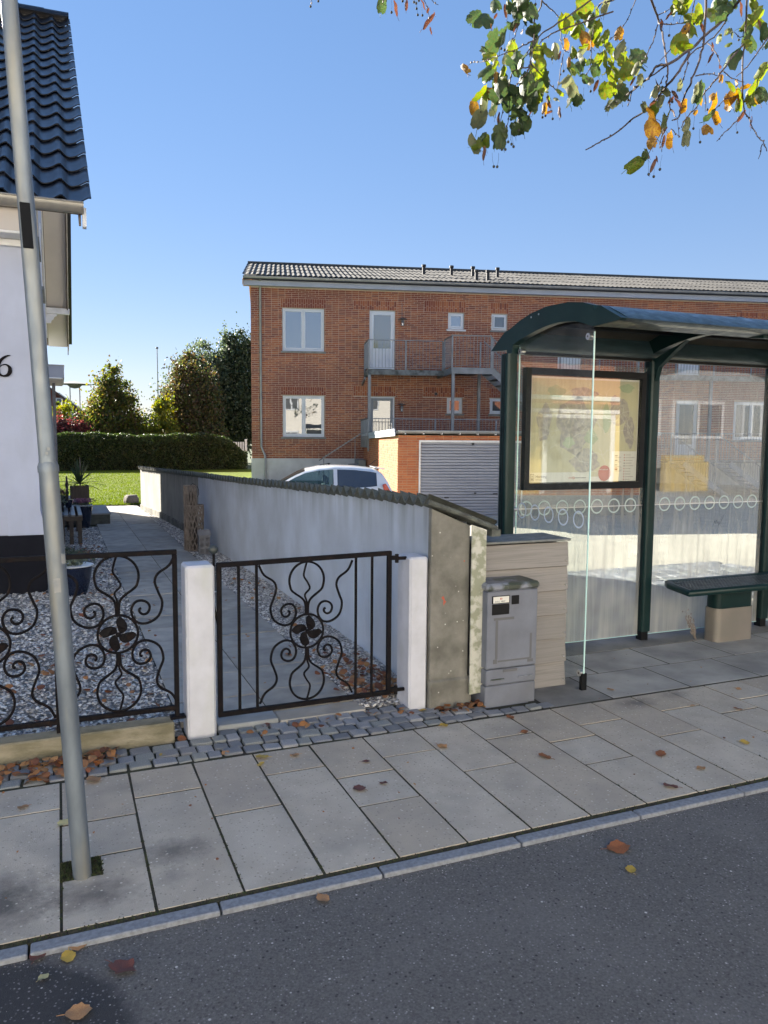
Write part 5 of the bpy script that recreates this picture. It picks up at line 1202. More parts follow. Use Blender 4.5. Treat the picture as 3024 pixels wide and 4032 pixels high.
# roof deck, soffit of the rear slope, verge boards
def slope(name, mt, x0, x1, ya, yb2, off0, off1, parent=hs):
    b = MB()
    b.prism([(x0, ya, rz_(ya) + off0), (x0, yb2, rz_(yb2) + off0), (x0, yb2, rz_(yb2) + off1), (x0, ya, rz_(ya) + off1)], (x1 - x0, 0, 0)); return b.build(name, mt, parent)
slope('roof_deck', M['verge'], LX, .27, EY0 + .02, RY, -.10, -.01); slope('roof_deck', M['verge'], LX, .27, RY + .001, EY1, -.10, -.01)
slope('soffit_board', M['soffit'], HX + .03, .225, RY + .05, EY1 - .02, -.135, -.105); slope('soffit_board', M['soffit'], HX + .03, .225, EY0 + .09, RY - .05, -.135, -.105)
slope('barge_board', M['verge'], .232, .252, RY + .01, EY1 + .05, -.26, .0); slope('barge_board', M['verge'], .232, .252, EY0 + .05, RY - .01, -.22, .0)
slope('verge_strip', M['trim_white'], .2525, .262, RY + .01, EY1 + .02, -.19, .02)
slope('gap_board', M['trim_white'], HX + .001, HX + .02, RY + .05, HY1, -.40, -.12)
b = MB(); b.box(HX - .05, .27, 18.93, 19.05, rz_(19) - .30, rz_(19) - .17); b.tube([(.27, 18.99, rz_(19) - .235), (.285, 18.99, rz_(19) - .235)], .07, 12); b.build('purlin_end', M['trim_white'], hs, bevel=.01)
b = MB(); b.prism([(HX, 18.96, rz_(19) - .305), (.02, 18.96, rz_(19) - .305), (.02, 18.96, rz_(19) - .34), (-.03, 18.96, rz_(19) - .36), (-.05, 18.96, rz_(19) - .42), (-.09, 18.96, rz_(19) - .44), (-.10, 18.96, rz_(19) - .50), (HX, 18.96, rz_(19) - .51)], (0, .08, 0)); b.build('bracket', M['trim_white'], hs)
# pantiles
def pantile():
    b = MB(); n = 11; W_ = .262; V = []
    L_ = .445
    for lay in (0, -.013):
        for j in (0, 1):
            for i in range(n):
                u = i / (n - 1)
                z = .033 * math.cos(2 * PI * (u - .93)) + .006 * math.cos(4 * PI * u)
                V.append(((u - .5) * W_, L_ * j, z + lay + (.030 if j == 0 else .0)))
    F = []
    for i in range(n - 1):
        F += [(i, i + 1, n + i + 1, n + i), (2 * n + i, 3 * n + i, 3 * n + i + 1, 2 * n + i + 1), (i, 2 * n + i, 2 * n + i + 1, i + 1)]
    F += [(0, n, 3 * n, 2 * n), (n - 1, 3 * n - 1, 4 * n - 1, 2 * n - 1)]
    b.add(V, F); return b.mesh('roof_tile', M['pantile'], smooth=True, angle=60)
tm = pantile()
NR = 18; ST = math.hypot(RY - EY0, RZ - EZ) / NR
nt_ = 0
for r in range(NR):
    for c in range(9):
        x = .345 - .131 - .25 * c
        s_ = r * ST - .07
        inst('roof_tile', tm, hs, loc=(x, EY0 + s_ * math.cos(SL), EZ + s_ * math.sin(SL) + .045 + random.uniform(-.002, .002)), rot=(SL, 0, 0)); nt_ += 1
b = MB()
V = []
for xx in (LX, .345 - .25 * 9 + .0):
    pass
# tiles outside the picture: joined rows
far = MB()
for r in range(NR):
    s_ = r * ST - .07; y0 = EY0 + s_ * math.cos(SL); z0 = EZ + s_ * math.sin(SL) + .045
    xs_ = np.arange(LX, .345 - .25 * 9 + .02, .0625)
    V = []
    for j in (0, 1):
        for x in xs_: V.append((x, y0 + j * ST * math.cos(SL), z0 + j * ST * math.sin(SL) + .03 * math.cos(2 * PI * x / .25) + (.03 if j == 0 else 0)))
    n = len(xs_); far.add(V, [(i, i + 1, n + i + 1, n + i) for i in range(n - 1)])
tag(far.build('further_roof_tiles', M['pantile'], hs, smooth=True), kind='stuff')
for c in range(9):
    x = .33 - .36 * c
    b = MB(); V = []
    for xx, rr_ in ((x, .12), (x - .38, .112)):
        for k in range(9):
            a = PI * k / 8; V.append((xx, RY + rr_ * 1.25 * math.cos(a), RZ + .035 + rr_ * math.sin(a)))
    b.add(V, [(k, k + 1, k + 10, k + 9) for k in range(8)] + [tuple(range(9))]); b.build('ridge_tile', M['pantile'], hs, smooth=True, angle=50)
# rear slope tile edge as seen past the verge
b = MB()
V = []
n = 40
slope('rear_tiles', M['pantile'], LX, .335, RY + .08, EY1 + .06, .0, .035)
# side windows in the gable wall, downpipe
for (ya, yb2, za, zb) in ((10.6, 11.7, 4.0, 4.9), (14.0, 15.3, 4.0, 5.0), (10.2, 11.3, 1.3, 2.6)):
    b = MB(); b.box(HX - .02, HX + .02, ya, yb2, za, zb); f_ = b.build('side_window', M['window_white'], hs)
    b = MB(); b.box(HX + .02, HX + .024, ya + .08, yb2 - .08, za + .08, zb - .08); b.build('pane', M['pane_sky'], f_)
    b = MB(); b.box(HX - .02, HX + .045, ya - .05, yb2 + .05, za - .06, za); b.build('sill', M['sill'], hs)
b = MB(); b.tube([(-.165, 15.0, 2.45), (-.155, 15.0, .1)], .033, 10); b.tube([(-.155, 15.0, 1.38), (-.155, 15.0, 1.34)], .039, 10); b.build('downpipe', M['zinc_old'], hs, smooth=True)
# the number 6: a tapering curved stroke, in relief
def ribbon(center, widths):
    P = [Vector((x, z, 0)) for x, z in center]; up = []; lo = []
    for i, p in enumerate(P):
        t = (P[min(i + 1, len(P) - 1)] - P[max(i - 1, 0)]).normalized(); n_ = Vector((-t.y, t.x, 0))
        up.append(p + n_ * widths[i]); lo.append(p - n_ * widths[i])
    return up, lo
cpts = [(.068, .197), (.035, .188), (-.005, .160), (-.038, .115), (-.052, .062), (-.042, .018), (-.008, -.006), (.034, .002), (.058, .036), (.056, .078), (.028, .104), (-.006, .100), (-.030, .082)]
cw = [.002, .008, .012, .016, .0185, .015, .008, .013, .019, .015, .006, .003, .002]
cc = crom([(x, z, 0) for x, z in cpts], 5); wv = []
for i in range(len(cw) - 1):
    for k in range(5): wv.append(cw[i] + (cw[i + 1] - cw[i]) * k / 5)
wv.append(cw[-1])
up, lo = ribbon([(p.x, p.y) for p in cc], wv)
b = MB(); n = len(up); V = []
for d in (0, -.018):
    V += [(p.x, d, p.y) for p in up] + [(p.x, d, p.y) for p in lo]
F = []
for i in range(n - 1):
    F += [(2 * n + i, 2 * n + i + 1, 3 * n + i + 1, 3 * n + i), (i, i + 1, 2 * n + i + 1, 2 * n + i), (n + i, 3 * n + i, 3 * n + i + 1, n + i + 1)]
b.add(V, F)
o6 = b.build('house_number', M['iron'], hs, label='black iron numeral 6')
o6.location = (-.492, HY0 - .003, 2.188); o6.scale = (1.0, 1, 1.0)

# porch canopy and entrance steps at the far end of the house side
cn = thing('porch_canopy', 'flat grey porch canopy with slatted underside on the far side of the white house', 'canopy', (0, 0, 0))
b = MB(); b.box(-.3, .108, 15.4, 15.43, 2.645, 2.86); b.box(.085, .108, 15.43, 17.6, 2.645, 2.86); b.build('fascia', M['fascia_grey'], cn)
b = MB(); b.box(-.3, .115, 15.39, 17.62, 2.861, 2.88); b.build('cap', M['zinc'], cn)
for k in range(9):
    b = MB(); b.box(-.3, .084, 15.44 + k * .235, 15.44 + k * .235 + .20, 2.62, 2.64); b.build('soffit_slat', M['soffit'], cn)
b = MB(); b.box(-.11, -.05, 16.6, 16.66, .3, 2.62); b.build('post', M['zinc_old'], cn)
stp = thing('entrance_steps', 'pair of pale stone entrance steps beside the garden path', 'steps', (0, 0, 0))
b = MB(); b.box(-.2, .80, 14.83, 16.6, 0, .185); b.build('lower_riser', M['step_dark'], stp)
b = MB(); b.box(-.2, .815, 14.81, 16.62, .187, .215); b.build('lower_tread', M['step_stone'], stp, bevel=.004)
b = MB(); b.box(-.2, .44, 15.25, 16.6, .217, .39); b.build('upper_riser', M['step_dark'], stp)
b = MB(); b.box(-.2, .455, 15.23, 16.62, .391, .42); b.build('upper_tread', M['step_stone'], stp, bevel=.004)

# ------------------------------------------------------------------ things along the house side
tb = thing('slatted_garden_table', 'low wet dark wood slatted table beside the house wall holding pots', 'table', (0, 12.15, 0))
for k in range(6):
    x = -.26 + .095 * k
    b = MB(); b.box(x, x + .058, 0, 1.75, .425, .448); b.build('slat', M['wood_wet'], tb, bevel=.003)
b = MB(); b.box(-.28, .275, .01, .05, .36, .424); b.box(-.28, .275, 1.7, 1.74, .36, .424); b.box(.235, .268, .05, 1.7, .36, .424); b.build('apron', M['wood_dark'], tb)
for x, y in ((.235, .05), (.235, 1.66), (-.25, .05), (-.25, 1.66), (.12, .05), (.0, .05)):
    b = MB(); b.box(x - .028, x + .028, y - .028, y + .028, 0, .36); b.build('leg', M['wood_dark'], tb)
def pot(name, lab, x, y, z, r, h, mt, rim, cat='plant pot'):
    t = thing(name, lab, cat, (x, y, z))
    b = MB(); b.lathe([(r * .62, 0), (r * .80, h * .35), (r * .93, h * .75), (r * .97, h * .97), (r * .85, h * .97), (r * .8, h * .8), (.001, h * .8)], seg=24); b.build('bowl', mt, t, smooth=True, angle=50)
    b = MB(); b.lathe([(r * .86, h * .972), (r * 1.03, h * .972), (r * 1.03, h), (r * .86, h)], seg=24); b.build('rim', rim, t, smooth=True, angle=50)
    return t
def tuft(parent, name, mt, n, r, h, z, wd=.012, seed=0, mode='leaf'):
    rg = np.random.default_rng(seed)
    pos = np.stack([rg.normal(0, r * .45, n), rg.normal(0, r * .45, n), z + rg.uniform(0, h, n)], 1)
    V = np.array([(-.5, 0, 0), (0, .35, .5), (.5, 0, 0), (0, -.35, -.5)]); F_ = np.array([(0, 1, 2, 3)])
    me = scatter_mesh(name, V, F_, pos, rand_rot(n), rg.uniform(.6, 1.3, n) * wd, mt, 4)
    return inst(name, me, parent)
p = pot('glazed_pot', 'dark blue glazed pot with pale rim on the gravel beside the pole', .10, 8.32, .01, .175, .30, M['ceramic_navy'], M['rim_white']); tuft(p, 'dry_plant', M['foliage_grey'], 260, .14, .10, .26, .03, 1)
b = MB(); b.lathe([(.001, -.025), (.02, -.018), (.028, 0), (.02, .018), (.001, .025)], (.02, .0, .38), 12); b.build('pale_ball', M['rim_white'], p, smooth=True)
p = pot('glazed_pot', 'tall dark blue glazed pot with purple stonecrop by the entrance steps', .34, 14.35, .01, .155, .40, M['ceramic_navy'], M['rim_white']); tuft(p, 'leaves', M['foliage_grey'], 300, .13, .08, .36, .03, 2); tuft(p, 'flower_heads', M['purple'], 700, .17, .06, .45, .02, 3)
p = pot('small_dark_pot', 'small dark square lantern pot on the slatted table', .10, 13.5, .448, .07, .13, M['ceramic_navy'], M['ceramic_navy'], 'plant pot')
p = pot('table_bowl', 'dark bowl of grey green plants on the table beside the wall', -.07, 13.2, .448, .10, .12, M['black_plastic'], M['black_plastic'], 'plant pot'); tuft(p, 'plants', M['foliage_grey'], 300, .12, .12, .10, .035, 4)
p = pot('table_bowl', 'round dark planter of faded pink blooms standing by the table', -.05, 13.75, .448, .13, .16, M['black_plastic'], M['black_plastic'], 'plant pot'); tuft(p, 'plants', M['leaf_brown'], 260, .16, .14, .14, .035, 5); tuft(p, 'blooms', M['purple'], 60, .16, .1, .2, .03, 6)
ln = thing('garden_lantern_stake', 'slim black lantern stake standing behind the pots beside the house', 'lantern', (-.06, 13.9, 0))
b = MB(); b.tube([(0, 0, 0), (0, 0, .92)], .008, 6); b.build('stake', M['iron'], ln)
b = MB(); b.box(-.03, .03, -.03, .03, .86, .93); b.prism([(-.04, -.04, .93), (.04, -.04, .93), (.04, .04, .93), (-.04, .04, .93)], (0, 0, .015)); b.build('lantern_head', M['iron'], ln, bevel=.004)
sk = thing('carved_stake', 'short dark carved wooden stake behind the table pots', 'stake', (.085, 13.95, 0))
b = MB(); b.lathe([(.018, 0), (.02, .6), (.03, .66), (.018, .72), (.03, .78), (.018, .84), (.012, .92), (.001, .94)], seg=8); b.build('stake', M['wood_dark'], sk, smooth=True)
# yucca in a wooden planter on the upper step
yc = thing('yucca_planter', 'spiky yucca in a square weathered wood planter on the top step', 'potted plant', (.315, 15.75, .42))
for k in range(5):
    for q in (-.165, .145):
        b = MB(); b.box(-.165 + .067 * k, -.165 + .067 * k + .062, q, q + .02, 0, .24); b.build('planter_board', M['planter_wood'], yc)
b = MB(); b.box(-.165, -.145, -.144, .144, 0, .24); b.box(.148, .168, -.144, .144, 0, .24); b.box(-.14, .14, -.14, .14, .02, .2); b.build('planter_box', M['planter_wood'], yc)
rg = random.Random(4)
for k in range(58):
    a = rg.uniform(0, 2 * PI); el = rg.uniform(-.15, 1.45); L_ = rg.uniform(.36, .54)
    d = Vector((math.cos(a) * math.cos(el), math.sin(a) * math.cos(el), math.sin(el))); s = d.cross(Vector((0, 0, 1))).normalized()
    base = Vector((0, 0, .28)); V = []
    for i in range(5):
        t = i / 4; p_ = base + d * L_ * t + Vector((0, 0, -.10 * t * t * math.cos(el))); w_ = .022 * (1 - t ** 1.6) * (.5 + min(1, t * 3) * .5) + .0006
        V += [p_ - s * w_, p_ + Vector((0, 0, -.004)), p_ + s * w_]
    b = MB(); F = []
    for i in range(4): F += [(3 * i, 3 * i + 1, 3 * i + 4, 3 * i + 3), (3 * i + 1, 3 * i + 2, 3 * i + 5, 3 * i + 4)]
    b.add(V, F); b.build('blade', M['yucca'], yc)
b = MB(); b.tube([(0.02, 0, .5), (.025, 0, .66), (.02, 0, .78)], [.006, .01, .004], 6); b.build('dry_flower_stalk', M['willow'], yc)
gt_ = thing('low_grey_shrub', 'tuft of grey lavender growing from the gravel near the house plinth', 'plant', (.03, 10.2, 0)); tuft(gt_, 'foliage', M['foliage_grey'], 900, .26, .2, .02, .03, 8)
# willow lattice lamp column and ceramic house
wl = thing('willow_lattice_column', 'tall woven willow lattice lamp column against the rendered wall', 'garden ornament', (1.685, 10.95, 0))
for tier, (r, z0, z1, nn, ox) in enumerate(((.115, .0, .66, 14, .02), (.085, .0, .93, 12, -.03))):
    for s in (-1, 1):
        for k in range(nn):
            b = MB(); a0 = 2 * PI * k / nn
            b.tube([(ox + r * math.cos(a0 + s * t * 1.9) * (1 + .02 * math.sin(9 * t)), (.06 if tier else -.02) + r * math.sin(a0 + s * t * 1.9), z0 + (z1 - z0) * t) for t in np.linspace(0, 1, 9)], .0075, 4)
            b.build('willow_rod', M['willow'], wl)
    b = MB()
    for z in (z0 + .03, z1 - .01): b.tube([(ox + (r + .004) * math.cos(a), (.06 if tier else -.02) + (r + .004) * math.sin(a), z) for a in np.linspace(0, 2 * PI, 15)[:-1]], .009, 5, closed=True)
    b.build('willow_ring', M['willow'], wl)
b = MB(); b.tube([(.055, .05, .93), (.085, .05, .87), (.088, .05, .80), (.07, .05, .76)], .004, 5); b.tube([(-.03, .0, .93), (.0, .0, .955), (.04, .0, .93)], .004, 5); b.build('wire_handle', M['iron'], wl)
b = MB(); b.tube([(.0, .02, 0), (-.0, .04, .85)], [.06, .045], 8); b.build('inner_core', M['wood_dark'], wl)
ch = thing('house_lantern', 'small grey metal house shaped lantern with pierced windows before the willow column', 'lantern', (1.762, 10.55, .01))
hw = .072
b = MB()
zs = [0]; 
fl_ = [(.035, .085), (.115, .165), (.195, .235)]
holes = []
for z0, z1 in fl_:
    for cx in (-.035, .035):
        for qx in (0, 1):
            for qz in (0, 1):
                xx = cx - .018 + qx * .02; zz = z0 + qz * (z1 - z0) / 2 + .002
                holes.append((xx, xx + .016, zz, zz + (z1 - z0) / 2 - .005))
def cells(x0, x1, z0, z1, holes):
    X = sorted({x0, x1} | {min(max(h[i], x0), x1) for h in holes for i in (0, 1)}); Z = sorted({z0, z1} | {min(max(h[i], z0), z1) for h in holes for i in (2, 3)})
    out = []
    for za, zb in zip(Z, Z[1:]):
        run = None
        for xa, xb in zip(X, X[1:]):
            cx, cz = (xa + xb) / 2, (za + zb) / 2
            inside = any(h[0] < cx < h[1] and h[2] < cz < h[3] for h in holes)
            if not inside:
                if run and abs(run[1] - xa) < 1e-9: run[1] = xb
                else:
                    if run: out.append((*run, za, zb))
                    run = [xa, xb]
            else:
                if run: out.append((*run, za, zb)); run = None
        if run: out.append((*run, za, zb))
    return out
for a, c, e, f_ in cells(-hw, hw, 0, .27, holes): b.box(a, c, -.05, -.042, e, f_)
b.build('pierced_front', M['zinc_old'], ch)
b = MB(); b.box(-hw, hw, .042, .05, 0, .27); b.box(-hw, -hw + .006, -.0415, .0415, 0, .27); b.box(hw - .006, hw, -.0415, .0415, 0, .27); b.build('case', M['zinc_old'], ch)
b = MB(); b.prism([(-hw - .012, -.062, .265), (-hw - .012, .062, .265), (-hw - .012, .0, .345)], (2 * hw + .024, 0, 0)); b.build('lantern_roof', M['zinc_old'], ch, bevel=.003)
# rock at the lawn edge
b = MB()
bm = bmesh.new(); bmesh.ops.create_icosphere(bm, subdivisions=3, radius=1)
rg = random.Random(2)
for v in bm.verts:
    f = 1 + .12 * math.sin(3 * v.co.x + 1) * math.cos(4 * v.co.y) + rg.uniform(-.03, .03); v.co *= f
    v.co.z = max(-.5, min(.72, v.co.z))
me = bpy.data.meshes.new('rock'); bm.to_mesh(me); bm.free(); me.materials.append(M['rock'])
me.polygons.foreach_set('use_smooth', [True] * len(me.polygons))
inst('rock', me, loc=(1.50, 18.95, .10), scale=(.17, .17, .19), rot=(0, 0, .3), label='brown boulder at the lawn edge where the garden wall ends', cat='rock')
# ------------------------------------------------------------------ brick apartment building (local frame: x along the front, -y towards the street)
PHI = R(-15)
ab = thing('apartment_building', 'two storey red brick apartment building with white windows and steel balcony stairs', 'building', (6.41, 27.81, 0), PHI)
def brickwork(parent, a0, a1, z0, z1, holes, place, mt, budget, pitch=.24, course=.0667, stuffname='further_bricks', arch=(), depth=.012, prefer=None, cut=None):
    """bricks in running bond on a flat wall; place(a, d, z) -> local point, d outward"""
    joint = .015; cands = []
    cz_ = (z1 - z0) / int((z1 - z0) / course + .5)
    arch = [(a[0], a[1], a[2], z0 + cz_ * round((a[3] - z0) / cz_)) for a in arch]
    rows = int((z1 - z0) / course + .5); course = (z1 - z0) / rows
    for r in range(rows):
        zc = z0 + course * (r + .5); x = a0 - (.5 * pitch if r % 2 else 0)
        hdr = r % 2
        while x < a1 - .01:
            L_ = pitch if not (hdr and random.random() < .3) else pitch / 2
            xa, xb = max(x, a0), min(x + L_, a1)
            x += L_
            if xb - xa < .03: continue
            segs = [(xa, xb)]
            for h in list(holes) + list(arch):
                ns = []
                for sa, sb in segs:
                    if zc - course * .5 + .012 < h[3] and zc + course * .5 - .012 > h[2] and sb > h[0] and sa < h[1]:
                        if sa < h[0]: ns.append((sa, h[0]))
                        if sb > h[1]: ns.append((h[1], sb))
                    else: ns.append((sa, sb))
                segs = ns
            for sa, sb in segs:
                if sb - sa > .03: cands.append((sa + .006, sb - .006, zc - course / 2 + joint / 2, zc + course / 2 - joint / 2))
    for ar in arch:      # soldier course
        n = max(1, int((ar[1] - ar[0]) / .078)); w_ = (ar[1] - ar[0]) / n
        for i in range(n):
            k = ar[2] + (ar[3] - ar[2]) * (.5 if i % 2 else .34)
            cands.append((ar[0] + w_ * i + .005, ar[0] + w_ * (i + 1) - .005, ar[2] + .004, k)); cands.append((ar[0] + w_ * i + .005, ar[0] + w_ * (i + 1) - .005, k + .011, ar[3] - .006))
    if prefer: cands.sort(key=prefer)
    cache = {}
    stuff = MB()
    def bv(sa, sb, za, zb, d):
        P = [place(sa, 0, za), place(sb, 0, za), place(sb, 0, zb), place(sa, 0, zb)]
        Q = [place(sa, d, za), place(sb, d, za), place(sb, d, zb), place(sa, d, zb)]
        return P + Q
    FF = [(4, 5, 6, 7), (0, 1, 5, 4), (1, 2, 6, 5), (2, 3, 7, 6), (3, 0, 4, 7)]
    for i, (sa, sb, za, zb) in enumerate(cands):
        d = depth + random.uniform(-.003, .003)
        if i < budget:
            b = MB(); b.add(bv(sa, sb, za, zb, d), FF); b.build('brick', mt, parent)
        else: stuff.add(bv(sa, sb, za, zb, d), FF)
    if stuff.f: tag(stuff.build(stuffname, mt, parent), kind='stuff')
LU = 27.0
UW = [(1.10, 2.60, 4.70, 6.21), (4.24, 5.18, 4.10, 6.21), (7.15, 7.75, 5.61, 6.21), (8.79, 9.39, 5.61, 6.21), (11.38, 12.30, 4.10, 6.21), (13.6, 15.1, 4.70, 6.21), (16.2, 17.1, 4.1, 6.21), (18.6, 20.1, 4.70, 6.21), (21.5, 23.0, 4.7, 6.21)]
LW = [(1.10, 2.61, 1.62, 3.12), (4.24, 5.19, 1.0, 3.12), (7.15, 7.74, 2.53, 3.12), (8.79, 9.38, 2.53, 3.12), (11.38, 12.30, 1.0, 3.12), (13.6, 15.1, 1.62, 3.12), (16.2, 17.1, 1.0, 3.12), (18.6, 20.1, 1.62, 3.12), (21.5, 23.0, 1.62, 3.12)]
HO = UW + LW
pl_ = lambda a, d, z: (a, -d, z)
b = MB()
for a, c, e, f_ in cells(0, LU, .84, 7.0, HO): b.box(a, c, 0, .24, e, f_)
b.box(0, .24, .241, 9.0, .84, 7.0); b.box(LU - .24, LU, .241, 9.0, .84, 7.0); b.box(.24, LU - .24, 8.76, 9.0, .84, 7.0)
b.prism([(0, 0, 7.001), (0, 9, 7.001), (0, 4.5, 8.45)], (.24, 0, 0))
b.build('wall', M['mortar'], ab)
ARC_ = [(1.04, 2.66, 6.22, 6.55), (3.66, 5.22, 6.22, 6.58), (6.25, 7.80, 6.22, 6.60), (8.75, 9.43, 6.22, 6.60), (1.04, 2.66, 3.13, 3.46), (3.66, 5.22, 3.13, 3.48), (6.25, 7.80, 3.13, 3.48), (8.75, 9.43, 3.13, 3.48), (11.3, 12.4, 6.22, 6.58), (13.5, 15.2, 6.22, 6.58), (18.5, 20.2, 6.22, 6.58), (13.5, 15.2, 3.13, 3.46)]
def pref(c):
    # the biggest whole bricks around the left windows come first
    return abs((c[0] + c[1]) / 2 - 3.4) * 1.0 + abs((c[2] + c[3]) / 2 - 5.4) * .6 if c[1] - c[0] > .2 else 99
brickwork(ab, .0, LU, .84, 6.88, HO, pl_, M['brick'], 290, arch=[(a[0], a[1], a[2], a[3]) for a in ARC_], prefer=pref)
brickwork(ab, 0, 9.0, .84, 7.0, [], lambda a, d, z: (-d, a, z), M['brick'], 0, stuffname='gable_bricks')
b = MB(); b.box(-.03, LU + .03, -.03, 9.03, -.6, .838); b.build('plinth', M['plinth_white'], ab)
def window(root, x0, x1, z0, z1, leaves, paneM, y=.05, open_=False):
    b = MB(); f = .055
    b.box(x0 + .01, x1 - .01, y, y + .07, z0 + .01, z0 + .01 + f); b.box(x0 + .01, x1 - .01, y, y + .07, z1 - .01 - f, z1 - .01)
    b.box(x0 + .01, x0 + .01 + f, y, y + .07, z0 + .01 + f, z1 - .01 - f); b.box(x1 - .01 - f, x1 - .01, y, y + .07, z0 + .01 + f, z1 - .01 - f)
    w_ = (x1 - x0 - .02 - 2 * f) / leaves
    if leaves == 2: b.box((x0 + x1) / 2 - .02, (x0 + x1) / 2 + .02, y, y + .07, z0 + .01 + f, z1 - .01 - f)
    fo = b.build('window', M['window_white'], root)
    for k in range(leaves):
        a = x0 + .01 + f + w_ * k + .004 + (.02 if k else 0); c = a + w_ - .008 - (.02 if leaves == 2 else 0)
        s = .045; za, zb = z0 + f + .016, z1 - f - .016
        b = MB(); yy = y - .012
        b.box(a, c, yy, yy + .06, za, za + s); b.box(a, c, yy, yy + .06, zb - s, zb); b.box(a, a + s, yy, yy + .06, za + s, zb - s); b.box(c - s, c, yy, yy + .06, za + s, zb - s)
        so_ = b.build('sash', M['window_white'], fo)
        if open_: so_.rotation_euler = (0, 0, 0); so_.location = (0, -.05, 0)
        b = MB(); b.box(a + s, c - s, yy + .03, yy + .045, za + s, zb - s); po = b.build('pane', paneM, fo)
        if open_: po.location = (0, -.05, 0)
    return fo
def sill(root, x0, x1, z, mt=None):
    b = MB(); b.prism([(x0 - .06, .04, z), (x0 - .06, -.075, z - .015), (x0 - .06, -.075, z - .075), (x0 - .06, .04, z - .075)], (x1 - x0 + .12, 0, 0)); b.build('sill', mt or M['sill'], root)
def door(root, x0, x1, z0, z1, fm, paneM, y=.04, low=.62):
    b = MB(); f = .06
    b.box(x0 + .01, x0 + f, y, y + .08, z0, z1 - .01); b.box(x1 - f, x1 - .01, y, y + .08, z0, z1 - .01); b.box(x0 + f, x1 - f, y, y + .08, z1 - f, z1 - .01)
    fo = b.build('door', M['window_white'], root)
    b = MB(); a, c = x0 + f + .005, x1 - f - .005; s = .09; yy = y - .01
    b.box(a, a + s, yy, yy + .05, z0 + .02, z1 - f - .005); b.box(c - s, c, yy, yy + .05, z0 + .02, z1 - f - .005); b.box(a + s, c - s, yy, yy + .05, z1 - f - .005 - s, z1 - f - .005)
    b.box(a + s, c - s, yy, yy + .05, z0 + .02, z0 + .15); b.box(a + s, c - s, yy, yy + .05, z0 + low + .08, z0 + low + .14)
    for k in range(6):
        xa = a + s + (c - a - 2 * s) / 6 * k; b.box(xa + .003, xa + (c - a - 2 * s) / 6 - .003, yy + .012, yy + .04, z0 + .15, z0 + low + .08)
    b.build('door_leaf', fm, fo)
    b = MB(); b.box(a + s, c - s, yy + .02, yy + .035, z0 + low + .14, z1 - f - .005 - s); b.build('pane', paneM, fo)
    b = MB(); b.box(c - s * .62, c - s * .30, yy - .012, yy, z0 + .95, z0 + 1.15); b.tube([(c - s * .46, yy - .04, z0 + 1.08), (c - s * .46 - .12, yy - .04, z0 + 1.08)], .01, 6); b.tube([(c - s * .46, yy, z0 + 1.08), (c - s * .46, yy - .045, z0 + 1.08)], .01, 6); b.build('handle', M['steel'], fo)
for i, h in enumerate(UW + LW):
    wd_w = h[1] - h[0]; isdoor = h[3] - h[2] > 2
    if isdoor:
        lo = h in LW
        door(ab, *h, M['door_grey'] if lo and h[0] < 6 else M['window_white'], M['pane_curtain'] if not lo else M['pane_dark'], low=.62 if not lo else .30)
        sill(ab, h[0], h[1], h[2], M['zinc'])
    else:
        window(ab, *h, 2 if wd_w > 1 else 1, M['pane_sky'] if h in UW and i != 3 else M['pane_dark'], open_=(i == 3))
        sill(ab, h[0], h[1], h[2], M['trim_white'] if i == 2 else None)
# eaves, gutter, roof
b = MB(); b.box(-.26, LU + .3, -.34, -.31, 6.90, 7.08); b.box(-.26, LU + .3, -.309, -.012, 6.92, 6.94); b.build('eave_fascia', M['fascia_grey'], ab)
b = MB(); V = []
for x in (-.25, LU + .3):
    for k in range(9):
        a = PI + PI * k / 8; V.append((x, -.42 + .075 * math.cos(a), 7.19 + .085 * math.sin(a)))
b.add(V, [(k, k + 1, k + 10, k + 9) for k in range(8)] + [tuple(range(9))]); b.tube([(-.25, -.498, 7.192), (LU + .3, -.498, 7.192)], .012, 6); b.build('gutter', M['zinc'], ab, smooth=True)
b = MB()
for k in range(34): b.box(.3 + k * .8, .325 + k * .8, -.50, -.34, 7.195, 7.205)
b.build('gutter_brackets', M['vent_black'], ab)
RS = math.atan2(1.45, 5.0)
def az(y): return 7.19 + (y + .46) * math.tan(RS) if y < 4.5 else 7.19 + 4.96 * math.tan(RS) - (y - 4.5) * math.tan(RS)
b = MB(); b.prism([(-.25, y, z) for y, z in [(-.46, 7.13), (4.5, az(4.5) - .05), (9.4, az(9.4) - .05), (9.4, az(9.4) - .12), (4.5, az(4.5) - .12), (-.46, 7.08)]], (LU + .5, 0, 0)); b.build('roof_deck', M['vent_black'], ab)
b = MB(); b.prism([(-.275, y, z) for y, z in [(-.40, 7.10), (4.5, az(4.5) - .06), (9.4, az(9.4) - .06), (9.4, az(9.4) - .26), (4.5, az(4.5) - .26), (-.40, 6.90)]], (.022, 0, 0)); b.build('barge_board', M['soffit_orange'], ab)
b = MB()
for k in range(2): pass
b.prism([(-.25, y, z) for y, z in [(4.5, az(4.5) - .13), (9.3, az(9.3) - .13), (9.3, az(9.3) - .15), (4.5, az(4.5) - .15)]], (.245, 0, 0)); b.prism([(-.25, y, z) for y, z in [(4.49, az(4.5) - .13), (-.3, az(-.3) - .13), (-.3, az(-.3) - .15), (4.49, az(4.5) - .15)]], (.245, 0, 0)); b.build('verge_soffit', M['soffit_orange'], ab)
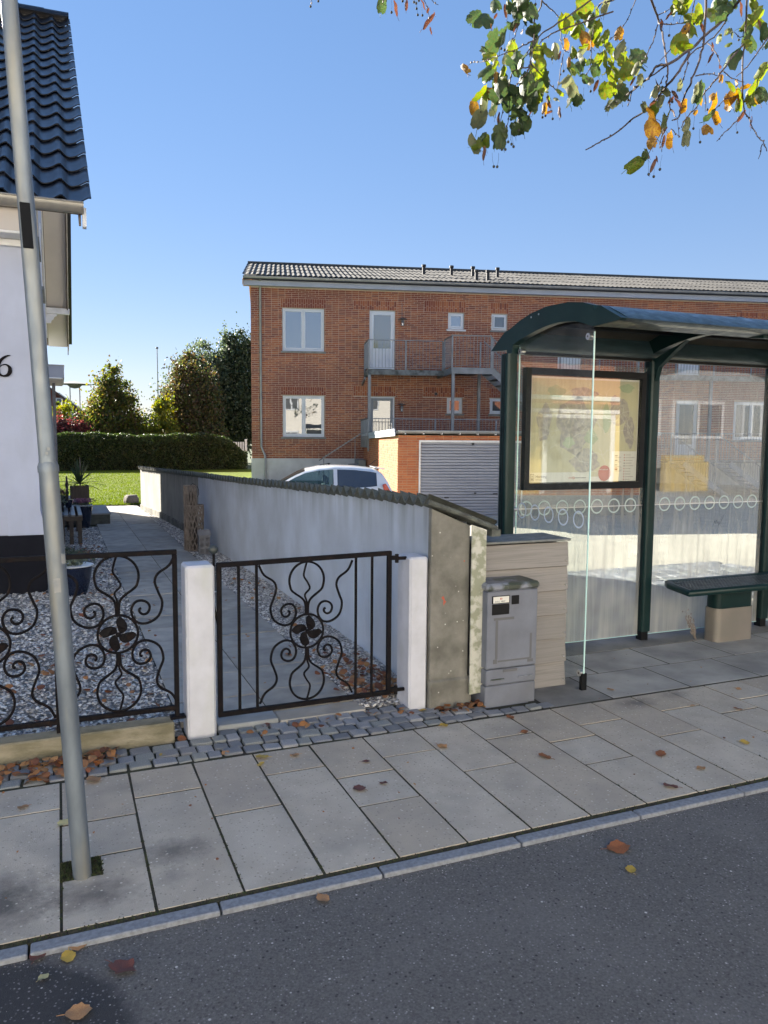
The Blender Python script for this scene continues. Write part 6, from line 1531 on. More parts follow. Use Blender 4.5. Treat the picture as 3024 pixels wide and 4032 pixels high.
# fibre cement roof sheets: corrugated rows, each sheet separate
ncor = 8
def sheetmesh():
    b = MB(); n = 8; V = []
    W_ = .36; L_ = 1.32
    for lay in (0, -.012):
        for j in (0, 1):
            for i in range(n + 1):
                u = i / n; V.append(((u - .5) * W_ * 1.02, L_ * j, .018 * math.cos(4 * PI * u) + lay + (.02 if j == 0 else 0)))
    F = []; q = n + 1
    for i in range(n): F += [(i, i + 1, q + i + 1, q + i), (i, 2 * q + i, 2 * q + i + 1, i + 1)]
    b.add(V, F); return b.mesh('roof_sheet', M['fibre_tile'], smooth=True, angle=60)
sm_ = sheetmesh(); ns = 0; rest = MB()
stp_ = 4.96 / math.cos(RS) / 4
for r in range(4):
    for c in range(77):
        x = -.27 + .18 + .36 * c; s_ = r * stp_
        y0 = -.50 + s_ * math.cos(RS)
        if ns < 290 and (c < 73): inst('roof_sheet', sm_, ab, loc=(x, y0, 7.19 + (y0 + .46) * math.tan(RS) + .05 + random.uniform(-.004, .004)), rot=(RS, random.uniform(-.006, .006), 0)); ns += 1
        else:
            Mx = Matrix.Translation((x, y0, 7.19 + (y0 + .46) * math.tan(RS) + .05)) @ Matrix.Rotation(RS, 4, 'X')
            rest.add([Mx @ v.co for v in sm_.vertices], [tuple(p.vertices) for p in sm_.polygons])
if rest.v: tag(rest.build('further_roof_sheets', M['fibre_tile'], ab, smooth=True), kind='stuff')
b = MB(); b.prism([(-.27, y, z) for y, z in [(4.5, az(4.5) + .02), (9.42, az(9.42) + .02), (9.42, az(9.42) - .03), (4.5, az(4.5) - .03)]], (LU + .54, 0, 0)); b.build('rear_roof', M['fibre_tile'], ab)
b = MB(); b.tube([(-.27, 4.5, az(4.5) + .05), (LU + .27, 4.5, az(4.5) + .05)], .09, 10); b.build('ridge', M['fibre_tile'], ab, smooth=True)
for ua, za in ((6.22, 7.46), (7.25, 7.46), (8.05, 7.46), (8.19, 7.33), (8.62, 7.32), (8.98, 7.45)):
    yy = (za - 7.30) / .083 if za > 7.4 else .35
    yy = min(3.2, yy); x = 1.003 + (ua - 1.003) * (1 + yy / 28.5)
    b = MB(); b.lathe([(.062, -.12), (.062, .31), (.085, .32), (.085, .40), (.05, .41)], (x, yy, az(yy) + .03), 12); b.build('roof_vent', M['vent_black'], ab, smooth=True, angle=40)
b = MB(); b.tube([(.33, -.40, 7.15), (.33, -.06, 6.80), (.33, -.055, 1.25), (.46, -.10, .95), (.47, -.10, -.2)], .042, 10); b.build('downpipe', M['zinc'], ab, smooth=True)
b = MB()
for z in (6.2, 4.6, 3.0, 1.5): b.box(.27, .39, -.07, -.012, z, z + .04)
b.build('pipe_clip', M['zinc_old'], ab)
for z, w_ in ((5.80, 1), (2.72, 0)):
    b = MB(); b.lathe([(.05, -.05), (.06, .04), (.03, .08), (.17, .10), (.02, .15)], (5.43, -.18, z), 12); b.tube([(5.43, -.18, z + .12), (5.43, -.02, z + .16)], .015, 6)
    if w_: b.tube([(5.43, -.02, z + .16), (5.43, -.02, z + .68)], .012, 6)
    b.build('wall_lamp', M['zinc_old'], ab, smooth=True, angle=40)
    b = MB(); b.lathe([(.001, -.17), (.045, -.13), (.05, -.051)], (5.43, -.18, z), 10); b.build('lamp_glass', M['pane_sky'], ab, smooth=True)
b = MB(); b.tube([(6.73, -.02, 3.24), (6.73, -.035, 3.24)], .06, 14); b.build('vent_rose', M['zinc_old'], ab)
b = MB(); b.tube([(6.73, -.035, 3.24), (6.73, -.0365, 3.24)], .04, 12); b.build('vent_hole', M['vent_black'], ab)
b = MB(); b.box(2.72, 2.80, -.12, -.03, .60, .68); b.tube([(2.72, -.07, .66), (2.45, -.07, .62), (2.4, -.07, .25)], .012, 5); b.build('hose_tap', M['vent_black'], ab)
# upper walkway, landing and stairs in galvanised steel
wk = thing('steel_balcony', 'grey galvanised balcony and stair in front of the upper brick storey', 'balcony', (6.41, 27.81, 0), PHI)
def railing(parent, pts, h, rail=.022, spacing=.115, base=.08, posts=True, mid=None):
    P = [Vector(p) for p in pts]
    b = MB()
    for a, c in zip(P, P[1:]): b.bar(a + Vector((0, 0, h)), c + Vector((0, 0, h)), .045, .03)
    b.build('handrail', M['rail_steel'], parent)
    b = MB()
    for a, c in zip(P, P[1:]):
        b.bar(a + Vector((0, 0, base)), c + Vector((0, 0, base)), .03, .012)
        n = max(1, int((c - a).length / spacing))
        for k in range(1, n):
            p = a.lerp(c, k / n); b.box(p.x - .0065, p.x + .0065, p.y - .0065, p.y + .0065, p.z + base, p.z + h - .01)
    tag(b.build('railing_bars', M['rail_steel'], parent), kind='stuff')
    if posts:
        for p in (posts if isinstance(posts, list) else P):
            p = Vector(p); b = MB(); b.box(p.x - .03, p.x + .03, p.y - .012, p.y + .012, p.z - .05, p.z + h - .018); b.build('post', M['rail_steel'], parent)
b = MB(); b.box(4.06, 6.72, -1.30, -.03, 3.93, 3.97); b.build('walkway_deck', M['deck'], wk)
b = MB(); b.box(4.04, 6.74, -1.33, -1.301, 3.80, 3.985); b.box(4.04, 4.06, -1.30, -.03, 3.80, 3.985); b.build('edge_channel', M['deck'], wk)
railing(wk, [(4.07, -.05, 3.97), (4.07, -1.31, 3.97), (6.70, -1.31, 3.97)], 1.03, posts=[(4.07, -1.31, 3.97), (5.38, -1.31, 3.97), (6.70, -1.31, 3.97), (4.07, -.06, 3.97)])
b = MB(); b.box(6.745, 8.12, -2.58, -.03, 3.93, 3.97); b.build('landing_deck', M['deck'], wk)
b = MB(); b.box(6.73, 8.14, -2.62, -2.581, 3.78, 3.99); b.box(6.725, 6.744, -2.58, -1.34, 3.78, 3.99); b.build('edge_channel', M['rail_steel'], wk)
railing(wk, [(6.75, -1.35, 3.97), (6.75, -2.6, 3.97), (8.1, -2.6, 3.97)], 1.08, posts=[(6.75, -2.6, 3.97), (8.1, -2.6, 3.97), (6.75, -1.36, 3.97)])
for x, y, z0 in ((4.10, -1.28, -.5), (6.80, -2.55, -.5), (8.05, -1.2, -.5)):
    b = MB(); b.box(x - .05, x + .05, y - .05, y + .05, z0, 3.92); b.build('column', M['rail_steel'], wk)
b = MB(); b.bar((4.10, -1.27, 3.86), (4.10, -.03, 3.86), .07, .12); b.bar((3.98, -1.0, 3.70), (3.98, -.03, 3.55), .05, .1); b.bar((6.80, -2.5, 3.86), (6.80, -.03, 3.86), .07, .12); b.build('cross_beam', M['rail_steel'], wk)
S0 = Vector((8.12, -2.55, 3.93)); S1 = Vector((11.3, -2.55, 1.25))
for yo in (0, 1.0):
    b = MB(); o = Vector((0, yo, 0)); b.bar(S0 + o, S1 + o, .03, .22); b.build('stringer', M['rail_steel'], wk)
for k in range(14):
    t = (k + .5) / 14; p = S0.lerp(S1, t); b = MB(); b.box(p.x - .13, p.x + .13, p.y + .02, p.y + .98, p.z - .02, p.z + .015); b.build('tread', M['deck'], wk)
railing(wk, [(8.12, -2.57, 3.97), (11.3, -2.57, 1.3)], 1.03, posts=[(8.15, -2.57, 3.97), (9.7, -2.57, 2.66), (11.3, -2.57, 1.3)])
railing(wk, [(8.12, -1.52, 3.97), (11.3, -1.52, 1.3)], 1.03, posts=[(8.0, -1.52, 3.97)])
wk2 = thing('steel_balcony', 'grey galvanised balcony seen through the shelter glass with two stairs going down', 'balcony', (6.41, 27.81, 0), PHI)
b = MB(); b.box(11.0, 19.9, -1.30, -.03, 3.93, 3.97); b.build('walkway_deck', M['deck'], wk2)
b = MB(); b.box(11.0, 19.92, -1.33, -1.301, 3.80, 3.985); b.build('edge_channel', M['deck'], wk2)
railing(wk2, [(11.0, -1.31, 3.97), (19.9, -1.31, 3.97)], 1.03, posts=[(11.0 + 1.48 * k, -1.31, 3.97) for k in range(7)])
railing(wk2, [(11.4, -2.0, .85), (20.5, -2.0, .85)], 1.0, posts=[(11.4 + 1.8 * k, -2.0, .85) for k in range(6)])
for xa in (14.95, 16.7):
    railing(wk2, [(xa, -2.1, .85), (xa + 1.75, -2.1, -.35)], 1.0, posts=[(xa, -2.1, .85), (xa + 1.75, -2.1, -.35)])
    b = MB(); b.bar((xa, -2.1, .78), (xa + 1.75, -2.1, -.42), .03, .2); b.bar((xa, -3.0, .78), (xa + 1.75, -3.0, -.42), .03, .2)
    for k in range(8): b.box(xa + .22 * k, xa + .22 * k + .2, -2.98, -2.12, .74 - .15 * k, .77 - .15 * k)
    b.build('stair_flight', M['rail_steel'], wk2)
b = MB(); b.box(11.4, 20.5, -2.0, -.03, .78, .84); b.build('lower_deck', M['deck'], wk2)
for x in (11.1, 13.9, 16.9, 19.8): b = MB(); b.box(x - .05, x + .05, -1.25, -1.15, -.5, 3.92); b.build('column', M['rail_steel'], wk2)
# stone steps and handrail going down to the left of the terrace
es = thing('side_steps', 'concrete steps with a slanting handrail beside the garage terrace', 'steps', (6.41, 27.81, 0), PHI)
for k in range(8):
    b = MB(); b.box(4.0 - .26 * (k + 1), 4.0 - .26 * k, -1.25, -.04, -.5, 1.0 - .17 * (k + 1)); b.build('step', M['sill'], es, bevel=.01)
b = MB(); b.bar((4.02, -1.2, 1.88), (2.35, -1.2, .80), .04, .04); b.build('handrail', M['rail_steel'], es)
b = MB(); b.box(2.5, 2.53, -1.215, -1.185, -.5, .86); b.box(3.6, 3.63, -1.215, -1.185, -.3, 1.58); b.build('post', M['rail_steel'], es)

# ------------------------------------------------------------------ garage
ga = thing('garage', 'brick garage with grey roller door and flat terrace roof in front of the flats', 'garage', (6.41, 27.81, 0), PHI)
GF = -8.465; GU = 4.05; GZ = -.52; GE = 11.2
DH = (4.66, 7.36, GZ, 1.50)
pf = lambda a, d, z: (a, GF - d, z)
ps = lambda a, d, z: (GU - d, -a, z)
b = MB()
for a, c, e, f_ in cells(GU, GE, GZ, 1.68, [DH]): b.box(a, c, GF, GF + .22, e, f_)
b.box(GU, GU + .22, GF + .221, -.05, GZ, 1.68); b.box(GE - .22, GE, GF + .221, -.05, GZ, 1.68)
b.build('wall', M['mortar_garage'], ga)
brickwork(ga, GU, GE, .10, 1.68, [(4.60, 7.42, -1, 1.55)], pf, M['brick_garage'], 140, prefer=lambda c: c[0])
brickwork(ga, -GF - 8.44, -GF, .10, 1.58, [], lambda a, d, z: (GU - d, -a, z), M['brick_garage'], 150, prefer=lambda c: -c[0], stuffname='side_bricks')
b = MB(); b.box(GU - .02, 4.595, GF - .022, GF - .001, GZ - .1, .095); b.box(GU - .022, GU - .001, GF + .0, -.1, GZ - .1, .095); b.box(7.43, GE, GF - .022, GF - .001, GZ - .1, .095); b.build('rendered_base', M['sill'], ga)
b = MB(); b.box(4.60, 4.645, GF - .02, GF + .1, GZ, 1.555); b.box(7.375, 7.42, GF - .02, GF + .1, GZ, 1.555); b.box(4.645, 7.375, GF - .02, GF + .1, 1.50, 1.555); b.build('door_frame', M['trim_white'], ga)
nsl = 26
b0 = None
for k in range(nsl):
    z0 = GZ + .02 + k * .0775
    b = MB(); b.prism([(4.65, GF + .06, z0), (4.65, GF + .035, z0 + .012), (4.65, GF + .026, z0 + .04), (4.65, GF + .035, z0 + .068), (4.65, GF + .06, z0 + .0745)], (2.72, 0, 0)); b.build('roller_slat', M['roller'], ga, smooth=True)
b = MB(); b.box(6.10, 6.16, GF - .01, GF + .03, .14, .18); b.box(6.62, 6.74, GF + .005, GF + .03, .13, .16); b.box(5.30, 5.42, GF + .005, GF + .03, .03, .06); b.box(6.02, 6.08, GF - .01, GF + .03, 1.43, 1.49); b.build('door_lock', M['vent_black'], ga, bevel=.004)
b = MB(); b.box(GU - .08, GE + .05, GF - .06, -.06, 1.72, 1.80); b.build('roof_slab', M['felt'], ga)
for k in range(2):
    b = MB(); b.prism([(GU - .11 - .012 * k, GF - .09, 1.66 + .095 * k), (GU - .11 - .012 * k, -.3, 1.555 + .095 * k), (GU - .11 - .012 * k, -.3, 1.645 + .095 * k), (GU - .11 - .012 * k, GF - .09, 1.75 + .095 * k)], (.025, 0, 0)); b.build('fascia_board', M['fascia_grey'], ga)
b = MB(); V = []
for x in (GU - .02, GE):
    for k in range(9):
        a = PI + PI * k / 8; V.append((x, GF - .14 + .06 * math.cos(a), 1.80 + .065 * math.sin(a)))
b.add(V, [(k, k + 1, k + 10, k + 9) for k in range(8)] + [tuple(range(9))]); b.tube([(GU - .02, GF - .20, 1.80), (GE, GF - .20, 1.80)], .01, 6); b.build('gutter', M['zinc'], ga, smooth=True)
for k in range(12):
    x = 4.2 + .48 * k; b = MB(); b.box(x, x + .02, GF - .215, GF - .06, 1.70, 1.735); b.build('gutter_bracket', M['trim_white'], ga)
railing(ga, [(3.93, -.05, 1.2), (3.93, -2.55, 1.2), (GE, -2.55, 1.2)], 1.05, posts=[(3.93, -2.55, 1.2), (6.21, -2.55, 1.2), (8.33, -2.55, 1.2), (10.4, -2.55, 1.2)])

# ------------------------------------------------------------------ white hatchback
v_ = Vector((math.cos(PHI), math.sin(PHI), 0)); n_ = Vector((math.sin(R(15)), math.cos(R(15)), 0))
rear = Vector((6.36, 14.69, 0)); cl = 3.62
cp = rear - v_ * cl + n_ * .80
car = thing('parked_hatchback', 'small white hatchback parked behind the garden wall beside the garage', 'car', (cp.x, cp.y, -.455), PHI)
# stations: x, roof z, belt z, half width low, half width belt, half width roof, bottom z
ST_ = [(0.00, .62, .60, .50, .50, .42, .28), (.10, .72, .70, .70, .68, .55, .22), (.35, .84, .82, .77, .74, .58, .20), (.70, .92, .89, .79, .76, .60, .2), (1.02, .99, .93, .80, .775, .60, .2),
       (1.30, 1.16, .945, .80, .78, .60, .2), (1.58, 1.315, .96, .80, .785, .585, .2), (1.78, 1.40, .97, .80, .785, .575, .2), (2.05, 1.455, .98, .80, .785, .57, .2), (2.36, 1.478, .99, .80, .785, .565, .2), (2.44, 1.479, .992, .80, .785, .565, .2),
       (2.80, 1.468, 1.01, .80, .78, .555, .2), (3.12, 1.435, 1.03, .79, .765, .545, .22), (3.26, 1.41, 1.045, .785, .755, .54, .24), (3.40, 1.33, 1.03, .775, .74, .56, .27), (3.50, 1.18, 1.0, .765, .73, .60, .3), (3.58, .98, .93, .75, .72, .64, .32), (3.62, .70, .68, .72, .70, .66, .36)]
def ring(s):
    x, zr, zb, wl_, wb, wr, z0 = s
    P = [(0, z0), (wl_ * .9, z0), (wl_, z0 + .12), (wl_ * 1.01, (z0 + zb) / 2 + .05), (wb, zb), (wb - .018, zb + .02 if zr > zb + .1 else zb + .005), (wr + .05, zr - (.075 if zr > zb + .1 else .012)), (wr, zr - (.035 if zr > zb + .1 else .006)), (wr * .5, zr - .004), (0, zr)]
    return [(x, -y, z) for y, z in P] + [(x, y, z) for y, z in P[-2:0:-1]]
RG = [ring(s) for s in ST_]; nr = len(RG[0]); ns_ = len(ST_)
V = [p for r_ in RG for p in r_]
body = MB(); sideg = MB(); wind = MB(); rearg = MB()
Fb, Fs, Fw, Fr = [], [], [], []
for i in range(ns_ - 1):
    x = (ST_[i][0] + ST_[i + 1][0]) / 2
    for k in range(nr):
        f = (i * nr + k, i * nr + (k + 1) % nr, (i + 1) * nr + (k + 1) % nr, (i + 1) * nr + k)
        isw = k in (5, nr - 6 - 0) 
        k2 = k if k < 9 else nr - 1 - k
        if k2 == 5 and (1.30 < x < 2.36 or 2.44 < x < 3.26): Fs.append(f)
        elif k2 in (7, 8) and 1.02 < x < 1.78: Fw.append(f)
        elif k2 in (7, 8) and 3.40 < x < 3.58: Fr.append(f)
        else: Fb.append(f)
Fb.append(tuple(range(nr))); Fb.append(tuple((ns_ - 1) * nr + k for k in range(nr))[::-1])
body.add(V, Fb); body.build('body', M['car_paint'], car, smooth=True, angle=40)
for nm, Fx, mt in (('side_window', Fs, M['car_glass']), ('windscreen', Fw, M['windscreen']), ('rear_window', Fr, M['car_glass'])):
    if nm == 'side_window':
        fr_ = [f for f in Fs if V[f[0]][0] < 2.3]; rr_ = [f for f in Fs if V[f[0]][0] >= 2.3]
        for side in (-1, 1):
            for FF_, mm in ((fr_, M['windscreen']), (rr_, M['car_glass'])):
                s = MB(); s.add(V, [f for f in FF_ if (V[f[0]][1] + V[f[1]][1]) * side > 0]); s.build(nm, mm, car)
    else:
        s = MB(); s.add(V, Fx); s.build(nm, mt, car, smooth=True)
for s in (-1, 1):
    for x in (.66, 2.96):
        t_ = MB(); t_.lathe([(.17, -.09), (.27, -.095), (.29, -.06), (.29, .06), (.27, .095), (.17, .09)], seg=24); t_.v = [(x + a, s * .72 + c, .29 + b_) for a, b_, c in t_.v]; wo_ = t_.build('wheel', M['rubber'], car, smooth=True, angle=40)
        t_ = MB(); t_.lathe([(.02, 0), (.165, -.02), (.19, .0), (.19, .01), (.02, .02)], seg=20); t_.v = [(x + a, s * .81 + c, .29 + b_) for a, b_, c in t_.v]; t_.build('rim', M['alloy'], wo_)
    b = MB(); sx_ = s
    b.prism([(3.37, sx_ * .772, 1.10), (3.44, sx_ * .768, 1.12), (3.545, sx_ * .75, .95), (3.60, sx_ * .735, .78), (3.50, sx_ * .768, .74), (3.43, sx_ * .775, .85)], (0, -sx_ * .06, 0)); b.build('tail_light', M['tail_red'], car, bevel=.008)
    b = MB(); b.prism([(2.86, s * .803, .90), (3.02, s * .80, .915), (3.02, s * .80, .945), (2.86, s * .803, .93)], (0, s * .02, 0)); b.prism([(2.0, s * .806, .87), (2.18, s * .806, .88), (2.18, s * .806, .91), (2.0, s * .806, .90)], (0, s * .02, 0)); b.build('door_handle', M['car_paint'], car, bevel=.005)
    b = MB(); b.box(1.36, 1.50, s * .80, s * .93 if s > 0 else s * .80, .96, 1.07) if s > 0 else b.box(1.36, 1.50, -.93, -.80, .96, 1.07); b.build('wing_mirror', M['car_paint'], car, bevel=.025)
    b = MB(); b.prism([(.03, s * .45, .60), (.12, s * .66, .60), (.42, s * .75, .72), (.40, s * .74, .82), (.1, s * .62, .70)], (0, -s * .03, .01)); b.build('headlight', M['pane_sky'], car)
    b = MB(); b.box(2.15, 2.27, s * .34 - .2, s * .34 + .2, .55, 1.05); b.box(2.19, 2.26, s * .34 - .11, s * .34 + .11, 1.09, 1.26); b.build('front_seat', M['seat_dark'], car, bevel=.03)
b = MB(); b.prism([(3.24, -.5, 1.425), (3.45, -.48, 1.40), (3.45, .48, 1.40), (3.24, .5, 1.425)], (0, 0, .022)); b.build('roof_spoiler', M['car_paint'], car, bevel=.006)
b = MB(); b.tube([(3.12, 0, 1.44), (3.35, 0, 1.60)], .006, 5); b.build('aerial', M['rubber'], car)
b = MB(); b.tube([(1.55 + .05 * math.cos(a), -.36 + .17 * math.sin(a), .98 + .15 * math.cos(a)) for a in np.linspace(0, 2 * PI, 17)[:-1]], .012, 6, closed=True); b.build('steering_wheel', M['rubber'], car)
# ------------------------------------------------------------------ hedge, trees, far things
LQ = np.array([(-.5, -.12, 0), (0, -.5, .08), (.5, -.05, 0), (.1, .55, -.06)]); LQF = np.array([(0, 1, 2, 3)])
def crown(name, mt, parent, blobs, n, size, seed, shell=.55):
    """leaf-sized faces in uneven clumps inside overlapping ellipsoids"""
    rg = np.random.default_rng(seed); pos = []
    vol = np.array([b[3] * b[4] * b[5] for b in blobs]) ** .8; vol /= vol.sum()
    for bl, fr in zip(blobs, vol):
        k = int(n * fr); ncl = max(8, k // 42)
        d = rg.normal(size=(ncl, 3)); d /= np.linalg.norm(d, axis=1)[:, None]
        r = rg.uniform(shell, 1.06, ncl) ** .6
        cc_ = d * r[:, None] * np.array(bl[3:6])
        cs = rg.uniform(.07, .27, ncl) * np.array(bl[3:6]).mean()
        idx = rg.integers(0, ncl, k)
        p = cc_[idx] + rg.normal(size=(k, 3)) * cs[idx][:, None] * np.array([1, 1, .75])
        # ragged shoots poking out of the outline
        sh_ = rg.random(ncl) < .16
        lift = np.where(sh_[idx], np.abs(rg.normal(0, .34, k)), 0)
        p = p + lift[:, None] * (cc_[idx] / (np.linalg.norm(cc_[idx], axis=1)[:, None] + 1e-6) * .45 + np.array([0, 0, .9])) * min(1, np.array(bl[3:6]).mean())
        pos.append(p + np.array(bl[:3]))
    pos = np.concatenate(pos); pos = pos[pos[:, 2] > .15]
    me = scatter_mesh(name, LQ, LQF, pos, rand_rot(len(pos)), rg.uniform(.65, 1.35, len(pos)) * size, mt, 4)
    return inst(name, me, parent)
def trunk(parent, h, r, seed, limbs=14, spread=1.2, mt=None):
    rg = random.Random(seed); b = MB()
    P = [(rg.uniform(-.05, .05) * i, rg.uniform(-.05, .05) * i, h * i / 6) for i in range(7)]
    b.tube(P, [r * (1 - .85 * i / 6) for i in range(7)], 8); b.build('trunk', mt or M['bark'], parent, smooth=True)
    for k in range(limbs):
        t = rg.uniform(.2, .95); z = h * t; a = rg.uniform(0, 6.28); L_ = spread * (1.15 - t) + .3
        b = MB(); b.tube([(0, 0, z), (math.cos(a) * L_ * .5, math.sin(a) * L_ * .5, z + L_ * .35), (math.cos(a) * L_, math.sin(a) * L_, z + L_ * .8)], [r * .35 * (1.1 - t), r * .2 * (1.1 - t), .012], 5); b.build('limb', mt or M['bark'], parent)

hg = thing('clipped_hedge', 'long dark clipped beech hedge along the far side of the lawn', 'hedge', (0, 38.2, 0))
b = MB()
V = []; xs_ = np.linspace(-9, 8.3, 40)
for x in xs_:
    t = 1.60 + .04 * math.sin(x * 1.3) - (.6 * max(0, (x - 7.0) / 1.3) ** 2)
    V += [(x, -.05, 0), (x, -.02, t * .8), (x, .35, t - .02), (x, 1.0, t), (x, 1.3, 0)]
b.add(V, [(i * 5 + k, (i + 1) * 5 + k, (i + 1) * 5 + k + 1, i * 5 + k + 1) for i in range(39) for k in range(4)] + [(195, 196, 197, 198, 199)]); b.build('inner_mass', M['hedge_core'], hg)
n = 62000
x = RNG.uniform(-9, 8.55, n); u = RNG.uniform(0, 1, n)
top = 1.66 + .05 * np.sin(x * 1.3) + .03 * np.sin(x * 5.1) - .62 * np.clip((x - 6.9) / 1.5, 0, 1) ** 2 * 1.2
z = np.where(u < .72, RNG.uniform(0, 1, n) * top, top + RNG.normal(0, .03, n)); y = np.where(u < .72, -.06 + RNG.normal(0, .05, n) + .12 * np.clip(z - 1.3, 0, 1), RNG.uniform(-.02, 1.25, n))
me = scatter_mesh('hedge_leaves', LQ, LQF, np.stack([x, y, z], 1), rand_rot(n), RNG.uniform(.04, .085, n), M['hedge'], 4); inst('leaves', me, hg)

def cone_blobs(h, r, z0=.5, n=6):
    return [(0, 0, z0 + (h - z0) * (i + .35) / n, r * (1.04 - (i / n) ** 1.25) + .12, r * (1.04 - (i / n) ** 1.25) + .12, (h - z0) / n * 1.05) for i in range(n)]
t1 = thing('hornbeam_tree', 'conical hornbeam turning yellow green behind the hedge left of the flagpole', 'tree', (2.72, 46, 0)); trunk(t1, 5.0, .13, 1, 16, 1.4)
crown('crown', M['leaf_hornbeam'], t1, cone_blobs(5.45, 2.0, .5, 7), 27000, .12, 21, .3)
t2 = thing('golden_bush', 'bright yellow green bush at the foot of the brown tinged tree', 'bush', (5.35, 45, 0)); trunk(t2, 2.4, .06, 2, 8, .6)
crown('crown', M['leaf_yellow'], t2, [(0, 0, 1.5, .72, .7, 1.3), (.1, 0, 2.8, .5, .5, .95), (-.1, 0, 3.3, .3, .3, .6), (-.45, 0, 1.4, .35, .4, .5)], 7500, .12, 22, .4)
t3 = thing('hornbeam_tree', 'round brown tinged tree between the golden bush and the tall pale willow', 'tree', (7.15, 46.5, 0)); trunk(t3, 5.5, .14, 3, 16, 1.6)
crown('crown', M['leaf_brown'], t3, [(0, 0, 2.2, 1.75, 1.6, 1.6), (0, 0, 3.6, 1.6, 1.5, 1.3), (.1, 0, 4.7, 1.1, 1.1, 1.1), (.05, 0, 5.7, .6, .6, .7)], 20000, .12, 23, .35)
t4 = thing('silver_willow', 'tall pale feathery willow rising behind the brown tinged tree', 'tree', (8.4, 50, 0)); trunk(t4, 7.2, .16, 4, 22, 1.9)
crown('crown', M['leaf_silver'], t4, [(-.9, 0, 3.5, 1.5, 1.3, 2.0), (-1.0, 0, 5.4, .8, .8, 1.3), (.4, 0, 4.6, 1.5, 1.3, 2.2), (.0, 0, 6.4, .75, .7, 1.1), (1.4, 0, 6.6, .6, .6, 1.5)], 22000, .13, 24, .3)
t5 = thing('dark_poplar', 'tall dark green tree standing against the corner of the brick building', 'tree', (10.9, 50, 0)); trunk(t5, 8.2, .2, 5, 20, 1.6)
crown('crown', M['leaf_dark'], t5, [(0, 0, 3.2, 2.0, 1.6, 2.6), (-.1, 0, 5.8, 1.4, 1.2, 1.8), (-.3, 0, 7.4, .75, .7, 1.1), (.9, 0, 7.0, .7, .7, 1.1), (-.9, 0, 3.4, 1.1, 1.1, 2.4)], 34000, .13, 25, .3)
tb_ = thing('dark_shrub', 'dark shrub filling the gap between the conical tree and the golden bush', 'shrub', (4.5, 48, 0)); crown('crown', M['leaf_dark'], tb_, [(0, 0, 1.3, 1.0, .7, 1.5)], 6500, .11, 26, .2)
tb_ = thing('red_shrub', 'red leaved shrub behind the left end of the hedge', 'shrub', (.40, 44, 0)); crown('crown', M['leaf_red'], tb_, [(0, 0, 1.5, 1.1, .7, .85), (-.5, 0, 1.9, .5, .5, .45)], 7000, .115, 27, .3)
tb_ = thing('rounded_yew', 'small rounded dark yew between the red shrub and the far house', 'shrub', (.95, 48, 0)); crown('crown', M['leaf_dark'], tb_, [(0, 0, 1.7, .75, .7, 1.05)], 4500, .10, 28, .4)
tb_ = thing('young_birch', 'thin yellowing sapling in front of the far brick house', 'tree', (.1, 46, 0)); trunk(tb_, 3.0, .04, 8, 7, .5); crown('crown', M['leaf_yellow'], tb_, [(0, 0, 2.7, .6, .5, .7), (1.3, 0, 2.3, .4, .4, .55)], 1800, .11, 29, .2)
fl_ = thing('flagpole', 'slender pale flagpole with a ball top between the trees', 'flagpole', (5.9, 52, 0))
b = MB(); b.tube([(0, 0, 0), (0, 0, 7.15)], [.055, .035], 8); b.build('mast', M['trim_white'], fl_, smooth=True)
b = MB(); b.lathe([(.001, -.08), (.07, -.05), (.09, 0), (.07, .05), (.001, .08)], (0, 0, 7.22), 10); b.build('ball', M['zinc_old'], fl_, smooth=True)
wf = thing('low_white_fence', 'short white fence end with a post beside the dark tree right of the hedge', 'fence', (8.0, 40.2, 0), PHI)
for k in range(8):
    b = MB(); b.box(-.1 + .12 * k, -.02 + .12 * k, 0, .02, .1, 1.35); b.build('picket', M['trim_white'], wf)
b = MB(); b.box(.86, .97, -.05, .06, 0, 1.5); b.build('post', M['trim_white'], wf)
# far brick house beyond the garden
fh = thing('far_brick_house', 'distant brown brick house with a sloping roof beyond the red shrub', 'house', (-4.6, 62, 0))
b = MB(); b.prism([(-2, 0, 0), (6.6, 0, 0), (6.6, 0, 3.0), (2.3, 0, 6.25), (-2, 0, 3.0)], (0, 9, 0)); b.build('wall', M['far_brick'], fh)
for s in (0, 1):
    b = MB(); 
    if s: b.prism([(2.3, -.3, 6.45), (7.1, -.3, 2.78), (7.1, -.3, 2.60), (2.3, -.3, 6.26)], (0, 9.6, 0))
    else: b.prism([(2.3, -.3, 6.45), (-2.5, -.3, 2.78), (-2.5, -.3, 2.60), (2.3, -.3, 6.26)], (0, 9.6, 0))
    b.build('roof', M['far_roof'], fh)
b = MB(); b.bar((4.6, -.32, 4.72), (6.2, -.32, 3.5), .04, .07); b.build('white_verge', M['trim_white'], fh)
for x0, x1, z0, z1 in ((4.42, 4.90, 3.2, 4.35), (2.8, 3.9, 3.2, 4.4)):
    b = MB(); b.box(x0, x1, -.06, -.001, z0, z1); wo_ = b.build('window', M['window_white'], fh)
    b = MB(); b.box(x0 + .07, x1 - .07, -.08, -.061, z0 + .08, (z0 + z1) / 2 - .04); b.box(x0 + .07, x1 - .07, -.08, -.061, (z0 + z1) / 2 + .04, z1 - .08); b.build('pane', M['pane_sky'], wo_)
b = MB(); b.box(4.98, 5.55, -.06, -.001, 2.4, 4.1); b.build('balcony_screen', M['trim_white'], fh)
pr = thing('garden_parasol', 'flat grey parasol disc standing before the far brick house', 'parasol', (1.02, 56, 0))
b = MB(); b.lathe([(.001, .22), (.5, .12), (1.15, .0), (.5, -.02), (.28, -.22), (.001, -.28)], (0, 0, 5.0), 16); b.build('canopy', M['sill'], pr, smooth=True)
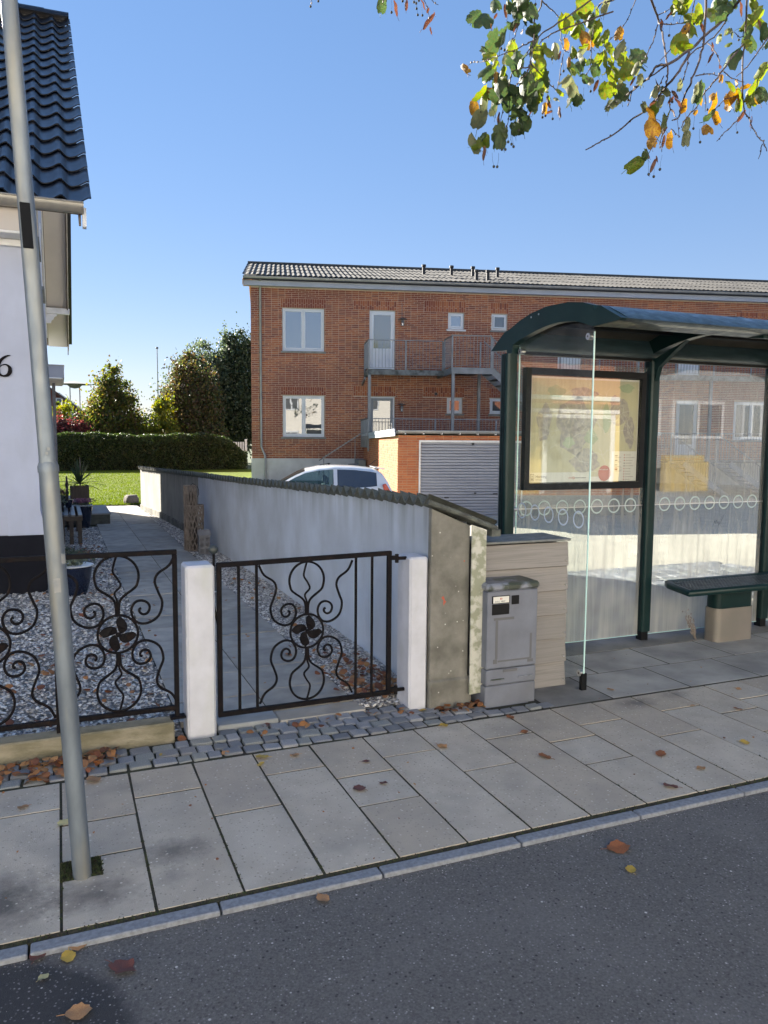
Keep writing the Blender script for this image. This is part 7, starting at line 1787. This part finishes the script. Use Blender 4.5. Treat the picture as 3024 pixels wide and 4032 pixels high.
b = MB(); b.tube([(-.3, 0, 0), (-.3, 0, 4.9)], .035, 6); b.tube([(.3, 0, 0), (.3, 0, 4.9)], .035, 6); b.build('pole', M['zinc_old'], pr)

# ------------------------------------------------------------------ lime tree whose hanging twigs enter the top of the picture
lt = thing('lime_tree', 'lime tree with yellowing leaves and hanging fruit whose twigs droop into the top right', 'tree', (0, 0, 0))
b = MB(); b.tube([(6.3, 2.15, -.05), (6.3, 2.2, 1.2), (6.25, 2.2, 2.6), (6.05, 2.3, 4.0), (5.9, 2.4, 5.6), (5.8, 2.4, 7.6)], [.19, .15, .14, .12, .08, .03], 14); b.build('trunk', M['bark'], lt, smooth=True)
for P in ([(6.1, 2.3, 3.9), (5.2, 2.5, 4.6), (4.2, 2.8, 4.7), (3.3, 3.05, 4.35), (2.9, 3.1, 4.0)], [(6.0, 2.35, 4.6), (4.8, 2.7, 5.2), (3.3, 3.2, 5.1), (2.4, 3.4, 4.5), (2.1, 3.4, 3.95)], [(6.0, 2.35, 4.2), (5.2, 2.3, 4.9), (4.1, 2.3, 4.8), (3.5, 2.4, 4.2)], [(5.9, 2.4, 5.4), (5.0, 1.4, 6.0), (4.2, .6, 6.4)], [(5.9, 2.4, 5.6), (6.8, 1.6, 6.5), (7.4, 1.0, 7.0)], [(5.9, 2.4, 5.2), (4.9, 2.6, 6.3), (4.2, 2.6, 7.0)]):
    b = MB(); b.tube(crom(P, 4), [.055 - .045 * i / (4 * (len(P) - 1)) for i in range(4 * (len(P) - 1) + 1)], 8); b.build('branch', M['bark'], lt, smooth=True)
crown('upper_crown', M['leaf_yellow'], lt, [(5.8, 1.6, 7.6, 1.6, 1.5, 1.3), (7.2, 1.2, 7.0, 1.2, 1.2, 1.1), (4.9, .4, 7.0, 1.0, 1.0, .8)], 5200, .085, 41, .4)
lt.children[-1]['kind'] = 'stuff'
rg = random.Random(31)
for r_, P in LIME_TWIGS:
    Q = crom(P, 4); k = len(Q)
    Q = [q + Vector((rg.uniform(-.003, .003), rg.uniform(-.003, .003), rg.uniform(-.003, .003))) for q in Q]
    b = MB(); b.tube(Q, [r_ * 1.25 * (1 - .55 * i / k) for i in range(k)], 6)
    for i in range(2, k - 1, 2):
        q = Q[i]; b.obox(q + Vector((rg.uniform(-.004, .004), 0, rg.uniform(-.002, .004))), (.0028, 0, .001), (0, .0025, 0), (0, 0, .004))
    b.build('twig', M['twig'], lt, smooth=True)
def limeleafmesh(seed, col):
    rg = random.Random(seed); n = 26; b = MB()
    fold = rg.uniform(.3, 1.2); droop = rg.uniform(.4, 1.3); ring_ = []; mid = []
    def pt(x, y):
        return (x * math.cos(fold * min(1, abs(x) * 2)), y, -abs(x) * fold * .65 - droop * (y * y) * .5 + .05 * math.sin(9 * x + seed) * abs(x) + .03 * math.sin(11 * y + seed))
    out = []
    for i in range(n):
        t = 2 * PI * i / n
        # heart outline, tip at +y
        if col == 'b': x = .13 * math.sin(t); y = .5 * math.cos(t)
        else:
            r = .5 * (1 - .10 * math.cos(t)) ; x = .92 * r * math.sin(t) * (1 + .1 * math.cos(t - PI)); y = r * math.cos(t) * 1.05
            if i == 0: y += .10
            if i == n // 2: y += .10
            if i % 2: x *= .95; y *= .95
            if rg.random() < .12: x *= .82; y *= .85
        out.append((x, y))
    V = [pt(0, .0)]
    V += [pt(x * .5, y * .5) for x, y in out] + [pt(x, y) for x, y in out]
    F = [(0, i + 1, (i + 1) % n + 1) for i in range(n)] + [(i + 1, n + i + 1, n + (i + 1) % n + 1, (i + 1) % n + 1) for i in range(n)]
    b.add(V, F); b.tube([pt(0, -.42), (0, -.6, .02), (.03, -.8, .06)], .012, 4)
    return b.mesh('leaf', M['lime_' + col], smooth=True)
cachel = {}
items = [t.split(',') for t in LIME_LEAVES.split()]
rg = random.Random(12)
nleaf = len(items)
for i, (x, y, z, s, c) in enumerate(items):
    key = (c, i % 7)
    if key not in cachel: cachel[key] = limeleafmesh(i * 7 + 3, c)
    s = float(s) * 1.16
    # leaves hang tip down, turned every way round the twig
    E_ = Euler((R(-90) + rg.gauss(0, .45) + PI, rg.gauss(0, .35), 0), 'XYZ').to_matrix()
    hang = Matrix.Rotation(rg.gauss(-.35, .7), 3, 'Z') @ E_ if c != 'b' else Matrix.Rotation(rg.gauss(-.35, .7), 3, 'Z') @ Euler((R(90) + rg.gauss(0, .3), rg.gauss(.15, .5), 0)).to_matrix()
    inst('leaf' if c != 'b' else 'bract', cachel[key], lt, loc=(float(x), float(y), float(z)), rot=hang.to_euler(), scale=(s, s, s))
    for q_ in range(2 if c in 'gy' and i % 3 else 1 if c in 'gy' else 0):   # more leaves from the same bud
        if nleaf >= 296: break
        nleaf += 1
        E2 = Euler((R(90) + rg.gauss(0, .6), rg.gauss(0, .6), 0), 'XYZ').to_matrix()
        h2 = Matrix.Rotation(rg.gauss(-.35, 1.1), 3, 'Z') @ E2
        inst('leaf', cachel[key], lt, loc=(float(x) + rg.uniform(-.05, .05), float(y) + rg.uniform(-.06, .06), float(z) + rg.uniform(-.05, .05)), rot=h2.to_euler(), scale=(s * .8, s * .8, s * .8))
b = MB(); b.lathe([(.001, -.0065), (.0045, -.0045), (.0062, 0), (.0045, .0045), (.001, .0065)], seg=10); b.tube([(0, 0, .006), (.003, 0, .03), (.0, 0, .06)], .0006, 4)
fm_ = b.mesh('fruit', M['fruit'], smooth=True)
for t in LIME_FRUIT.split():
    x, y, z = map(float, t.split(',')); inst('fruit', fm_, lt, loc=(x, y, z), rot=(rg.uniform(-.15, .15), rg.uniform(-.15, .15), rg.uniform(0, 6)))

# ------------------------------------------------------------------ houses across the street: two stand in the reflections, two added to bounce sunlight
yh = thing('yellow_house', 'yellow rendered single storey house with orange tiled roof across the street', 'house', (10.2, -9, 0), 0)
b = MB(); b.box(0, 6.0, -8, 0, 0, 2.68); b.build('wall', M['yellow_render'], yh)
b = MB(); b.prism([(-.3, .35, 2.72), (-.3, -4, 5.2), (-.3, -8.3, 2.72), (-.3, -8.3, 2.55), (-.3, -4, 5.0), (-.3, .35, 2.60)], (6.6, 0, 0)); b.build('roof', M['orange_roof'], yh)
b = MB(); b.box(-.32, 6.32, .30, .42, 2.70, 2.82); b.box(0, 6.0, .001, .05, 2.35, 2.47); b.build('cornice', M['trim_white'], yh)
b = MB(); b.box(2.35, 2.5, .051, .09, 0, 2.32); b.box(4.7, 4.85, .051, .09, 0, 2.32); b.box(2.5, 4.7, .051, .09, 2.2, 2.32); b.build('gate_frame', M['trim_white'], yh)
for k in range(8):
    b = MB(); b.box(2.5 + .275 * k, 2.5 + .275 * k + .265, .02, .06, 0, 2.19); b.build('gate_board', M['sill'], yh)
b = MB(); b.box(.5, 1.3, .001, .05, 1.0, 2.1); f_ = b.build('window', M['window_white'], yh); b = MB(); b.box(.58, 1.22, .051, .056, 1.08, 2.02); b.build('pane', M['pane_dark'], f_)
b = MB(); b.box(6.5, 8.0, .3, .5, 0, 1.15); b.box(8.0, 8.2, .3, .5, 0, .95)
tag(b.build('yellow_garden_wall', M['yellow_render']), 'low yellow garden wall beside the yellow house across the street', 'wall'); bpy.data.objects['yellow_garden_wall'].location = (10.2, -9, 0)
gh = thing('grey_house', 'grey rendered gabled house with white windows across the street', 'house', (16.4, -9.6, 0), 0)
b = MB(); b.prism([(0, 0, 0), (6.4, 0, 0), (6.4, 0, 3.55), (3.2, 0, 4.15), (0, 0, 3.55)], (0, -9, 0)); b.build('wall', M['grey_render'], gh)
b = MB(); b.prism([(-.25, .25, 3.50), (3.2, .25, 4.16), (6.65, .25, 3.50), (6.65, .25, 3.62), (3.2, .25, 4.30), (-.25, .25, 3.62)], (0, -9.5, 0)); b.build('roof', M['slate'], gh)
for x in (.0, 1.35, 4.3):
    b = MB(); b.box(x + .1, x + (2.25 if x == 1.35 else 1.0), .001, .06, 1.65, 2.85); f_ = b.build('window', M['window_white'], gh)
    w_ = (2.25 if x == 1.35 else 1.0) - .1
    b = MB(); b.box(x + .2, x + .1 + w_ / 2 - .05, .061, .066, 1.75, 2.75); b.box(x + .1 + w_ / 2 + .05, x + w_, .061, .066, 1.75, 2.75); b.build('pane', M['pane_sky'], f_)
b = MB(); b.tube([(5.95, .08, .1), (5.95, .08, 3.4)], .05, 8); b.build('downpipe', M['trim_white'], gh)
for nm, xo, ln_, mt_, lab in (('cream_bounce_house', -13.5, 21.5, 'cream_render', 'long two storey cream rendered house added out of view across the street to bounce sunlight'), ('pale_bounce_house', -36, 20.5, 'cream_render', 'two storey pale house added out of view further along across the street to bounce sunlight')):  # unseen houses, added so their sunlit fronts brighten the shaded street
    h3 = thing(nm, lab, 'house', (xo, -9.0, 0), 0)
    b = MB(); b.box(0, ln_, -8, 0, 0, 7.6); b.build('wall', M[mt_], h3)
    b = MB(); b.prism([(-.3, .35, 7.62), (-.3, -4, 8.6), (-.3, -8.3, 7.62), (-.3, -8.3, 7.45), (-.3, -4, 8.4), (-.3, .35, 7.5)], (ln_ + .6, 0, 0)); b.build('roof', M['slate'], h3)
    for k in range(6):
        for z in (.9, 3.9):
            x = 1.2 + 3.4 * k
            b = MB(); b.box(x, x + 1.3, .001, .05, z, z + 1.3); f_ = b.build('window', M['window_white'], h3); b = MB(); b.box(x + .08, x + .6, .051, .056, z + .1, z + 1.2); b.box(x + .7, x + 1.22, .051, .056, z + .1, z + 1.2); b.build('pane', M['pane_dark'], f_)
